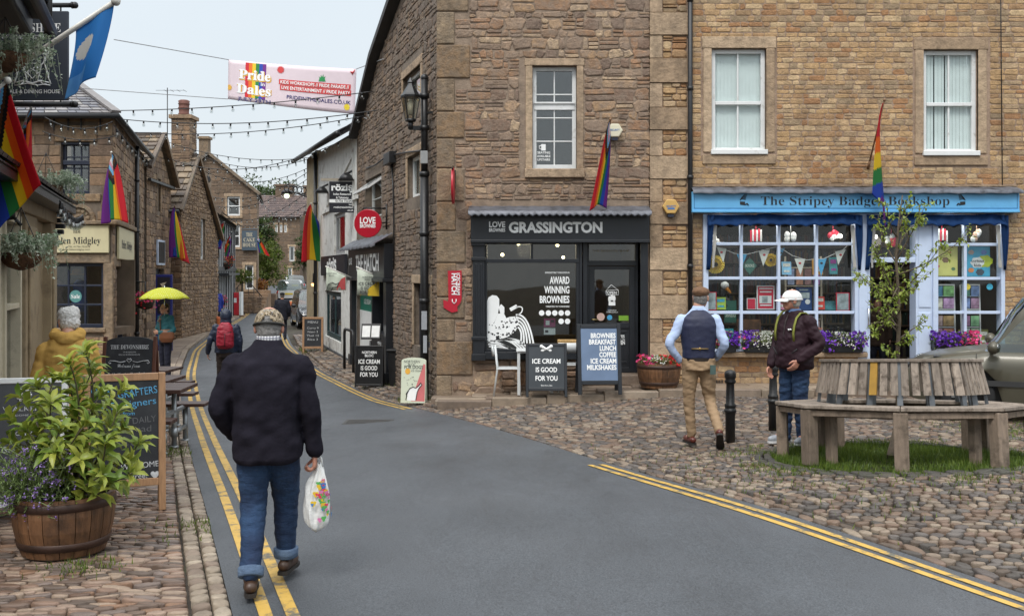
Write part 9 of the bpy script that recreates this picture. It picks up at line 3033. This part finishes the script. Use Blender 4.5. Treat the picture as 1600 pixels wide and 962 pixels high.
def people():
 # --- the man walking up the street
 J=base_pose(1.72,.205)
 J.update(head=(.0,.07,1.545),pitch=R(-12),shL=(-.185,-.01,1.315),shR=(.185,-.01,1.31),elL=(-.275,-.05,1.07),wrL=(-.215,.12,.89),elR=(.258,-.05,1.05),wrR=(.275,.03,.79),
    handL=((.25,.55,-.7),(.8,.2,.4),(.2,.6,.4),.5),handR=((0,.1,-1),(-1,0,0),(0,1,0),1.25),
    knL=(-.088,.03,.49),anL=(-.075,-.17,.105),toeL=(-.12,1,0),knR=(.086,.17,.50),anR=(.085,.2,.12),toeR=(.16,1,-.02),hipL=(-.085,0,.88),hipR=(.085,0,.88))
 J['torso']=[(0,0,.86,.19,.135),(0,0,1.0,.195,.14),(0,-.02,1.15,.21,.145),(0,-.03,1.28,.22,.138),(0,-.02,1.36,.195,.115),(0,.01,1.42,.12,.09),(0,.03,1.455,.068,.066)]
 x,y=-1.46,6.12
 loc=(x,y,g(x,y)+.025)
 FLEECE=knit('navy black fleece',(.016,.0145,.021),60,.25,.35)
 DENIM=denim('blue denim',(.005,.016,.05),(.022,.06,.135))
 def ex(t,hc,HT):
  for s,(an,kn) in (('L',(J['anL'],J['knL'])),('R',(J['anR'],J['knR']))):
   mb=MB()
   a,k=Vector(an),Vector(kn); d=(k-a).normalized()
   mb.tube([a+d*.0,a+d*.005,a+d*.055,a+d*.06],[.066,.074,.076,.07],20)
   mb.build('turn_up',denim('denim inside',(.05,.085,.15),(.13,.19,.28)),t)
  mb=MB(); c=Vector((0,.03,1.462)); mb.lathe([(.072,-.01),(.074,.02),(.068,.032),(.064,.03)],c,20,cap=False)
  o=mb.build('shirt_collar',checks(),t); s=o.modifiers.new('solidify','SOLIDIFY'); s.thickness=.004
 person('old man from behind in navy fleece, camouflage cap and turned up jeans',loc,R(6),J,.0055,dome_cap(camo(),pbr('black strap',(.015,.014,.012),rough=.7)),dict(b=SHORTHAIR,m=GREYHAIR,w=.003),
   [dict(name='fleece',m=FLEECE,secs=[(0,0,.745,.185,.16),(0,0,.775,.205,.178),(0,0,.86,.208,.178),(0,-.01,1.0,.195,.168),(0,-.025,1.15,.202,.168),(0,-.03,1.26,.22,.16),(0,-.025,1.34,.20,.14),(0,-.005,1.40,.15,.115),(0,.015,1.44,.10,.09),(0,.025,1.468,.08,.076)],ar=(.083,.070,.062,.048),cuff=.97,wr=.017,wf=(5,5,9))],
   dict(m=DENIM,seat=[(0,0,.77,.16,.12),(0,0,.82,.178,.138),(0,0,.90,.178,.135),(0,0,.96,.17,.125)],r=(.108,.098,.080,.068,.058),hem=.03,wr=.007),dict(m=BROWNSHOE,sole=pbr('dark sole',(.02,.016,.013),rough=.7)),SKIN_R,ex)
 # his carrier bag
 k=6.15
 b0=Vector(loc)+Matrix.Rotation(R(6),3,'Z') @ Vector((.30,.05,.70))
 t=thing('carrier_bag','white plastic carrier bag with a bright floral print, hanging from the hand','bag',b0)
 rows=[]
 rg=random.Random(3)
 prof=[(.03,.012,.02),(.0,.018,.028),(-.05,.04,.03),(-.11,.065,.045),(-.18,.075,.06),(-.26,.082,.07),(-.33,.078,.066),(-.37,.06,.05),(-.385,.015,.015)]
 n=40
 for z,rx,ry in prof:
  row=[]
  for q in range(n):
   a=2*math.pi*q/n
   w=.92+.28*noise.noise((math.cos(a)*2.5,math.sin(a)*2.5,z*6))+.13*math.sin(a*5+z*26)*(1 if z>-.3 else .5)
   row.append((rx*w*math.cos(a)-.02*(z<-.1),ry*w*math.sin(a),z+.012*math.sin(a*2+1)))
  rows.append(row)
 mb=MB(); mb.grid(rows,close=True)
 PLB=pbr('white polythene',(.70,.70,.68),rough=.35,var=.06,bump=.6,bscale=20)
 o=mb.build('bag',PLB,t); s=o.modifiers.new('sub','SUBSURF'); s.levels=2; s.render_levels=2
 mb=MB(); mb.tube([(-.02,0,.0),(-.01,0,.05),(.0,.0,.065),(.01,0,.05),(.02,0,0)],.008,6); mb.build('handles',PLB,t)
 for i,c in enumerate(((.7,.04,.10),(.75,.5,.03),(.05,.2,.5),(.1,.4,.1),(.65,.2,.4))):
  mb=MB()
  for q in range(9):
   a=-1.6+rg.gauss(.9,.4); z=rg.uniform(-.31,-.08)
   rr=np.interp(-z,[.05,.11,.18,.26,.33],[.035,.062,.074,.081,.077]); ry=np.interp(-z,[.05,.11,.18,.26,.33],[.03,.045,.06,.07,.066])
   p=Vector((rr*1.0*math.cos(a)-.02,ry*math.sin(a),z)); nn=Vector((math.cos(a),math.sin(a),0)); e=Vector((-nn.y,nn.x,0)); r_=rg.uniform(.008,.017)
   mb.add([p+nn*.013+e*r_*math.cos(u)*(1+.3*math.sin(u*3))+Vector((0,0,r_*math.sin(u)*(1+.3*math.sin(u*3)))) for u in [v*.5236 for v in range(12)]],[tuple(range(12))])
  mb.build('print',pbr('bag print %d' % i,c,rough=.4),t)
 # --- the man in the waistcoat
 J=base_pose(1.77,.2)
 J.update(head=(.03,.03,1.625),yaw=R(-20),shL=(-.185,-.01,1.385),shR=(.185,-.01,1.385),elL=(-.32,-.06,1.11),wrL=(-.195,.03,.93),handL=((.3,.35,-.85),(.6,.5,0),(.2,.9,.1),.4),elR=(.27,-.05,1.11),wrR=(.2,.13,.95),handR=((-.2,.5,-.8),(-.9,.2,0),(.2,.9,.1),.4),
    hipL=(-.085,0,.92),hipR=(.085,0,.92),knL=(-.1,.05,.50),anL=(-.07,.08,.105),toeL=(-.25,1,0),knR=(.13,.06,.50),anR=(.19,-.26,.20),toeR=Vector((.1,.62,-.55)).normalized(),dnR=Vector((0,-.62,-.72)).normalized())
 x,y=2.04,11.2
 SHIRT=pbr('pale blue shirt',(.42,.52,.74),rough=.85,var=.06,bump=.1,bscale=90); VEST=pbr('navy waistcoat',(.014,.018,.05),rough=.6,var=.15,bump=.15,bscale=60)
 CHINO=pbr('tan chinos',(.30,.20,.115),rough=.85,var=.1,bump=.25,bscale=25)
 def ex2(t,hc,HT):
  mb=MB(); mb.lathe([(.172,.94),(.174,.975)],(0,0,0),30,cap=False); mb.T=None
  vs=[(p[0],p[1]*.76,p[2]) for p in mb.v]; mb.v=vs
  mb.build('belt',pbr('dark belt',(.02,.013,.01),rough=.4),t)
  mb=MB(); c=Vector((0,.004,1.485)); mb.lathe([(.075,-.01),(.07,.03),(.06,.05),(.055,.045)],c,18,cap=False); o=mb.build('collar',SHIRT,t)
  mb=MB(); mb.cbox((.14,-.13,.85),(.06,.02,.10)); mb.build('wallet',pbr('phone case',(.06,.1,.09),rough=.4),t)
  mb=MB(); mb.tube([(0,-.137,1.075),(0,-.142,1.075)],.016,10); mb.tube([(-.09,-.135,1.075),(.09,-.135,1.075)],.008,5); mb.build('buckle',pbr('brass buckle',(.3,.2,.08),metal=.8,rough=.4),t)
 person('man in tan chinos, navy waistcoat and flat cap walking to the cafe',(x,y,g(x,y)+.02),R(-4),J,.007,flat_cap(pbr('brown tweed',(.14,.075,.04),rough=.95,var=.3,scale=40,bump=.3)),dict(b=SHORTHAIR,m=GREYHAIR,w=.003),
   [dict(name='shirt',m=SHIRT,grow=1.0,ar=(.064,.058,.05,.04),cuff=.93,wr=.008),dict(name='waistcoat',m=VEST,arms=False,wr=.004,secs=[(0,0,.965,.178,.128),(0,0,1.03,.176,.128),(0,0,1.19,.195,.136),(0,-.005,1.32,.205,.136),(0,-.005,1.40,.18,.122),(0,-.003,1.455,.12,.095),(0,.0,1.49,.08,.076)])],
   dict(m=CHINO,seat=[(0,0,.84,.165,.135),(0,0,.92,.168,.13),(0,0,.975,.166,.122)],r=(.098,.085,.063,.056,.052),hem=.02,wr=.01),dict(m=pbr('oxblood shoe',(.10,.022,.014),rough=.35,var=.2),sole=pbr('dark sole',(.02,.016,.013))),None,ex2)
 # --- the man in the white cap
 J=base_pose(1.70,.2)
 J.update(head=(.0,.05,1.575),yaw=R(-30),shL=(-.185,-.01,1.34),shR=(.185,-.01,1.34),elL=(-.285,-.06,1.09),wrL=(-.2,.15,.93),handL=((.3,.5,-.8),(.7,.3,0),(.2,.9,.1),.4),elR=(.28,-.04,1.10),wrR=(.26,.1,.84),handR=((0,.25,-1),(-1,0,0),(0,1,0),.5),toeL=(-.3,1,0),toeR=(.2,1,0),anL=(-.1,-.04,.095),anR=(.1,.06,.095))
 J['torso']=[(0,0,.88,.175,.14),(0,.01,1.0,.175,.15),(0,.01,1.15,.18,.145),(0,-.0,1.27,.19,.125),(0,-.01,1.36,.165,.105),(0,.0,1.42,.10,.08),(0,.01,1.455,.066,.06)]
 x,y=3.12,11.3
 def ex3(t,hc,HT):
  LIME=pbr('lime strap',(.20,.21,.03),rough=.7)
  mb=MB()
  for s_ in (-1,1):
   rows=[[Vector((s_*(.125+dx),yy,zz)) for dx in (-.012,.012)] for yy,zz in ((.158,1.13),(.165,1.22),(.150,1.30),(.115,1.385),(.05,1.44),(-.03,1.442),(-.1,1.40))]
   mb.grid(rows)
  o=mb.build('strap',LIME,t); s=o.modifiers.new('solidify','SOLIDIFY'); s.thickness=.012
  mb=MB(); mb.lathe([(.078,-.02),(.076,.035),(.066,.04)],(0,.012,1.44),18,cap=False); mb.build('shirt_collar',pbr('denim blue shirt',(.08,.14,.27),rough=.8),t)
  mb=MB(); mb.tube([(.0,.17,.9),(0,.178,1.05),(0,.172,1.2),(0,.145,1.34),(0,.095,1.42)],.007,6); mb.build('zip',pbr('dark zip',(.02,.012,.012)),t)
  mb=MB(); mb.tube([(-.1,.162,1.255),(-.085,.164,1.262),(-.07,.166,1.25),(-.06,.166,1.262)],.008,5); mb.build('chest_emblem',WHITELETTER,t)
  mb=MB(); mb.tube([(-.17,.15,1.05),(-.09,.178,.98)],.006,5); mb.tube([(.17,.15,1.05),(.09,.178,.98)],.006,5); mb.build('pocket',BLACKLETTER,t)
 PLUM=pbr('dark plum jacket',(.026,.012,.017),spec=.18,rough=.65,var=.15,bump=.1,bscale=70)
 person('old man in white cap and dark plum jacket with lime straps, hands in pockets',(x,y,g(x,y)+.02),R(122),J,.006,dome_cap(pbr('white cap cloth',(.72,.72,.71),rough=.9,var=.04),pbr('white band',(.6,.6,.6),rough=.9),back_gap=False),dict(b=SHORTHAIR,m=pbr('light grey hair',(.4,.39,.37),rough=.7,var=.4,scale=60),w=.004),
   [dict(name='jacket',m=PLUM,secs=[(0,.0,.82,.195,.165),(0,.005,.86,.215,.18),(0,.01,1.0,.212,.182),(0,.005,1.15,.212,.175),(0,0,1.27,.215,.152),(0,-.01,1.36,.185,.125),(0,.0,1.42,.12,.095),(0,.012,1.455,.088,.08)],ar=(.08,.074,.07,.056),cuff=.92,wr=.014)],
   dict(m=DENIM,seat=[(0,0,.80,.165,.14),(0,0,.9,.17,.14),(0,0,.96,.165,.13)],r=(.105,.094,.08,.078,.08),hem=-.02,wr=.012),dict(m=pbr('grey trainer',(.3,.32,.35),rough=.6,var=.3,scale=20),sole=pbr('white sole',(.65,.65,.65),rough=.6)),SKIN_R,ex3)
 # --- the rucksack walker
 J=base_pose(1.64,.19)
 J.update(elL=(-.30,-.05,1.05),wrL=(-.34,.05,.84),knL=(-.1,.1,.47),anL=(-.1,.18,.10),anR=(.1,-.18,.12))
 p=ground_at(353,19.7)
 NJ=pbr('navy waterproof',(.012,.02,.045),rough=.5,var=.2,bump=.1)
 person('walker in a hooded navy waterproof with a red rucksack',p,R(12),J,.011,hood(NJ),None,[dict(name='jacket',m=NJ,grow=1.28,zmin=.5,ar=(.075,.066,.06,.05),wr=.014)],
   dict(m=pbr('brown trousers',(.035,.024,.02),rough=.9),seat=[(0,0,.76,.16,.13),(0,0,.9,.165,.13)],r=(.1,.09,.078,.07,.066),wr=.01),dict(m=BROWNSHOE,sole=BLACKLETTER))
 t=thing('rucksack','red rucksack on the back of the hooded walker','rucksack',p+Vector((.045,-.21,.94)),R(12))
 mb=MB(); trunk(mb,[(0,0,0,.13,.07),(0,-.02,.06,.165,.10),(0,-.02,.25,.16,.11),(0,-.01,.40,.14,.09),(0,.0,.48,.09,.06)]); skin(mb,.014,'pack',pbr('crimson nylon',(.30,.012,.03),rough=.55,var=.2),t,wr=.012)
 mb=MB(); mb.tube([(-.12,-.09,.32),(0,-.125,.27),(.12,-.09,.32)],.008,5); mb.tube([(0,-.13,.03),(0,-.135,.26)],.006,5); mb.build('seam',BLACKLETTER,t)
 # --- the woman under the umbrella
 J=base_pose(1.64,.175)
 J.update(yaw=R(10),elR=(.24,.05,1.08),wrR=(.08,.06,1.22),handR=((-.3,.3,.8),(-.8,.5,0),(0,.6,.6),1.0),elL=(-.24,-.02,1.05),wrL=(-.08,.2,1.02),handL=((.7,.5,.0),(0,0,1),(0,.5,1),.6))
 p=ground_at(259,22.0)+Vector((0,0,.09))
 TJ=pbr('teal jacket',(.01,.10,.12),rough=.7,var=.15)
 person('woman with glasses in teal jacket under the yellow umbrella',p,R(140),J,.010,None,dict(b=[((0,-.02,.03),(.084,.10,.092)),((0,-.05,-.03),(.07,.07,.08))],m=pbr('dark brown hair',(.03,.015,.01),rough=.5)),
   [dict(name='jacket',m=TJ,grow=1.14,zmin=.5,ar=(.075,.064,.056,.046),wr=.01)],dict(m=pbr('navy trousers',(.008,.01,.025),rough=.9),seat=[(0,0,.80,.16,.13),(0,0,.9,.165,.13)],r=(.095,.085,.068,.06,.058),wr=.008),dict(m=BLACKLETTER,sole=BLACKLETTER),None,
   lambda t,hc,HT:glasses(t,hc,HT))
 t=thing('umbrella','yellow umbrella with small white dots held by the woman in teal','umbrella',p+Vector((.0,-.08,1.2)))
 mb=MB(); rows=[]
 for i in range(9):
  f=i/8
  rows.append([((.53*f*(1-.045*(k % 4 == 2)-.02*(k % 2)))*math.cos(k*math.pi/16),(.53*f*(1-.045*(k % 4 == 2)-.02*(k % 2)))*math.sin(k*math.pi/16),.78-.24*f**2+(.018*f if k % 4 == 2 else 0)) for k in range(32)])
 mb.grid(rows,close=True); o=mb.build('canopy',dotted(),t); s=o.modifiers.new('solidify','SOLIDIFY'); s.thickness=.003
 mb=MB(); mb.tube([(0,0,-.05),(0,0,.82)],.009,8); mb.build('shaft',CHROME,t)
 mb=MB()
 for k in range(8):a=k*math.pi/4; mb.tube([(0,0,.76),(.52*math.cos(a),.52*math.sin(a),.53)],.004,4)
 mb.build('rib',BLACKIRON,t)
 mb=MB(); mb.tube([(0,0,-.05),(0,0,.1)],.016,8); mb.build('handle',BLACKLETTER,t)
 t=thing('shoulder_bag','tan leather bag slung across the woman in teal','bag',p+Vector((.08,-.17,.95)),R(10))
 mb=MB(); trunk(mb,[(0,0,-.13,.12,.04),(0,-.01,-.05,.16,.055),(0,-.01,.08,.15,.05),(0,0,.13,.13,.03)]); skin(mb,.012,'pouch',pbr('tan leather',(.16,.06,.025),rough=.5,var=.2),t)
 mb=MB(); mb.tube([(-.13,.02,.1),(-.16,.1,.4),(-.05,.16,.52)],.012,6); mb.build('strap',pbr('tan leather',(.16,.06,.025)),t)
 # --- the figure in the yellow coat
 J=base_pose(1.62,.185)
 J.update(head=(0,.06,1.475),pitch=R(-14),yaw=R(22))
 J['torso']=[(x_,y_-.02*(z_>1.1),z_*.965,a,b) for x_,y_,z_,a,b in J['torso']]
 J['shL']=(-.175,-.02,1.225); J['shR']=(.175,-.02,1.225); J['elL']=(-.235,-.04,.98); J['elR']=(.235,-.04,.98); J['wrL']=(-.2,.1,.8); J['wrR']=(.2,.1,.8)
 x,y=-3.86,8.9
 YC=knit('mustard coat',(.50,.30,.085),120,.3,.08)
 def hoodback(t,hc,HT):
  mb=MB(); limb(mb,[(-.10,-.05,1.36),(0,-.12,1.33),(.10,-.05,1.36)],[.05,.062,.05]); limb(mb,[(-.1,-.04,1.38),(-.08,.08,1.36)],[.045,.035]); limb(mb,[(.1,-.04,1.38),(.08,.08,1.36)],[.045,.035])
  skin(mb,.010,'hood',YC,t,smooth=3,wr=.01)
 person('white haired figure in a mustard coat with its back turned, behind the shrub',(x,y,g(x,y)+.02),R(20),J,.007,None,dict(b=FULLHAIR,m=WHITEHAIR,w=.010),
   [dict(name='coat',m=YC,secs=[(0,0,.62,.23,.17),(0,0,.8,.225,.165),(0,0,1.0,.205,.16),(0,-.02,1.15,.205,.16),(0,-.025,1.25,.19,.14),(0,-.02,1.33,.14,.11),(0,0,1.37,.10,.085)],ar=(.078,.07,.065,.055),wr=.014)],
   dict(m=pbr('navy trousers',(.008,.01,.025)),seat=[(0,0,.78,.16,.13),(0,0,.9,.165,.13)],r=(.095,.085,.07,.065,.06)),dict(m=BLACKLETTER,sole=BLACKLETTER),None,hoodback)
 # --- people farther off
 DK=pbr('dark navy coat',(.008,.01,.022),rough=.8)
 def far(label,px,Y,coat,leg,rz=0,hat_=None,hair_=None,dz=0.0,H=1.75,sc=1.0,xoff=0):
  J=base_pose(H,.19); J['anL']=(-.1,.14,.1); J['anR']=(.1,-.12,.11); J['knL']=(-.1,.1,.5)
  p=ground_at(px,Y); p.z += dz; p.x += xoff
  person(label,p,rz,J,.016,hat_,hair_,[dict(name='coat',m=coat,grow=1.3,zmin=.5,secs=[(0,0,.72,.21,.15),(0,0,1.0,.21,.15),(0,0,1.2,.225,.155),(0,0,1.34,.22,.14),(0,0,1.44,.13,.1),(0,0,1.48,.09,.08)],ar=(.085,.075,.068,.055))],dict(m=leg,seat=[(0,0,.78,.16,.13),(0,0,.9,.165,.13)],r=(.1,.09,.075,.07,.066)),dict(m=BLACKLETTER,sole=BLACKLETTER),None,None,None,sc)
 far('man in a dark navy coat walking up the middle of the road',441,38,DK,DK,R(10),flat_cap(pbr('black cap cloth',(.012,.012,.014),rough=.9)),dict(b=SHORTHAIR,m=GREYHAIR,w=.003))
 far('far walker in a purple hooded coat facing down the hill',411,80,pbr('purple coat',(.03,.018,.12),rough=.7),DK,R(170),hood(pbr('purple coat',(.03,.018,.12))),None,.05)
 far('person in a bright blue coat half hidden at the rubble gable',337.5,44.0,pbr('bright blue coat',(.015,.04,.32),rough=.7),DK,R(30),None,dict(b=SHORTHAIR,m=GREYHAIR),.09)
 far('person standing in the dark bookshop doorway, face just visible',1371,19.2,pbr('brown jumper',(.05,.03,.02),rough=.9),DK,R(170),None,dict(b=[((0,-.02,.03),(.084,.10,.09)),((0,-.04,-.03),(.08,.07,.09))],m=pbr('auburn hair',(.16,.06,.025),rough=.6)),.02,1.75,.86)
def glasses(t,hc,HT):
 mb=MB()
 for s in (-1,1):
  mb.tube([hc+HT @ Vector((s*.033+.024*math.cos(a),.102,.008+.02*math.sin(a))) for a in [k*.5236 for k in range(13)]],.003,5); mb.tube([hc+HT @ Vector((s*.057,.1,.012)),hc+HT @ Vector((s*.082,.0,.01))],.003,5)
 mb.build('glasses',BLACKLETTER,t)
def dotted():
 m,t,p=nodes_of('dotted yellow cloth')
 tcn=N(t,'ShaderNodeTexCoord'); v=N(t,'ShaderNodeTexVoronoi'); v.inputs['Scale'].default_value=26; v.inputs['Randomness'].default_value=.15
 t.links.new(tcn.outputs['Object'],v.inputs['Vector'])
 l=N(t,'ShaderNodeMath',operation='LESS_THAN'); l.inputs[1].default_value=.26; t.links.new(v.outputs['Distance'],l.inputs[0])
 mx_=N(t,'ShaderNodeMix',data_type='RGBA'); mx_.inputs[6].default_value=(.58,.60,.03,1); mx_.inputs[7].default_value=(.75,.76,.4,1)
 t.links.new(l.outputs[0],mx_.inputs[0]); t.links.new(mx_.outputs[2],p.inputs['Base Color']); p.inputs['Roughness'].default_value=.6
 td=N(t,'ShaderNodeBsdfTranslucent'); t.links.new(mx_.outputs[2],td.inputs[0]); ms=N(t,'ShaderNodeMixShader'); ms.inputs[0].default_value=.35
 t.links.new(p.outputs[0],ms.inputs[1]); t.links.new(td.outputs[0],ms.inputs[2]); t.links.new(ms.outputs[0],t.nodes['Material Output'].inputs[0])
 return m
def checks():
 m,t,p=nodes_of('checked shirt')
 tcn=N(t,'ShaderNodeTexCoord'); w1=N(t,'ShaderNodeTexWave'); w1.inputs['Scale'].default_value=18; w1.bands_direction='X'; w2=N(t,'ShaderNodeTexWave'); w2.inputs['Scale'].default_value=18; w2.bands_direction='Z'
 for w in (w1,w2):t.links.new(tcn.outputs['Object'],w.inputs['Vector'])
 mm=N(t,'ShaderNodeMath',operation='MULTIPLY'); t.links.new(w1.outputs['Fac'],mm.inputs[0]); t.links.new(w2.outputs['Fac'],mm.inputs[1])
 r=N(t,'ShaderNodeValToRGB'); r.color_ramp.elements[0].color=(.12,.12,.16,1); r.color_ramp.elements[1].color=(.6,.6,.6,1); r.color_ramp.elements[1].position=.4
 t.links.new(mm.outputs[0],r.inputs[0]); t.links.new(r.outputs[0],p.inputs['Base Color'])
 return m
people()
